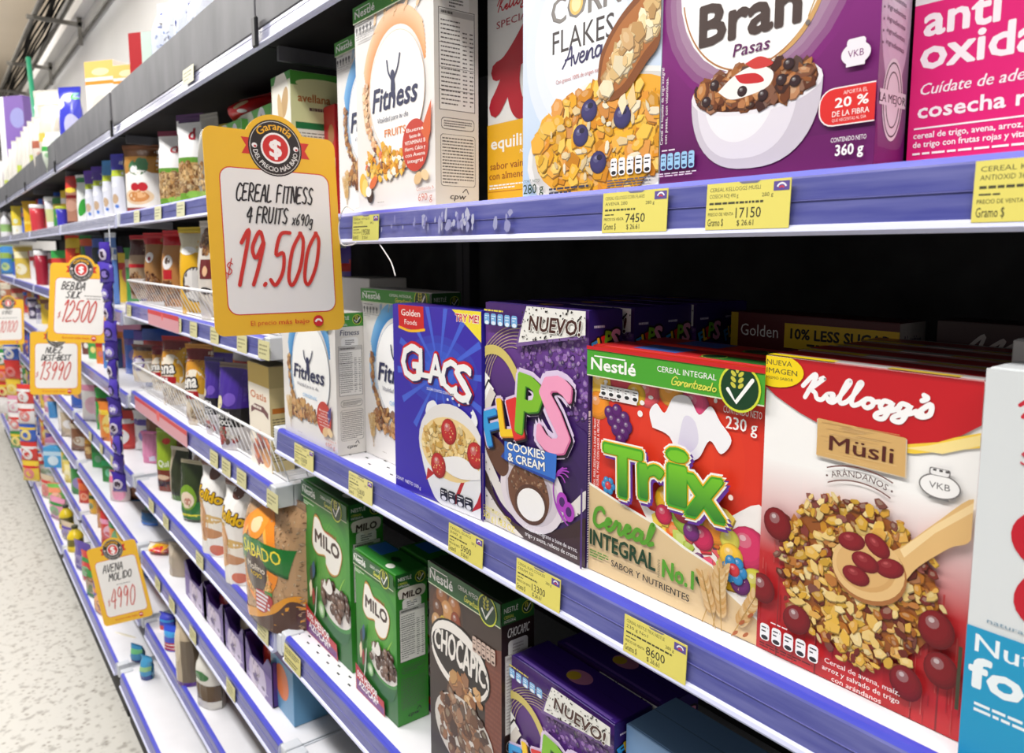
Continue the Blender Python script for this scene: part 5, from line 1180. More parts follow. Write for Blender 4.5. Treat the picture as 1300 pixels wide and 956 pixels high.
# ---- second bay, lower basket row
ZS = -.5675
G = 'bags in the lower wire basket'
def oat(w, h, s, ls=1.0):
    A = bands(w, h, [(.80, 1, (120, 30, 30)), (.58, .82, (204, 140, 40))], [(.5, .5, .44, .5, (232, 222, 204)), (.85, .6, .2, .5, (214, 160, 40))], [], s)
    A.text('ena', .12, .47, .16, (240, 236, 230), width=.6, bold=.04, rot=.1, grow=[(.12, (44, 34, 34))]); A.rect(.2, .34, .76, .44, (176, 28, 36)); A.lines(.26, .37, .7, .42, 1, W_, .7)
    A.flakes(in_ell(.5, .16, .4, .1), 30, .08, [(226, 206, 170), (206, 180, 140)]); return A
L, w, h, rz = ((-3.6119, 0.7300, -0.5675), 0.1309, 0.1604, 0.600)
pouch(w, h, .08, L, rz, (226, 212, 190), 'oat bag with purple oval logo, leftmost in the lower wire basket', 'bag', G, bands(w, h, [(.85, 1, (90, 50, 40)), (.66, .85, (206, 150, 70))], [(.45, .52, .3, .26, (90, 60, 140)), (.45, .52, .24, .18, (226, 220, 236))], [], 2), seal=(110, 50, 50))
L, w, h, rz = ((-3.3406, 0.7400, -0.5675), 0.0973, 0.1796, 0.600)
pouch(w, h, .08, L, rz, (226, 212, 190), 'oat bag with yellow shoulder and red strip, second in the lower basket', 'bag', G, oat(w, h, 3), seal=(120, 30, 34))
L, w, h, rz = ((-2.9859, 0.7100, -0.5675), 0.1310, 0.2526, 0.600)
pouch(w, h, .09, L, rz, (228, 214, 192), 'oat bag with red top, third in the lower wire basket', 'bag', G, oat(w, h, 4), seal=(170, 30, 34))
L, w, h, rz = ((-2.6006, 0.6900, -0.5675), 0.1086, 0.2621, 0.600)
pouch(w, h, .09, L, rz, (230, 216, 194), 'oat bag with largest readable logo, fourth in the lower wire basket', 'bag', G, oat(w, h, 5), seal=(190, 130, 50))
def choco(w, h, s):
    A = bands(w, h, [(.5, 1, (66, 40, 140)), (.28, .5, (34, 30, 34)), (0, .28, (206, 200, 200))], [(.25, .56, .14, .16, (226, 214, 170)), (.6, .6, .2, .16, (110, 80, 180))], [(.5, .16, .36, .1, 20, .12, [(196, 50, 50), (226, 220, 210), (120, 80, 60)])], s)
    A.text('AVENA', .1, .38, .08, W_, width=.6, bold=.03); A.text('CHOCO', .15, .3, .06, W_, width=.55, bold=.03); return A
L, w, h, rz = ((-2.4200, 0.6900, -0.5675), 0.0881, 0.2376, 0.400)
pouch(w, h, .07, L, rz, (66, 40, 140), 'slim purple and black cereal bag in the lower basket, left of its twin', 'bag', G, choco(w, h, 6), seal=(50, 34, 100))
L, w, h, rz = ((-2.2075, 0.6800, -0.5675), 0.1169, 0.2461, 0.450)
pouch(w, h, .08, L, rz, (70, 44, 150), 'wider purple and black cereal bag beside the almond cracker carton', 'bag', G, choco(w, h, 7), seal=(120, 100, 90))
L, w, h, rz = ((-1.9588, 0.6640, -0.5675), 0.1592, 0.2768, 0.000)
A = bands(w, h, [(.8, 1, (226, 190, 80)), (0, .8, (240, 230, 212))], [(.75, .12, .2, .16, (226, 160, 90))], [(.5, .2, .36, .12, 40, .13, [(200, 80, 44), (226, 120, 60), (150, 50, 34), (236, 190, 130)])], 3, [('Oatis', .1, .66, .07, (200, 110, 50), .75)]); A.poly([(.1, .5), (.3, .545), (.7, .545), (.92, .5), (.92, .56), (.7, .605), (.3, .605), (.1, .56)], (110, 60, 60)); A.lines(.2, .555, .8, .595, 1, (236, 226, 214), .6, .04)
S = bands(.06, h, [(.8, 1, (206, 186, 130)), (.0, .8, (226, 206, 150)), (.1, .56, .9, .61, (206, 120, 40))]); S.lines(.1, .1, .9, .52, 16, (110, 96, 70), .4, .05)
smallbox(w, h, .06, (L[0], L[1], -.5675), 0, (236, 220, 180), 'cream and yellow cracker carton at the right end of the lower basket', 'carton', None, A, S, {'r': (222, 200, 140)})
# ---- second bay, shelf of bags under the lower basket
G = 'bags on the shelf beside the green boxes'
L, w, h, rz = ((-3.9928, 0.7400, -0.9445), 0.1214, 0.2136, 0.600)
pouch(w, h, .07, L, rz, (150, 146, 150), 'grey bag with purple foot next to the hanging purple strip', 'bag', G, bands(w, h, [(0, .1, (90, 50, 150)), (.8, 1, (60, 58, 60))], [(.5, .5, .4, .5, (190, 186, 188))]), seal=(60, 60, 64))
L, w, h, rz = ((-3.6383, 0.7400, -0.9445), 0.0939, 0.1405, 0.700)
pouch(w, h, .05, L, rz, (226, 130, 172), 'pink pouch beside the grey bag on the lower white shelf', 'bag', G, bands(w, h, [(.55, .08, .85, .25, (220, 214, 236))], [(.5, .6, .4, .6, (236, 150, 188))]), seal=(214, 110, 160))
L, w, h, rz = ((-3.1655, 0.7000, -0.9445), 0.1014, 0.2463, 0.600)
pouch(w, h, .06, L, rz, (146, 172, 40), 'lime green pouch with round red emblem and brown lower label', 'bag', G, bands(w, h, [(0, .36, (120, 50, 34)), (.08, .08, .9, .18, (60, 40, 40))], [(.6, .82, .2, .12, (206, 60, 44)), (.5, .24, .3, .1, (220, 190, 160))], [], 3, [('Qui', .3, .42, .1, (240, 244, 226), .5)]), seal=(130, 160, 36))
L, w, h, rz = ((-3.0192, 0.7100, -0.9445), 0.0910, 0.2016, 0.500)
pouch(w, h, .06, L, rz, (50, 56, 34), 'dark pouch with pale seam, squeezed right of the lime pouch', 'bag', G, bands(w, h, [(.0, 0, .3, 1, (176, 164, 140)), (0, .1, (70, 110, 40))]), seal=(200, 190, 170))
L, w, h, rz = ((-2.7475, 0.6900, -0.9445), 0.1132, 0.2130, 0.500)
pouch(w, h, .07, L, rz, (48, 60, 30), 'dark pouch with bright green bean label and yellow stripe', 'bag', G, bands(w, h, [(.05, .35, (34, 110, 40)), (.1, .14, (226, 220, 40))], [(.5, .42, .36, .4, (120, 160, 40)), (.5, .38, .28, .26, (236, 214, 190)), (.55, .36, .14, .12, (190, 130, 110))]), seal=(170, 160, 130))
def mol(w, h, s):
    A = bands(w, h, [(0, 1, (242, 238, 234))], [(.55, .92, .2, .16, (110, 70, 60)), (.3, .4, .22, .5, (214, 160, 110), .2), (.6, .36, .4, .16, (240, 232, 220)), (.55, .42, .36, .1, (214, 176, 110)), (.5, .26, .4, .12, (196, 140, 100)), (.75, .08, .2, .12, (214, 120, 96))], [], s)
    A.text('Molido', .02, .68, .11, (226, 180, 20), width=.9, bold=.05, rot=-.2, grow=[(.09, (80, 50, 20))]); A.text('fino', .1, .59, .05, (214, 170, 40), width=.3, bold=.03); A.stroke([(.3, .5), (.26, .35), (.3, .2)], .02, (226, 180, 140)); A.stroke([(.42, .48), (.4, .33)], .014, (206, 150, 100)); return A
L, w, h, rz = ((-2.3974, 0.6720, -0.9445), 0.1424, 0.2866, 0.350)
pouch(w, h, .09, L, rz, (240, 236, 232), 'white bag with yellow lettering and hand picture, left of a similar bag', 'bag', 'white bags with yellow lettering', mol(w, h, 4), kind='full', seal=(120, 80, 70), nx=14, nz=20)
L, w, h, rz = ((-2.1457, 0.6620, -0.9445), 0.1270, 0.2896, 0.350)
pouch(w, h, .09, L, rz, (240, 236, 232), 'white bag with yellow lettering leaning against the brown rice bag', 'bag', 'white bags with yellow lettering', mol(w, h, 5), kind='full', seal=(120, 80, 70), nx=14, nz=20)
L, w, h, rz = ((-1.8631, 0.6680, -0.9445), 0.3115, 0.3350, 0.100)
A = Art(w, h, 41); A.FST = .012; A.rect(0, 0, 1, 1, (190, 150, 110)); A.flakes(lambda r: (r.random(), r.random()), 900, .014, [(196, 158, 116), (206, 172, 132), (172, 130, 92), (186, 146, 104), (214, 184, 146)], (.35, .6), .2)
A.arc(.5, .54, .27, .33, .030*w/.25, (240, 140, 36), 20, 345, 40); A.arc(.49, .54, .235, .29, .01, (250, 176, 70), 30, 330, 40); A.ell(.47, .78, .16, .12, (244, 150, 40)); A.ell(.47, .77, .08, .06, (248, 214, 166)); A.flakes(in_ring(.5, .5, .26, .24, 190, 330, .14), 70, .05, [(246, 170, 60), (236, 140, 50), (250, 200, 110)], (.3, .5))
A.poly([(0, 0), (0, .02), (.4, .1), (.72, .2), (.9, .3), (1, .28), (1, 0)], (226, 150, 30), True); A.poly([(.3, 0), (.55, .07), (.78, .16), (.92, .27), (1, .22), (1, 0)], (74, 40, 30), True)
A.poly([(.2, .61), (.28, .66), (.6, .68), (.97, .66), (.91, .44), (.6, .5), (.36, .48), (.21, .45)], (22, 116, 44)); A.poly([(.21, .47), (.36, .5), (.6, .52), (.92, .46), (.91, .44), (.6, .5), (.36, .48)], (14, 84, 34)); A.ell(.5, .42, .2, .17, (60, 36, 28)); A.poly([(.31, .47), (.69, .49), (.69, .43), (.33, .42)], (60, 36, 28))
A.text('SABADO', .27, .525, .105, (246, 226, 60), width=.6, bold=.01, rot=.03, shear=-.05); A.text('Molino', .35, .43, .05, (236, 226, 210), width=.32, bold=.02); A.text('ROJO', .42, .385, .03, (226, 190, 40), width=.2, bold=.03)
A.poly([(.5, .28), (.68, .3), (.76, .26), (.74, .2), (.62, .12), (.5, .14)], (176, 30, 40), True); A.rect(.66, .28, .76, .31, (50, 140, 60)); A.lines(.5, .12, .72, .28, 5, (236, 226, 236), .55, .05)
A.ell(.35, .96, .3, .05, (30, 60, 40)); A.ell(.35, .96, .25, .03, (60, 90, 60))
pouch(w, h, .13, L, rz, (190, 150, 112), 'big clear bag of brown rice with green name banner and orange flower', 'bag', G, A, kind='full', seal=(150, 116, 84), nx=24, nz=30)
# ---- second bay, next shelf down: snack bags and purple display trays
G = 'packs on the shelf below the brown rice bag'
L, w, h, rz = ((-4.1255, 0.7600, -1.2495), 0.1218, -0.0280, 0.600)
pouch(w, h*.8, .07, L, rz, (56, 130, 206), 'bright blue bag with clear neck, behind the tilted price sign', 'bag', G, bands(w, h, [(.75, 1, (150, 150, 150))]), seal=(170, 170, 172))
L, w, h, rz = ((-3.6980, 0.7400, -1.2495), 0.1281, 0.0617, 0.600)
pouch(w, h*.9, .07, L, rz, (44, 96, 150), 'darker blue bag beside the bright blue one on the lower shelf', 'bag', G, bands(w, h, [(0, .25, (40, 110, 200)), (.8, 1, (90, 90, 96))]), seal=(90, 90, 96))
L, w, h, rz = ((-3.3133, 0.7000, -1.2495), 0.1528, 0.0337, 0.600)
pouch(w, h, .10, L, rz, (206, 176, 140), 'small clear snack bag with yellow and red label on the lower rail', 'bag', G, bands(w, h, [], [(.3, .6, .3, .3, (236, 226, 206)), (.36, .76, .14, .08, (230, 190, 40)), (.5, .45, .28, .14, (226, 160, 30)), (.5, .45, .22, .1, (214, 50, 50)), (.9, .6, .16, .5, (130, 30, 36))]), kind='pillow', seal=(150, 30, 40))
L, w, h, rz = ((-3.0351, 0.7000, -1.2495), 0.1096, 0.1214, 0.500)
pouch(w, h, .07, L, rz, (176, 160, 140), 'tall beige bag left of the purple display trays', 'bag', G, bands(w, h, [(.0, .0, .4, 1, (196, 182, 162))]), kind='full')
def tray(w, h, d, loc, rz, label, picks):
    t = empty('display_tray', loc, rz); tag(t, label, 'display tray', 'purple display trays')
    A = Art(w, h, 3); A.rect(0, 0, 1, 1, (110, 84, 150)); A.ell(.5, .3, .3, .26, (190, 176, 200)); A.flakes(in_ell(.5, .32, .26, .2), 14, .1, [(150, 130, 160), (206, 190, 206), (90, 60, 120)]); A.lines(.15, .06, .85, .16, 2, (220, 210, 230), .6)
    m = MB().col((70, 40, 120)); P = [(-w/2, 0), (w/2, 0), (w/2, h*.95), (w*.36, h), (w*.2, h*.72), (-w*.2, h*.66), (-w*.36, h*.9), (-w/2, h)]
    for y, fl in ((0, 0), (.003, 1)):
        q = [(p[0], y, p[1]) for p in P]
        for tri in tessellate_polygon([[Vector((p[0], p[1], 0)) for p in P]]): m.face([q[i] for i in tri])
    A2 = Art(w, h*.62, 3); A2.polys = [pp for pp in A.polys]; A2.emit(m.bm, m.lay, lambda x, y, o: (x-w/2, -o-.0004, y)); m.build('front_flap', M_CARD, t)
    m = MB().col((74, 42, 124)); m.box(-w/2, .004, 0, -w/2+.003, d, h*1.0); m.build('tray_side', M_CARD, t); m = MB().col((74, 42, 124)); m.box(w/2-.003, .004, 0, w/2, d, h*1.0); m.build('tray_side', M_CARD, t)
    m = MB().col((60, 34, 104)); m.box(-w/2, .004, 0, w/2, d, .003); m.box(-w/2, d-.003, 0, w/2, d, h*1.25); m.build('tray_back', M_CARD, t)
    return t
for i, (px, col, lab) in enumerate(((((-2.7021, 0.6650, -1.2495), 0.2768, 0.0963, 0.000), (150, 140, 140), 'purple display tray, left of four in a row below the rice bag'), (((-2.4847, 0.6650, -1.2495), 0.2510, 0.0737, 0.000), (170, 60, 66), 'purple display tray, second of the row below the rice bag'), (((-2.2756, 0.6650, -1.2495), 0.2261, 0.0920, 0.000), (176, 160, 140), 'purple display tray, third of the row below the rice bag'), (((-2.0665, 0.6650, -1.2495), 0.2426, 0.1265, 0.000), (206, 60, 50), 'purple display tray, rightmost of the row below the rice bag'))):
    L, w, h, rz = px
    tray(w*.98, .13, .2, L, 0, lab, None)
    pouch(w*.7, .17, .06, (L[0], L[1]+.06, -1.246), 0, col, ('grey', 'red', 'beige', 'orange-red')[i]+' sachet standing in the '+('left', 'second', 'third', 'rightmost')[i]+' purple display tray', 'sachet', 'sachets in the purple trays', name='sachet', nx=8, nz=8, mat=M_FILM)
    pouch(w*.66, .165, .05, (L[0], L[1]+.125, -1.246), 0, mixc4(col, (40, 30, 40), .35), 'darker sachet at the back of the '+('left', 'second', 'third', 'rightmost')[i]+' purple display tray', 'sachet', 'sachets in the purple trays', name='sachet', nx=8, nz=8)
L, w, h, rz = ((-1.9126, 0.6800, -1.2495), 0.1640, 0.1594, 0.000)
smallbox(w, .2, .1, (L[0], .68, -1.2495), 0, (96, 150, 190), 'blue and orange carton under the end of the rice bag shelf', 'carton', None, bands(w, .2, [(.75, 1, (80, 44, 130))], [(.5, .45, .3, .3, (226, 120, 50))]))
# ---- second bay, lowest rails
L, w, h, rz = ((-3.2749, 0.6900, -1.5695), 0.0827, 0.0655, 0.500)
pouch(w, h, .05, L, rz, (62, 70, 190), 'blue and red packet standing behind a similar one low on the shelf', 'packet', 'blue and red packets', bands(w, h, [(0, .3, (206, 40, 50)), (.55, .7, (60, 150, 220))]), kind='full', name='packet')
L, w, h, rz = ((-3.0834, 0.6650, -1.5695), 0.0824, 0.0993, 0.500)
pouch(w, h, .05, L, rz, (50, 80, 206), 'front blue and red packet low on the shelf under the trays', 'packet', 'blue and red packets', bands(w, h, [(.05, .36, (190, 36, 60)), (.12, .16, (240, 230, 230)), (.26, .3, (240, 230, 230)), (.6, .8, (70, 160, 226))]), kind='full', name='packet')
L, w, h, rz = ((-2.8054, 0.6600, -1.5695), 0.1186, 0.2476, 0.500)
pouch(w, h, .09, L, rz, (190, 172, 146), 'crumpled beige bag beside the blue and red packets', 'bag', None, bands(w, h, [(.55, 0, 1, .7, (110, 96, 80)), (0, .06, (90, 50, 140))], [(.3, .6, .24, .5, (214, 198, 172))]), kind='full')
L, w, h, rz = ((-2.6155, 0.6800, -1.5695), 0.1349, 0.1933, 0.300)
pouch(w, h, .08, L, rz, (226, 222, 214), 'white bag with brown and green label at the foot of the shelves', 'bag', None, bands(w, h, [(.15, .45, (90, 66, 40))], [(.5, .6, .3, .12, (40, 110, 50))]), kind='full')
# ---- base deck
L, w, h, rz = ((-3.7212, 0.6000, -1.7595), 0.1414, -0.0236, 0.500)
pouch(w, h*1.0, .08, L, rz, (226, 220, 200), 'cream cloth-like bag slumped on the white bottom deck', 'bag', None, bands(w, h, [(0, .12, (60, 56, 60))], [(.5, .5, .34, .4, (240, 236, 222))]), kind='pillow')
L, w, h, rz = ((-3.4501, 0.6000, -1.7595), 0.0681, 0.0696, 0.500)
pouch(w, h, .05, L, rz, (60, 140, 190), 'teal and blue packet next to the cream bag on the bottom deck', 'packet', None, bands(w, h, [(.55, .8, (110, 190, 130)), (0, .15, (50, 60, 130))]), name='packet')
L, w, h, rz = ((-3.2747, 0.6000, -1.7595), 0.0602, 0.0968, 0.500)
pouch(w, h, .05, L, rz, (70, 150, 196), 'second teal packet on the bottom deck, nearer the rail', 'packet', None, bands(w, h, [(.4, .6, (150, 200, 140)), (0, .2, (50, 70, 140))]), name='packet')

# ---- wire baskets
def wire_basket(x0, x1, zb, zt, y_bot, y_top, label, step=.042):
    t = empty('wire_basket', ((x0+x1)/2, (y_bot+y_top)/2, zb)); tag(t, label, 'basket', 'wire baskets')
    o = ((x0+x1)/2, (y_bot+y_top)/2, zb); k = lambda p: (p[0]-o[0], p[1]-o[1], p[2]-o[2])
    m = MB(); m.tube([k((x0, y_bot+.25, zt)), k((x0, y_top, zt)), k((x1, y_top, zt)), k((x1, y_bot+.25, zt))], .0042, 8, smooth=True); m.build('top_rim', M_WIRE, t)
    m = MB(); m.tube([k((x0, y_bot, zb+.005)), k((x1, y_bot, zb+.005))], .0032, 6); m.build('bottom_wire', M_WIRE, t)
    m = MB(); n = int((x1-x0)/step)
    for i in range(n+1):
        x = x0+(x1-x0)*i/n; m.tube([k((x, y_top, zt)), k((x, y_bot, zb+.006)), k((x, y_bot+.25, zb+.006))], .0016, 5)
    for x in (x0, x1):
        for j in range(6): m.tube([k((x, y_top+.05*j, zt)), k((x, y_bot+.05*j, zb+.006))], .0016, 5)
    m.build('wire_grid', M_WIRE, t); return t
wire_basket(-3.34, -1.80, -.2045, -.112, .668, .628, 'white wire basket on the shelf left of the big price sign')
wire_basket(-3.36, -1.775, -.5675, -.452, .668, .632, 'white wire basket holding oat bags below the other basket')

# ---- promotion strips on the rails
def promo(x0, x1, z, label):
    A = Art(x1-x0, .055, 3); A.rect(0, 0, 1, 1, (214, 150, 160)); A.rect(0, .72, 1, 1, (206, 50, 56)); A.ell(.5, .74, .03, .03, (226, 90, 90))
    m = MB().col((214, 150, 160)); m.box(0, -.0012, 0, x1-x0, 0, .055); A.emit(m.bm, m.lay, lambda x, y, o: (x, -.0013-o, y)); o = m.build('promotion_strip', M_BOARD); o.location = (x0, .6125, z); return tag(o, label, 'promotion strip', 'red promotion strips on rails')
promo(-2.9416, -2.5234, -.257, 'red and pink strip on the rail under the upper basket')
promo(-3.2596, -2.4927, -.62, 'red and pink strip on the rail under the lower basket')

# ------------------------------------------------------------------ third bay and beyond
ORD = ['first', 'second', 'third', 'fourth', 'fifth', 'sixth', 'seventh', 'eighth', 'ninth', 'tenth', 'eleventh', 'twelfth']
G = 'purple-topped pouches on the third bay'
for i, (px, c2) in enumerate(((((-4.6441, 0.7200, 0.1525), 0.0758, 0.2750, 0.600), (110, 70, 190)), (((-4.3987, 0.7200, 0.1525), 0.0770, 0.2750, 0.600), (90, 60, 170)), (((-4.0821, 0.7100, 0.1525), 0.0716, 0.2750, 0.600), (80, 150, 216)), (((-3.7927, 0.7000, 0.1525), 0.0710, 0.2750, 0.600), (74, 70, 190)))):
    L, w, h, rz = px
    pouch(w, h, .05, L, rz, (226, 228, 240), ('purple-topped white pouch, leftmost of four left of the dessert pouch', 'second purple-topped white pouch of the four in a row', 'white pouch with sky-blue top, third of the four in a row', 'white pouch with deep blue top, nearest to the dessert pouch')[i], 'bag', G, bands(w, h, [(.76, 1, c2), (.66, .76, (190, 206, 60))], [(.5, .3, .24, .3, (200, 170, 140)), (.6, .18, .14, .12, (90, 130, 210)), (.4, .52, .3, .16, (240, 240, 246))]), seal=c2, nx=8, nz=12)
L, w, h, rz = ((-4.9226, 0.7200, 0.1525), 0.0860, 0.2750, 0.600)
pouch(w, h, .05, L, rz, (236, 240, 236), 'white and green pouch beside the red snack bag on the third bay', 'bag', None, bands(w, h, [(.86, 1, (60, 150, 90))], [(.7, .35, .3, .6, (60, 160, 60), -.4)]), nx=8, nz=12)
L, w, h, rz = ((-5.0329, 0.6900, 0.1525), 0.1060, 0.2750, 0.700)
pouch(w, h, .06, L, rz, (170, 120, 100), 'red-topped snack bag with yellow label on the third bay', 'bag', None, bands(w, h, [(.76, 1, (214, 60, 50)), (0, .08, (80, 40, 36)), (.55, .62, (120, 30, 30))], [(.5, .72, .36, .14, (236, 206, 70)), (.5, .4, .4, .3, (196, 150, 130))]), kind='full', seal=(196, 50, 46), nx=8, nz=12)
L, w, h, rz = ((-6.3078, 0.7500, 0.1525), 0.1458, 0.2368, 0.800)
tub(w, h, L, (226, 224, 230), (240, 240, 238), 'white tub with yellow-green label on the far upper shelf', 'tub', None, 'plastic_tub', (206, 210, 150))
L, w, h, rz = ((-5.3168, 0.6600, 0.1525), 0.0670, 0.1208, 0.700)
tub(w, h, L, (66, 60, 190), (190, 206, 60), 'small blue cup in front of the white tub', 'cup', None, 'plastic_cup', None, .8)
L, w, h, rz = ((-6.5766, 0.6600, 0.1525), 0.1004, 0.1912, 0.800)
tub(w, h, L, (206, 60, 70), (240, 236, 238), 'red tub with white lid on the far upper shelf', 'tub')
L, w, h, rz = ((-8.6254, 0.7000, 0.1525), 0.1209, 0.2750, 0.900)
pouch(w, h, .06, L, rz, (230, 206, 60), 'yellow and white bag, second from the left edge on the far upper shelf', 'bag', None, bands(w, h, [(0, .35, (240, 240, 230))], [(.5, .5, .2, .2, (220, 226, 200))]), nx=6, nz=8)
L, w, h, rz = ((-7.7187, 0.7200, 0.1525), 0.1227, 0.2750, 0.900)
pouch(w, h, .06, L, rz, (226, 176, 30), 'tall amber bag left of the red tub on the far upper shelf', 'bag', None, bands(w, h, [(.3, .4, (240, 210, 90))]), nx=6, nz=8)
L, w, h, rz = ((-9.6722, 0.6800, 0.1525), 0.1094, 0.2750, 0.900)
bottle(w, h, L, (226, 226, 232), (240, 240, 244), 'white bottle at the very left edge of the far upper shelf', band=(150, 190, 120))
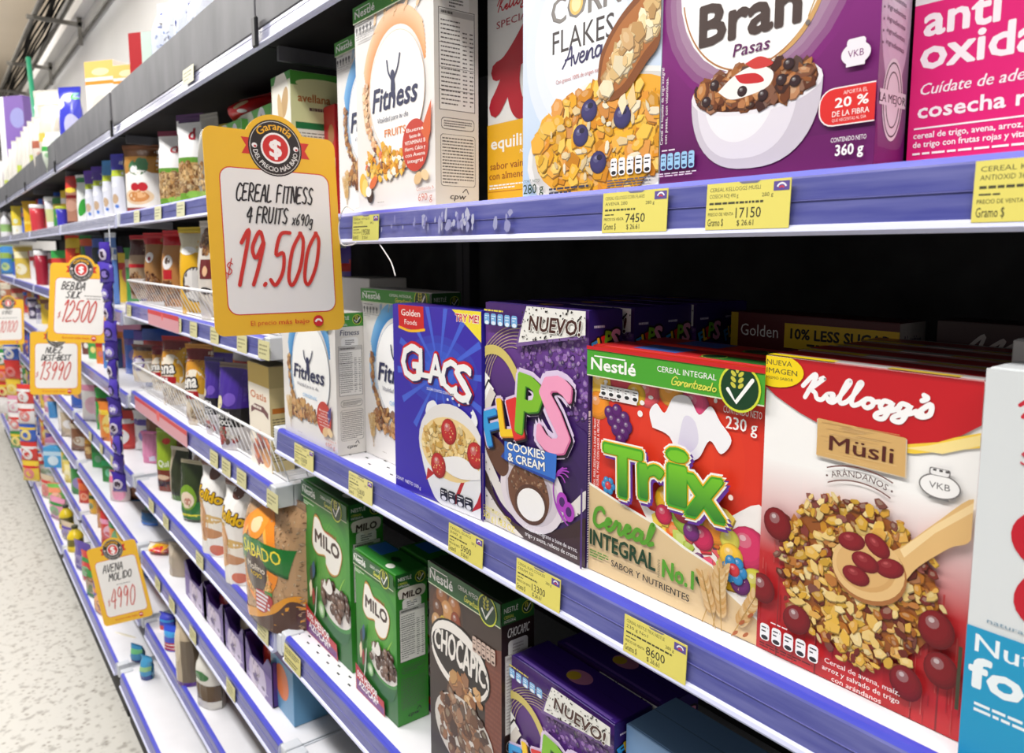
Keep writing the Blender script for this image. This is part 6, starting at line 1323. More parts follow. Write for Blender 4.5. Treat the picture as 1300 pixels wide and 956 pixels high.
# far rows, listed left to right along each shelf
FAR = [
 # (spec, kind, base, second colour, words)
 (((-4.0660, 0.7000, -0.2495), 0.0755, 0.3355, 0.500), 'p', (90, 130, 200), (230, 236, 244), 'pale blue pouch left of the hanging strip, below the purple-topped pouches'),
 (((-4.5638, 0.7200, -0.2495), 0.0808, 0.3327, 0.600), 'p', (60, 90, 180), (40, 50, 60), 'dark blue pouch above the larger middle price sign'),
 (((-5.0234, 0.7400, -0.2495), 0.1006, 0.3404, 0.600), 'p', (226, 90, 40), (40, 120, 50), 'orange and green pouch right above the middle price sign'),
 (((-5.2958, 0.7000, -0.2495), 0.1068, 0.3443, 0.700), 'p', (236, 200, 50), (214, 70, 44), 'yellow and red pack directly over the middle price sign'),
 (((-5.9262, 0.7000, -0.2495), 0.1253, 0.2600, 0.700), 'b', (60, 170, 80), (214, 60, 60), 'green and red carton at upper left of the middle price sign'),
 (((-6.7565, 0.6800, -0.2495), 0.0910, 0.2614, 0.800), 't', (170, 40, 60), (240, 240, 240), 'small red jar with white lid left of the middle price sign'),
 (((-8.5510, 0.7200, -0.2495), 0.2036, 0.3088, 0.800), 'p', (214, 186, 80), (240, 230, 190), 'golden yellow bag on the far second shelf'),
 (((-10.4855, 0.7200, -0.2495), 0.1781, 0.3214, 0.800), 'p', (70, 140, 210), (160, 190, 90), 'blue pack at left edge of the far second shelf'),
 (((-5.0335, 0.7000, -0.5995), 0.0677, 0.1026, 0.500), 'b', (110, 60, 50), (230, 220, 210), 'small brown carton right of the middle price sign'),
 (((-4.7907, 0.7000, -0.5995), 0.0773, 0.1064, 0.500), 'b', (70, 160, 80), (230, 200, 60), 'small green carton between brown and orange ones by the sign'),
 (((-4.5572, 0.7000, -0.5995), 0.0675, 0.1024, 0.500), 'b', (230, 130, 50), (190, 40, 40), 'small orange carton right of the small green one'),
 (((-4.3445, 0.7000, -0.5995), 0.0702, 0.0904, 0.500), 'b', (80, 130, 200), (240, 240, 244), 'small blue and white carton left of the purple strip'),
 (((-8.0447, 0.7200, -0.5995), 0.0929, 0.1902, 0.800), 'p', (70, 60, 90), (200, 190, 210), 'dark pouch between the left price signs'),
 (((-7.4498, 0.7200, -0.5995), 0.0864, 0.1655, 0.800), 'p', (214, 214, 224), (90, 80, 120), 'white pouch left of the middle price sign edge'),
 (((-4.9850, 0.7200, -0.9445), 0.0959, 0.1797, 0.600), 'p', (40, 150, 50), (120, 70, 40), 'green bean pouch, left of a matching green pouch'),
 (((-4.4943, 0.7000, -0.9445), 0.1355, 0.2324, 0.600), 'p', (36, 160, 56), (110, 60, 36), 'larger green bean pouch beside the hanging purple strip'),
 (((-5.4766, 0.7400, -0.9445), 0.0788, 0.1098, 0.600), 'p', (170, 120, 90), (90, 50, 40), 'brown pouch partly behind the lower left price sign'),
 (((-6.2969, 0.7200, -1.2495), 0.1088, 0.1516, 0.700), 'p', (176, 166, 156), (206, 196, 186), 'tall greyish pouch below the lower left price sign'),
 (((-6.6118, 0.6800, -1.2495), 0.0853, 0.1062, 0.700), 't', (80, 150, 210), (226, 170, 130), 'blue jar with orange lid below the lower left price sign'),
 (((-5.6066, 0.7000, -1.2495), 0.0975, 0.1173, 0.700), 'p', (150, 140, 160), (80, 40, 60), 'grey-violet pouch right of the tall greyish pouch'),
 (((-5.1213, 0.7000, -1.2495), 0.0868, 0.0994, 0.600), 'p', (150, 100, 50), (206, 150, 50), 'brown and gold pouch on the third bay lower shelf'),
 (((-4.8727, 0.7000, -1.2495), 0.0887, 0.0562, 0.600), 'b', (40, 150, 70), (30, 110, 50), 'green carton right of the brown and gold pouch'),
 (((-4.5207, 0.7000, -1.2495), 0.0992, 0.0633, 0.600), 'b', (50, 130, 60), (30, 170, 100), 'second green carton, left of the clear snack bag'),
 (((-4.1629, 0.6900, -1.2495), 0.1325, 0.0915, 0.600), 'p', (226, 206, 206), (226, 110, 150), 'clear bag with pink, yellow and green candies above the tilted sign'),
 (((-5.8499, 0.6800, -1.5695), 0.1277, 0.0749, 0.700), 'p', (236, 214, 110), (240, 226, 160), 'pale yellow pasta bag low on the third bay'),
 (((-5.3111, 0.6800, -1.5695), 0.0934, 0.1296, 0.700), 'p', (206, 60, 40), (226, 110, 60), 'red-orange bag beside the pale yellow pasta bag'),
 (((-5.0457, 0.6900, -1.5695), 0.0740, 0.0564, 0.600), 'p', (226, 170, 50), (60, 90, 40), 'golden bag with dark foot above the tilted price sign'),
 (((-4.7494, 0.6900, -1.5695), 0.0815, 0.1178, 0.600), 'p', (206, 140, 80), (190, 110, 60), 'tan bag right above the badge of the tilted price sign'),
 (((-6.6178, 0.6600, -1.5695), 0.1441, 0.0719, 0.800), 'b', (236, 160, 196), (240, 226, 236), 'pink carton on the lower far shelf'),
 (((-6.3262, 0.6200, -1.5695), 0.1504, 0.0101, 0.800), 'b', (70, 160, 216), (190, 220, 240), 'light blue carton below the pink one'),
 (((-7.9228, 0.6600, -1.5695), 0.1393, 0.0166, 0.800), 'p', (40, 60, 130), (206, 206, 60), 'dark blue pack with yellow disc on the far lower shelf'),
 (((-9.1164, 0.6600, -1.5695), 0.1236, -0.1189, 0.800), 'p', (40, 70, 130), (90, 150, 90), 'navy pack further left on the far lower shelf'),
 (((-5.4641, 0.5850, -1.7595), 0.0839, 0.0084, 0.700), 'o', (226, 200, 40), (40, 40, 40), 'yellow bottle with dark label on the bottom deck'),
 (((-5.0092, 0.5750, -1.7595), 0.0883, 0.1053, 0.700), 'o', (236, 206, 40), (60, 60, 30), 'front yellow bottle on the bottom deck beside the tilted sign'),
 (((-6.0390, 0.6000, -1.7595), 0.1325, 0.0187, 0.800), 'p', (120, 190, 90), (240, 150, 110), 'green and orange mixed bag on the bottom deck'),
 (((-6.6184, 0.6000, -1.7595), 0.1048, 0.0129, 0.800), 'p', (226, 226, 226), (160, 180, 160), 'white bag on the far bottom deck'),
 (((-7.1840, 0.5800, -1.7595), 0.1129, -0.0811, 0.800), 'p', (60, 80, 180), (226, 206, 60), 'blue and yellow bag on the far bottom deck'),
 (((-7.7829, 0.5800, -1.7595), 0.1216, -0.0260, 0.800), 'p', (206, 60, 56), (240, 226, 226), 'red and white bag on the far bottom deck'),
 (((-7.0472, 0.6000, -1.7595), 0.0970, 0.1282, 0.800), 'p', (214, 70, 50), (246, 236, 230), 'second red and white bag right of the first'),
 (((-8.7111, 0.5800, -1.7595), 0.1016, -0.0524, 0.900), 'p', (226, 226, 236), (70, 80, 180), 'white and blue bag on the far bottom deck'),
 (((-9.9484, 0.5800, -1.7595), 0.1328, -0.1514, 0.900), 'p', (206, 50, 40), (240, 180, 60), 'red and yellow bag at the far end of the bottom deck'),
 (((-10.1518, 0.6400, -1.5695), 0.1265, -0.1604, 0.900), 'p', (206, 70, 80), (240, 226, 226), 'rosy red pack at the left edge above the bottom deck'),
 (((-11.2631, 0.6600, -1.2495), 0.1194, -0.4294, 0.900), 'p', (60, 120, 200), (180, 220, 240), 'blue pack at the left edge, middle height'),
 (((-10.2833, 0.6800, -1.2495), 0.1095, -0.0951, 0.900), 'p', (226, 220, 226), (196, 90, 90), 'white and red pack near the left edge, middle height'),
 (((-9.1066, 0.6800, -1.2495), 0.1302, 0.1151, 0.900), 'p', (200, 190, 206), (150, 110, 130), 'mauve pack left of the lower left price sign'),
 (((-8.7770, 0.6600, -1.2495), 0.1103, -0.1806, 0.800), 'p', (190, 90, 80), (230, 220, 220), 'dull red pack under the lower left price sign corner'),
 (((-10.7279, 0.6600, -0.9445), 0.1323, -0.1694, 0.900), 'p', (214, 90, 90), (240, 230, 226), 'red and white pack below the leftmost price sign'),
 (((-9.3053, 0.6600, -0.9445), 0.1239, -0.0291, 0.900), 'p', (214, 206, 216), (120, 90, 110), 'pale pack with dark band below the leftmost price sign'),
 (((-9.2467, 0.7200, -0.5995), 0.1940, 0.3100, 0.800), 'p', (206, 180, 150), (190, 70, 60), 'tan and red bag above the leftmost price sign'),
 (((-11.0611, 0.7200, -0.5995), 0.1357, 0.2954, 0.900), 'p', (190, 120, 90), (230, 220, 200), 'brownish bag above the leftmost price sign, at the edge'),
 (((-7.3732, 0.7000, -0.9445), 0.1151, -0.2740, 0.800), 'p', (74, 66, 170), (160, 150, 190), 'violet pack under the lower left price sign'),
 (((-6.8301, 0.7200, -0.9445), 0.1463, -0.1933, 0.700), 'p', (196, 150, 130), (90, 60, 60), 'tan pack under the lower left price sign, right of the violet one'),
]
for i, (sp, kd, c1, c2, lab) in enumerate(FAR):
    L, w, h, rz = sp; w = max(min(w, .34), .05); h = max(h, .15)
    if kd == 'p':
        r = random.Random(i); bs = [(r.uniform(.5, .66), r.uniform(.74, .84), c2)]; es = [(r.uniform(.35, .65), r.uniform(.25, .4), .3, .26, mixc4(c2, (250, 250, 250), .35)), (r.uniform(.35, .65), .3, .16, .14, mixc4(c1, c2, .5))]
        pouch(w, h, min(.09, w*.5), L, rz, c1, lab, 'bag', None, bands(w, h, bs, es, [], i), kind='full' if i % 2 else 'stand', seal=c2, nx=6, nz=10)
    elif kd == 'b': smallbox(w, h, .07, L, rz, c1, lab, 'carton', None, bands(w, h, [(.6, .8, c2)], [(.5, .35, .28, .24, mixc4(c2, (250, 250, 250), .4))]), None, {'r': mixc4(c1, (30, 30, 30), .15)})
    elif kd == 't': tub(w, h, L, c1, c2, lab, 'jar', None, 'jar')
    else: bottle(w, h, L, c1, c2, lab, 'bottle', None, 'bottle', mixc4(c1, c2, .7))

# the packed rows behind, on the far bays: every pack its own object
CN = {'red': (206, 56, 50), 'yellow': (230, 196, 60), 'white': (230, 226, 226), 'blue': (56, 96, 190), 'green': (60, 140, 66), 'orange': (226, 130, 50), 'brown': (130, 84, 56), 'violet': (96, 76, 160), 'pink': (226, 150, 180), 'beige': (200, 182, 156)}
LV = ((.1525, 'far upper shelf', .27), (-.2495, 'far second shelf', .27), (-.5995, 'far third shelf', .26), (-.9445, 'far fourth shelf', .24), (-1.2495, 'far fifth shelf', .24), (-1.5695, 'far sixth shelf', .24), (-1.7595, 'far bottom deck', .15))
r = random.Random(21)
for z, nm, hm in LV:
    x = -3.62; k = 0; names = list(CN); prev = None
    while x > -9.9:
        cn = r.choice([n for n in names if n != prev]); prev = cn; c1 = CN[cn]; c2 = CN[r.choice(names)]; h = hm*r.uniform(.78, 1.05); w = r.uniform(.16, .24)
        if abs((x+5.09+.84*0)) < .02: x -= .05
        k += 1; y = .80+r.uniform(-.01, .02); lab = 'back-row '+cn+' pack on the '+nm+', number '+str(k)+' counted from the hanging strip'
        es = [(.5, r.uniform(.3, .6), .3, r.uniform(.15, .3), mixc4(c2, (245, 245, 245), .3))]; bs = [(.66, .8, c2)]
        if r.random() < .6: pouch(w, h, .07, (x, y, z), .75, c1, lab, 'pack', 'back-row packs on the '+nm, bands(w, h, bs, es, [], k), kind=r.choice(('stand', 'full', 'pillow')), name='snack_pack', nx=6, nz=8, parts=False)
        else:
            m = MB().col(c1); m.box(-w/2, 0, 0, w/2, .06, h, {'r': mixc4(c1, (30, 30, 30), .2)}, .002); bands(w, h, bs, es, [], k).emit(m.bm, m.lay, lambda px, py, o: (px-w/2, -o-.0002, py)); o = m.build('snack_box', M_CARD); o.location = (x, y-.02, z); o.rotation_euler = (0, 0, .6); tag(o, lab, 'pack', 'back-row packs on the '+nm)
        x -= w*1.12+.02
# front rows between the packs listed above
used = {}
for sp, kd, c1, c2, lab in FAR: used.setdefault(round(sp[0][2], 4), []).append(sp[0][0])
for z, nm, hm in LV[3:]:
    x = -4.0; k = 0; yy = .70 if z > -1.7 else .568; mine = []
    while x > -9.8:
        w = r.uniform(.15, .21)
        if any(abs(x-u) < .19 for u in used.get(z, [])): x -= .05; continue
        cn = r.choice(list(CN)); c1 = CN[cn]; c2 = CN[r.choice(list(CN))]; h = min(hm, .25 if z > -1.7 else .17)*r.uniform(.75, 1.1); k += 1
        lab = 'front-row '+cn+' pack on the '+nm+', filler number '+str(k)+' from the hanging strip'.replace('filler ', ''); lab = lab.replace('filler ', '')
        bs = [(.68, .8, c2)]; es = [(.5, r.uniform(.3, .5), .3, r.uniform(.15, .3), mixc4(c2, (245, 245, 245), .35)), (r.uniform(.3, .6), .35, .14, .12, mixc4(c1, c2, .5))]
        pouch(w, h, .07 if z > -1.7 else .05, (x, yy+r.uniform(-.006, .006), z), .75 if z > -1.7 else .35, c1, lab, 'pack', 'front-row packs on the '+nm, bands(w, h, bs, es, [], k), kind=r.choice(('stand', 'full', 'pillow')), name='snack_pack', nx=6, nz=8, parts=False)
        x -= w*1.05+.02
# packs clipped on strips that hang out into the aisle at the far end
for si, (sx, sy, zt, n) in enumerate(((-6.6, .50, -1.0, 5), (-7.3, .48, -.75, 6), (-8.1, .46, -.45, 7))):
    m = MB(); m.box(-.008, -.0008, -n*.145-.03, .008, .0008, .03); o = m.build('clip_strip', M_METALW); o.location = (sx, sy+.05, zt); tag(o, ('short', 'longer', 'longest')[si]+' far clip strip with snack packs hanging over the aisle', 'clip strip')
    for k in range(n):
        cn = ('red', 'white', 'blue', 'red', 'yellow', 'pink', 'white', 'green', 'orange')[(k+si*2) % 9]; c1 = CN[cn]; c2 = CN[('white', 'red', 'yellow')[k % 3]]; w, h = .15, .155
        pouch(w, h, .05, (sx+.01*math.sin(k*2), sy, zt-.145*k-.13), .7, c1, cn+' snack pack, '+ORD[k]+' from the top of the '+('short', 'longer', 'longest')[si]+' far clip strip', 'snack pack', 'packs on the far clip strips', bands(w, h, [(.66, .78, c2)], [(.5, .4, .32, .28, mixc4(c2, (245, 245, 245), .4)), (.5, .4, .16, .14, c1)], [], k), kind='pillow', name='snack_pack', nx=6, nz=8, parts=False)
# darker back rows in the second bay
for z, nm, hm, xs in ((-.945, 'rice bag shelf', .25, (-3.2, -2.92, -2.62, -2.3)), (-1.25, 'tray shelf', .23, (-3.25, -3.0, -2.78)), (-1.57, 'lowest rail shelf', .23, (-3.25, -3.0, -2.72, -2.46, -2.2, -1.95)), (-.205, 'upper basket shelf', .25, (-3.2, -2.9, -2.6, -2.3, -2.0)), (-.568, 'lower basket shelf', .25, (-3.2, -2.9, -2.6, -2.3, -2.0)), (.1525, 'dessert pouch shelf', .24, (-3.2, -2.9))):
    for k, x in enumerate(xs):
        cn = r.choice(('brown', 'beige', 'violet', 'white', 'red', 'yellow')); c1 = CN[cn]; h = hm*r.uniform(.8, 1); c2 = CN[r.choice(list(CN))]
        pouch(.2, h, .08, (x, .87, z+.0005), .5, c1, 'back-row '+cn+' pack on the '+nm+', '+ORD[k]+' from the hanging strip', 'pack', 'back-row packs on the '+nm, bands(.2, h, [(.66, .8, c2)], [(.5, .4, .3, .2, mixc4(c2, (240, 240, 240), .3))], [], k), kind='full', name='snack_pack', nx=6, nz=8, parts=False)

# ---- hanging strip of shiny purple sweets
st = MB(); st.box(-.009, -.0008, -1.05, .009, .0008, .02); o = st.build('clip_strip', M_METALW); o.location = (-3.42, .585, .09); tag(o, 'narrow hanging clip strip between second and third shelf bays', 'clip strip')
for i in range(13):
    z = .04-i*.079; w_, h_ = .062, .085; c = ((62, 40, 150), (80, 60, 176), (52, 34, 120))[i % 3]
    A = Art(w_, h_, i); A.ell(.5, .42, .36, .36, ((206, 196, 216), (40, 26, 90), (120, 100, 200))[i % 3]); A.ell(.5, .42, .24, .22, ((60, 40, 60), (150, 130, 210), (230, 226, 240))[i % 3])
    pouch(w_, h_, .03, (-3.42+.004*math.sin(i*2), .566, z-.085), .5+.3*math.sin(i*1.7), c, 'shiny purple sweet packet on the hanging strip, '+('topmost' if i == 0 else 'lowest' if i == 12 else ORD[i]+' from the top'), 'sweet packet', 'sweet packets on the hanging strip', A, kind='pillow', name='sweet_packet', nx=8, nz=8, parts=False)

# ---- things on top of the shelving
ZT = .4825
G = 'white and blue wrapped packs on top'
for i, (px, lab) in enumerate(((((-2.8425, 0.7000, 0.4825), 0.0621, 0.3501, 0.500), 'white and blue wrapped pack on top, leftmost at the upper edge'), (((-2.6898, 0.7000, 0.4825), 0.0656, 0.3418, 0.500), 'second white and blue wrapped pack on top'), (((-2.5472, 0.7000, 0.4825), 0.0654, 0.3240, 0.500), 'third white and blue wrapped pack on top'), (((-2.3972, 0.7000, 0.4825), 0.0738, 0.3025, 0.500), 'rightmost white and blue wrapped pack on top'))):
    L, w, h, rz = px
    A = Art(w, h, i); A.rect(0, 0, 1, 1, (226, 232, 246)); A.flakes(lambda r: (r.random(), r.uniform(.3, .95)), 26, .13, [(60, 96, 206), (150, 176, 230), (200, 212, 240), (240, 244, 250)], (.2, .6)); A.ell(.2, .55, .14, .3, (50, 84, 200))
    pouch(w, h, .12, L, rz, (226, 232, 246), lab, 'pack', G, A, kind='full', name='wrapped_pack', seal=(236, 240, 250))
L, w, h, rz = ((-3.3553, 0.7400, 0.4825), 0.1556, 0.3827, 0.500)
A = bands(w, h, [(.0, 0, .4, 1, (176, 40, 46)), (.4, 0, 1, 1, (196, 214, 206))], [(.7, .5, .2, .3, (150, 190, 176))])
smallbox(w, h, .09, L, rz+.1, (180, 44, 50), 'red and pale green box leaning on top beside the white bottles', 'carton', None, A)
for i, px in enumerate((((-4.1087, 0.7000, 0.4825), 0.1707, 0.4103, 0.600), ((-3.5264, 0.7000, 0.4825), 0.1349, 0.2831, 0.600))):
    L, w, h, rz = px
    A = bands(w, h, [(.82, 1, (236, 196, 110)), (.3, .34, (226, 150, 60)), (.74, .78, (230, 150, 50))], [(.55, .88, .3, .1, (246, 226, 180)), (.5, .5, .3, .3, (236, 226, 214))]); A.lines(.1, .08, .9, .26, 3, (214, 170, 150))
    smallbox(w, h, .10, L, rz, (244, 240, 236), ('white and yellow carton on top, left of its twin', 'white and yellow carton on top, right of its twin')[i], 'carton', 'white and yellow cartons on top', A, None, {'t': (240, 200, 120), 'r': (230, 220, 206)})
L, w, h, rz = ((-5.2823, 0.7400, 0.4825), 0.1543, 0.4835, 0.700)
pouch(w, h, .12, L, rz, (60, 66, 200), 'blue snack bag with green corner on top of the shelves', 'bag', None, bands(w, h, [], [(.2, .8, .25, .2, (226, 228, 240)), (.3, .2, .22, .16, (196, 110, 90)), (.85, .9, .2, .14, (80, 190, 80)), (.75, .55, .25, .4, (190, 190, 226))]), kind='pillow')
for i, (px, c1, c2, lab) in enumerate(((((-6.8375, 0.8000, 0.4825), 0.2408, 0.7237, 0.700), (222, 218, 208), (220, 200, 160), 'large white bag at the top of the pile on the shelves'), (((-6.0062, 0.7200, 0.4825), 0.1869, 0.4883, 0.700), (214, 206, 192), (226, 190, 90), 'white bag with yellow band in the pile on top'), (((-6.0796, 0.6800, 0.4825), 0.1636, 0.4124, 0.700), (222, 214, 204), (170, 100, 80), 'white bag with brown edge at front of the pile'), (((-5.4584, 0.6550, 0.4825), 0.1134, 0.2420, 0.700), (226, 236, 220), (60, 160, 70), 'white and green bag lowest in the pile on top'))):
    L, w, h, rz = px
    pouch(w, h, .14, L, rz, c1, lab, 'bag', 'pile of white bags on top', bands(w, h, [(.5, .62, c2), (.05, .1, c2)], [(.7, .4, .2, .12, mixc4(c1, c2, .4))]), kind='pillow', nx=8, nz=10)
for i in range(9):
    L, w, h, rz = (((-6.6243, 0.7000, 0.4825), 0.0585, 0.4880, 0.900), ((-6.9314, 0.7000, 0.4825), 0.0610, 0.5062, 0.900), ((-7.2380, 0.7000, 0.4825), 0.0572, 0.5223, 0.900), ((-7.5451, 0.7000, 0.4825), 0.0595, 0.5240, 0.900), ((-7.9447, 0.7000, 0.4825), 0.0625, 0.5338, 0.900), ((-8.2384, 0.6900, 0.4825), 0.0574, 0.4993, 0.900), ((-8.5226, 0.6800, 0.4825), 0.0593, 0.4592, 0.900), ((-9.0578, 0.6800, 0.4825), 0.0629, 0.4393, 0.900), ((-9.6417, 0.6800, 0.4825), 0.0667, 0.4552, 0.900))[i]
    c = ((226, 222, 214), (218, 216, 208), (230, 226, 220))[i % 3]; c2 = ((230, 150, 130), (190, 206, 90), (240, 226, 220))[i % 3]
    pouch(w, min(h, .5), .07, L, rz, c, 'white packet on top, '+('nearest the pile of white bags' if i == 0 else 'at the left edge of the photo' if i == 8 else ORD[i]+' to the left from the pile'), 'packet', 'row of white packets on top', bands(w, h, [(.1, .5 if i % 3 == 1 else .16, c2)], []), kind='full', name='packet', nx=6, nz=8)
L, w, h, rz = ((-9.4516, 0.7800, 0.4825), 0.3355, 1.1005, 0.600)
A = bands(w, h, [(0, 0, .22, 1, (240, 240, 246))], [(.75, .8, .3, .3, (150, 150, 206)), (.5, .5, .26, .26, (130, 96, 176)), (.8, .3, .3, .3, (120, 150, 200))])
smallbox(w, h, .2, L, rz, (130, 100, 176), 'big purple display carton standing on top at the far end', 'display box', None, A)
o = MB(); o.tube([(0, 0, 0), (-.24, 0, .65), (-.50, .0, 1.37)], .022, 8); s_ = o.build('green_stick', M_GREEN); s_.location = (-8.30, .9, .483); tag(s_, 'thin green stick rising behind the white bags on top', 'stick')

# ------------------------------------------------------------------ price signs
def sign(bl, br, tl, lines, price, label, detail=True, seed=1):
    bl, br, tl = Vector(bl), Vector(br), Vector(tl); ux = (br-bl); w = ux.length; ux.normalize(); up = tl-bl; up = up-ux*up.dot(ux); h = up.length; up.normalize(); ny = up.cross(ux)
    t = empty('price_sign'); t.matrix_world = Matrix(((ux.x, ny.x, up.x, bl.x), (ux.y, ny.y, up.y, bl.y), (ux.z, ny.z, up.z, bl.z), (0, 0, 0, 1))); tag(t, label, 'price sign', 'yellow price signs')
    H = h*1.115; r = .045*w*1.5
    A = Art(w, H, seed); V = lambda v: v*h/H
    # outline with the round head
    P = []; cx, cy, R = .52*w, .925*h, .205*w*1.18
    def cor(x, y, a0): 
        for k in range(7): a = math.radians(a0+15*k); P.append((x+r*math.cos(a), y+r*math.sin(a)))
    cor(r, r, 180); cor(w-r, r, 270); cor(w-r, h-r, 0)
    a1 = math.asin((h-cy)/R) if abs((h-cy)/R) < 1 else .6
    for k in range(25): a = a1+(PI-2*a1)*k/24; P.append((cx+R*math.cos(a), cy+R*math.sin(a)))
    cor(r, h-r, 90)
    m = MB().col((236, 184, 50))
    tris = tessellate_polygon([[Vector((p[0], p[1], 0)) for p in P]])
    for y, s in ((0, 1), (.0022, -1)):
        for q in tris: m.face([(P[i][0], y, P[i][1]) for i in q], lin((236, 184, 50)) if s == 1 else lin((226, 222, 214)))
    n = len(P)
    for i in range(n): a, b = P[i], P[(i+1) % n]; m.face([(a[0], 0, a[1]), (a[0], .0022, a[1]), (b[0], .0022, b[1]), (b[0], 0, b[1])])
    bmesh.ops.recalc_face_normals(m.bm, faces=m.bm.faces[:])
    RED = (206, 54, 46)
    A.rrect(.095, V(.098), .935, V(.815), .02*w/.25, RED); A.rrect(.102, V(.103), .928, V(.81), .0185*w/.25, (236, 233, 230))
    k = .205
    A.poly([(.265, V(.965)), (.42, V(.965)), (.42, V(.885)), (.265, V(.885)), (.3, V(.925))], RED); A.poly([(.785, V(.965)), (.62, V(.965)), (.62, V(.885)), (.785, V(.885)), (.75, V(.925))], RED)
    A.ell(.52, V(.925), .205, .205, (44, 38, 38), 0, 40); A.arc(.52, V(.925), .192, .192, .0009, (230, 226, 220), 0, 360, 40); A.ell(.52, V(.925), .112, .112, (244, 240, 238), 0, 32); A.ell(.52, V(.925), .098, .098, (206, 48, 46), 0, 32)
    A.text('$', .52, V(.925)-.036, .072, (246, 240, 238), width=.085, bold=.045, align='c')
    A.arctext('Garantía', .52, V(.925), .133, 90, .055, (240, 180, 50), .03, spread=.92)
    if detail: A.arctext('DEL PRECIO MÁS BAJO', .52, V(.925), .172, 270, .034, (240, 238, 234), .02, inside=True)
    else: A.arctext('DEL PRECIO MÁS BAJO', .52, V(.925), .172, 270, .034, (200, 198, 194), .01, inside=True)
    for x in (.362, .678): A.ell(x, V(.93), .02, .018, (240, 236, 236)); A.ell(x+.004, V(.926), .01, .008, (190, 40, 40))
    for (tx, x, v, cap, wd, width) in lines: hand(A, tx, x, V(v), cap, wd*w/.25, (40, 38, 42), width*.95, .3)
    tx, x, v, cap, wd, width, dol = price
    if dol: hand(A, '$', x-.05, V(v)+.03, .085, .0018*w/.25, (200, 60, 52), .07)
    hand(A, tx, x, V(v), cap, wd*w/.25, (204, 52, 44), width*.92, .42)
    A.text('El precio ', .25, V(.045), .021, (206, 66, 40), width=.19); A.text('más bajo', .46, V(.045), .021, (206, 60, 40), width=.24, bold=.02)
    A.ell(.775, V(.053), .042, .042, (206, 40, 44)); A.arc(.775, V(.045), .024, .022, .0035*w/.25, (246, 240, 236), 10, 170)
    A.emit(m.bm, m.lay, lambda x, y, o: (x, -o-.0002, y))
    m.build('sign_board', M_BOARD, t)
    return t
SG = ((-1.2763, 0.3659, -0.1389), (-1.2932, 0.6029, -0.1419), (-1.3086, 0.3907, 0.2057))
sign(SG[0], SG[1], SG[2], [('CEREAL FITNESS', .2, .655, .075, .0031, .62), ('4 FRUITS', .265, .55, .068, .003, .33), ('x690g', .61, .545, .05, .0022, .18)], ('19.500', .14, .245, .235, .0068, .70, True), 'big yellow price sign for 19.500 hanging at the cereal shelf end')
SG = ((-3.8115, 0.3844, -0.3834), (-3.6524, 0.5896, -0.3936), (-3.8433, 0.4088, -0.0441))
sign(SG[0], SG[1], SG[2], [('BEBIDA', .2, .665, .085, .0042, .42), ('SILK', .28, .56, .075, .004, .26), ('------', .58, .575, .03, .002, .3), ('-----', .62, .54, .03, .002, .26)], ('12500', .2, .26, .24, .005, .62, True), 'yellow price sign for 12500 overlapping the sign below it', False, 2)
SG = ((-4.6542, 0.3739, -0.7452), (-4.4901, 0.5877, -0.7452), (-4.6851, 0.3976, -0.4158))
sign(SG[0], SG[1], SG[2], [('NUEZ', .3, .66, .085, .0046, .34), ('DEST-BEST', .22, .545, .075, .0046, .6)], ('13990', .16, .24, .25, .005, .66, True), 'yellow price sign for 13990 partly under the 12500 sign', False, 3)
SG = ((-7.1113, 0.3528, -0.7202), (-6.9622, 0.5482, -0.7141), (-7.1440, 0.3778, -0.3723))
sign(SG[0], SG[1], SG[2], [('VINO', .3, .68, .07, .004, .34), ('--------', .2, .58, .03, .003, .62)], ('10100', .2, .28, .22, .005, .62, True), 'yellow price sign cut off by the left edge of the photo', False, 4)
SG = ((-3.4036, 0.4740, -1.5511), (-3.2853, 0.6376, -1.5022), (-3.4929, 0.4184, -1.2383))
sign(SG[0], SG[1], SG[2], [('AVENA', .22, .66, .085, .0044, .44), ('MOLIDO', .3, .545, .08, .0044, .5), ('------', .42, .47, .03, .002, .3)], ('4990', .22, .2, .22, .0042, .56, True), 'tilted yellow price sign for 4990 near the floor', False, 5)
# nylon tie holding the big sign to the rail
def tie(pts, label):
    m = MB(); m.tube(pts, .0011, 6); o = m.build('nylon_tie', M_TIE); return tag(o, label, 'cable tie')
def cat3(pts, n=6):
    o = []; P = [pts[0]]+list(pts)+[pts[-1]]
    for i in range(1, len(P)-2):
        for k in range(n):
            t = k/n; o.append(tuple(.5*(2*P[i][j]+(-P[i-1][j]+P[i+1][j])*t+(2*P[i-1][j]-5*P[i][j]+4*P[i+1][j]-P[i+2][j])*t*t+(-P[i-1][j]+3*P[i][j]-3*P[i+1][j]+P[i+2][j])*t**3) for j in range(3)))
    o.append(pts[-1]); return o
tie(cat3([(-1.2537, 0.6070, 0.0724), (-1.2673, 0.6000, 0.0811), (-1.2823, 0.5960, 0.0677), (-1.2940, 0.5960, 0.0398), (-1.2909, 0.6000, 0.0143), (-1.2645, 0.6060, 0.0127), (-1.2514, 0.6090, 0.0168)]), 'white nylon tie looped through the edge of the big price sign')
tie(cat3([(-1.1752, 0.6160, 0.0134), (-1.1458, 0.6120, -0.0026), (-1.1198, 0.6080, -0.0181), (-1.1035, 0.6060, -0.0385)]), 'loose white tie end dangling under the upper shelf rail')

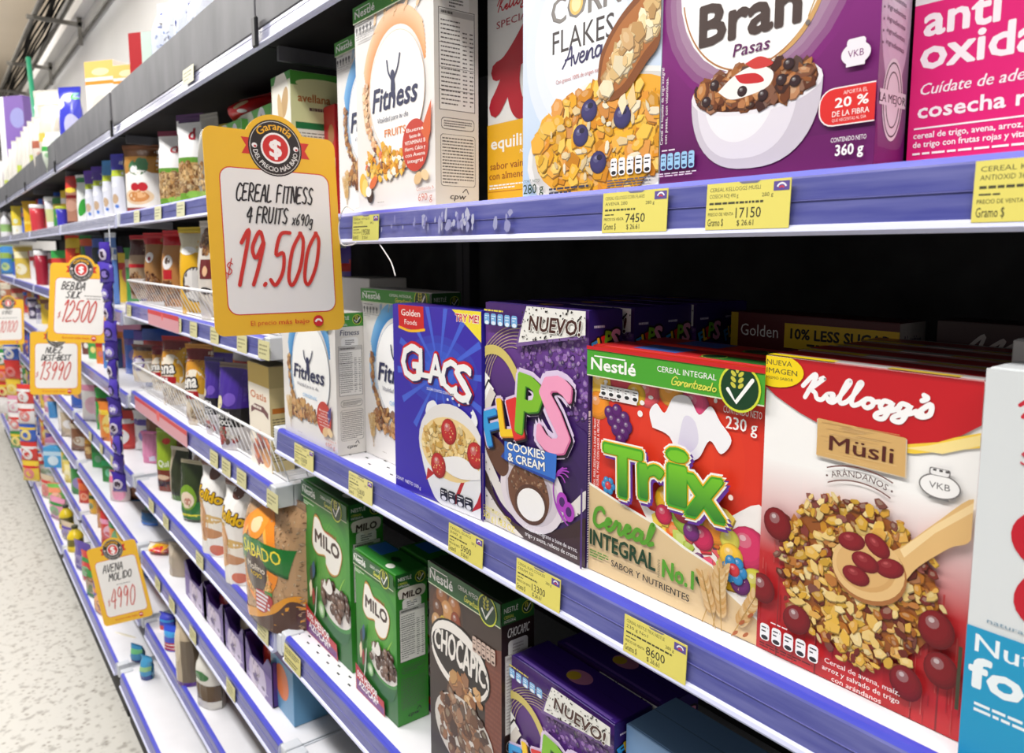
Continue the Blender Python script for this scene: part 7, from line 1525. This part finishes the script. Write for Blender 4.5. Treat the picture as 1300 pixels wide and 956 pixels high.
# ------------------------------------------------------------------ price labels on the rails
def price_label(x, z, w, price=None, label='', small=False, yf=.6125, tilt=0.0, head=('CEREAL', 'AVENA'), h=.0445, col=(226, 214, 106)):
    A = Art(w, h, int(abs(x*1000)) % 97); A.rect(0, 0, 1, 1, col); ink = (70, 68, 44)
    if price:
        A.text(head[0], .04, .82, .085, ink, width=.62); A.text(head[1], .04, .68, .085, ink, width=.36); A.text('280 g', .68, .66, .08, ink, width=.13)
        A.lines(.04, .52, .9, .6, 1, ink, .6, .02); A.lines(.04, .42, .32, .47, 1, ink, .6, .02)
        A.text('PRECIO DE VENTA', .03, .3, .07, ink, width=.32); A.text(price, .38, .24, .22, (30, 30, 34), width=.3, bold=.01); A.text('Gramo $', .03, .08, .16, ink, width=.2); A.text('$ 26.61', .4, .08, .12, ink, width=.2)
        A.poly([(.4, 1), (.44, .955), (.62, .955), (.66, 1)], mixc4(col, (90, 88, 150), .8))
        A.rect(.81, .76, .985, .95, (92, 74, 150)); A.arc(.9, .8, .05, .05, .0016, (240, 236, 244), 20, 160); A.arc(.9, .79, .025, .025, .0014, (206, 60, 70), 20, 160)
    elif not small:
        A.lines(.05, .55, .9, .9, 3, ink, .5, .03); A.lines(.05, .1, .85, .4, 2, ink, .5, .03)
    else: A.lines(.1, .2, .8, .85, 3, mixc4(col, ink, .5), .4, .05)
    m = MB().col(col); m.box(0, -.0006, 0, w, 0, h, None); A.emit(m.bm, m.lay, lambda px, py, o: (px, -.0007-o, py))
    o = m.build('price_label', M_PAPER); o.location = (x, yf, z); o.rotation_euler = (-.045, 0, 0)
    return tag(o, label, 'price label', 'yellow price labels on the rails')
ZL = .0215
price_label(-.629, ZL, .0955, '7450', 'yellow 7450 price label under the pale blue corn flakes box', head=('CEREAL KELLOGGS CORN FLAKES', 'AVENA 280'))
price_label(-.4835, ZL, .092, '17150', 'yellow 17150 price label under the purple bran box', head=('CEREAL KELLOGGS MUSLI', 'COSECH ROJ 490 g'))
price_label(-.2415, ZL, .094, '19600', 'yellow price label under the pink box at the right edge', head=('CEREAL KELLOGGS', 'ANTIOXID 360g'))
price_label(-1.272, ZL-.002, .1, '19500', 'small-looking yellow price label right beside the big price sign', head=('CEREAL FITNESS', 'FRUITS'), col=(216, 214, 110))
ZL2 = -.4625
price_label(-.584, ZL2, .092, '8600', 'yellow 8600 price label under the red fruit cereal box', head=('CEREAL NESTLE TRIX NESTLE', '230 g No1'))
price_label(-.789, ZL2, .092, '13300', 'yellow 13300 price label under the purple cookies and cream box', head=('CEREAL FLIPS COOKIES', 'CREAM 320'))
price_label(-.961, ZL2, .092, '5900', 'yellow 5900 price label under the indigo cereal box', head=('CEREAL GLACS', '300 g'))
price_label(-1.316, ZL2, .098, '12600', 'yellow price label under the empty gap on the middle shelf', head=('CEREAL FITNESS', '690 g'), col=(222, 212, 140))
price_label(-1.59, ZL2, .104, '10300', 'yellow price label at the left end of the middle shelf rail', head=('CEREAL FITNESS', 'ORIG'), col=(222, 212, 140))
price_label(-1.70, -.977, .10, None, 'yellow label at left end of the rail under the larger green box', col=(214, 204, 130))
K = 0
def rowlabels(z, xs, where, w=.055, col=(206, 200, 150)):
    for i, x in enumerate(xs):
        lab = 'pale label on '+where+', '+(ORD[i]+' from right' if i else 'rightmost')
        price_label(x, z, w, None, lab, True, col=col)
rowlabels(-.252, [-1.7989, -1.9566, -2.1886, -2.3990, -2.5739, -2.7284, -3.3169], 'the rail under the upper wire basket', .075)
rowlabels(-.615, [-1.7801, -2.0065, -2.1366, -2.2496, -2.6436, -3.0357], 'the rail under the lower wire basket', .075)
rowlabels(-.992, [-1.8902, -2.4632, -2.8945, -3.1197], 'the rail under the brown rice bag', .08)
rowlabels(.106, [-2.4814, -2.7670, -3.0887], 'the rail under the dessert and granola pouches', .09, (214, 212, 176))
rowlabels(-1.297, [-2.1939, -2.5965, -2.8715, -3.0887], 'the rail under the purple display trays', .08)
rowlabels(-.992, [-3.9023, -4.1862, -4.5077], 'the rail below the green bean pouches', .08)
rowlabels(.468, [-2.3418], 'the pale strip below the grey top board', .11, (226, 224, 200))

# ------------------------------------------------------------------ light
def area(name, loc, sx, sy, power, col=(1, 1, 1), rot=(0, 0, 0)):
    l = bpy.data.lights.new(name, 'AREA'); l.shape = 'RECTANGLE'; l.size = sx; l.size_y = sy; l.energy = power; l.color = col
    o = bpy.data.objects.new(name, l); o.location = loc; o.rotation_euler = rot; return link(o)
for i, x in enumerate((1.2, -1.0, -3.4, -6.0, -9.0, -13)):
    area('ceiling_lamp', (x, -.75, 2.3), 1.9, .35, 50 if i < 2 else 62, (1, .985, .96))
for i, x in enumerate((-1.0, -6.0, -11, -16)):
    area('ceiling_fill', (x, -.75, 2.36), 3.6, .3, 55, (1, .985, .96), (PI, 0, 0))  # unseen upward fill, added to brighten the ceiling
for i, x in enumerate((-2.0, -7.0, -12)):
    area('ceiling_lamp', (x, .75, 3.3), 3.0,   .3, 26, (1, .985, .96))
wd = bpy.data.worlds.new('store_light'); sc.world = wd; wd.use_nodes = True
bg = wd.node_tree.nodes['Background']; bg.inputs['Color'].default_value = (1, .99, .975, 1); bg.inputs['Strength'].default_value = .20

# ------------------------------------------------------------------ camera
cam = bpy.data.cameras.new('camera'); cam.sensor_fit = 'HORIZONTAL'; cam.sensor_width = 36; cam.lens = 960/1300*36
cam.shift_y = -44.5/1300; cam.clip_start = .02
co = bpy.data.objects.new('camera', cam); link(co)
tilt, yaw = math.radians(6.742732), math.radians(37.508787)
d = Vector((-math.cos(yaw)*math.cos(tilt), math.sin(yaw)*math.cos(tilt), -math.sin(tilt)))
co.rotation_euler = d.to_track_quat('-Z', 'Y').to_euler()
cam.dof.use_dof = True; cam.dof.focus_distance = .95; cam.dof.aperture_fstop = 8.0
sc.camera = co
sc.view_settings.exposure = 0.38
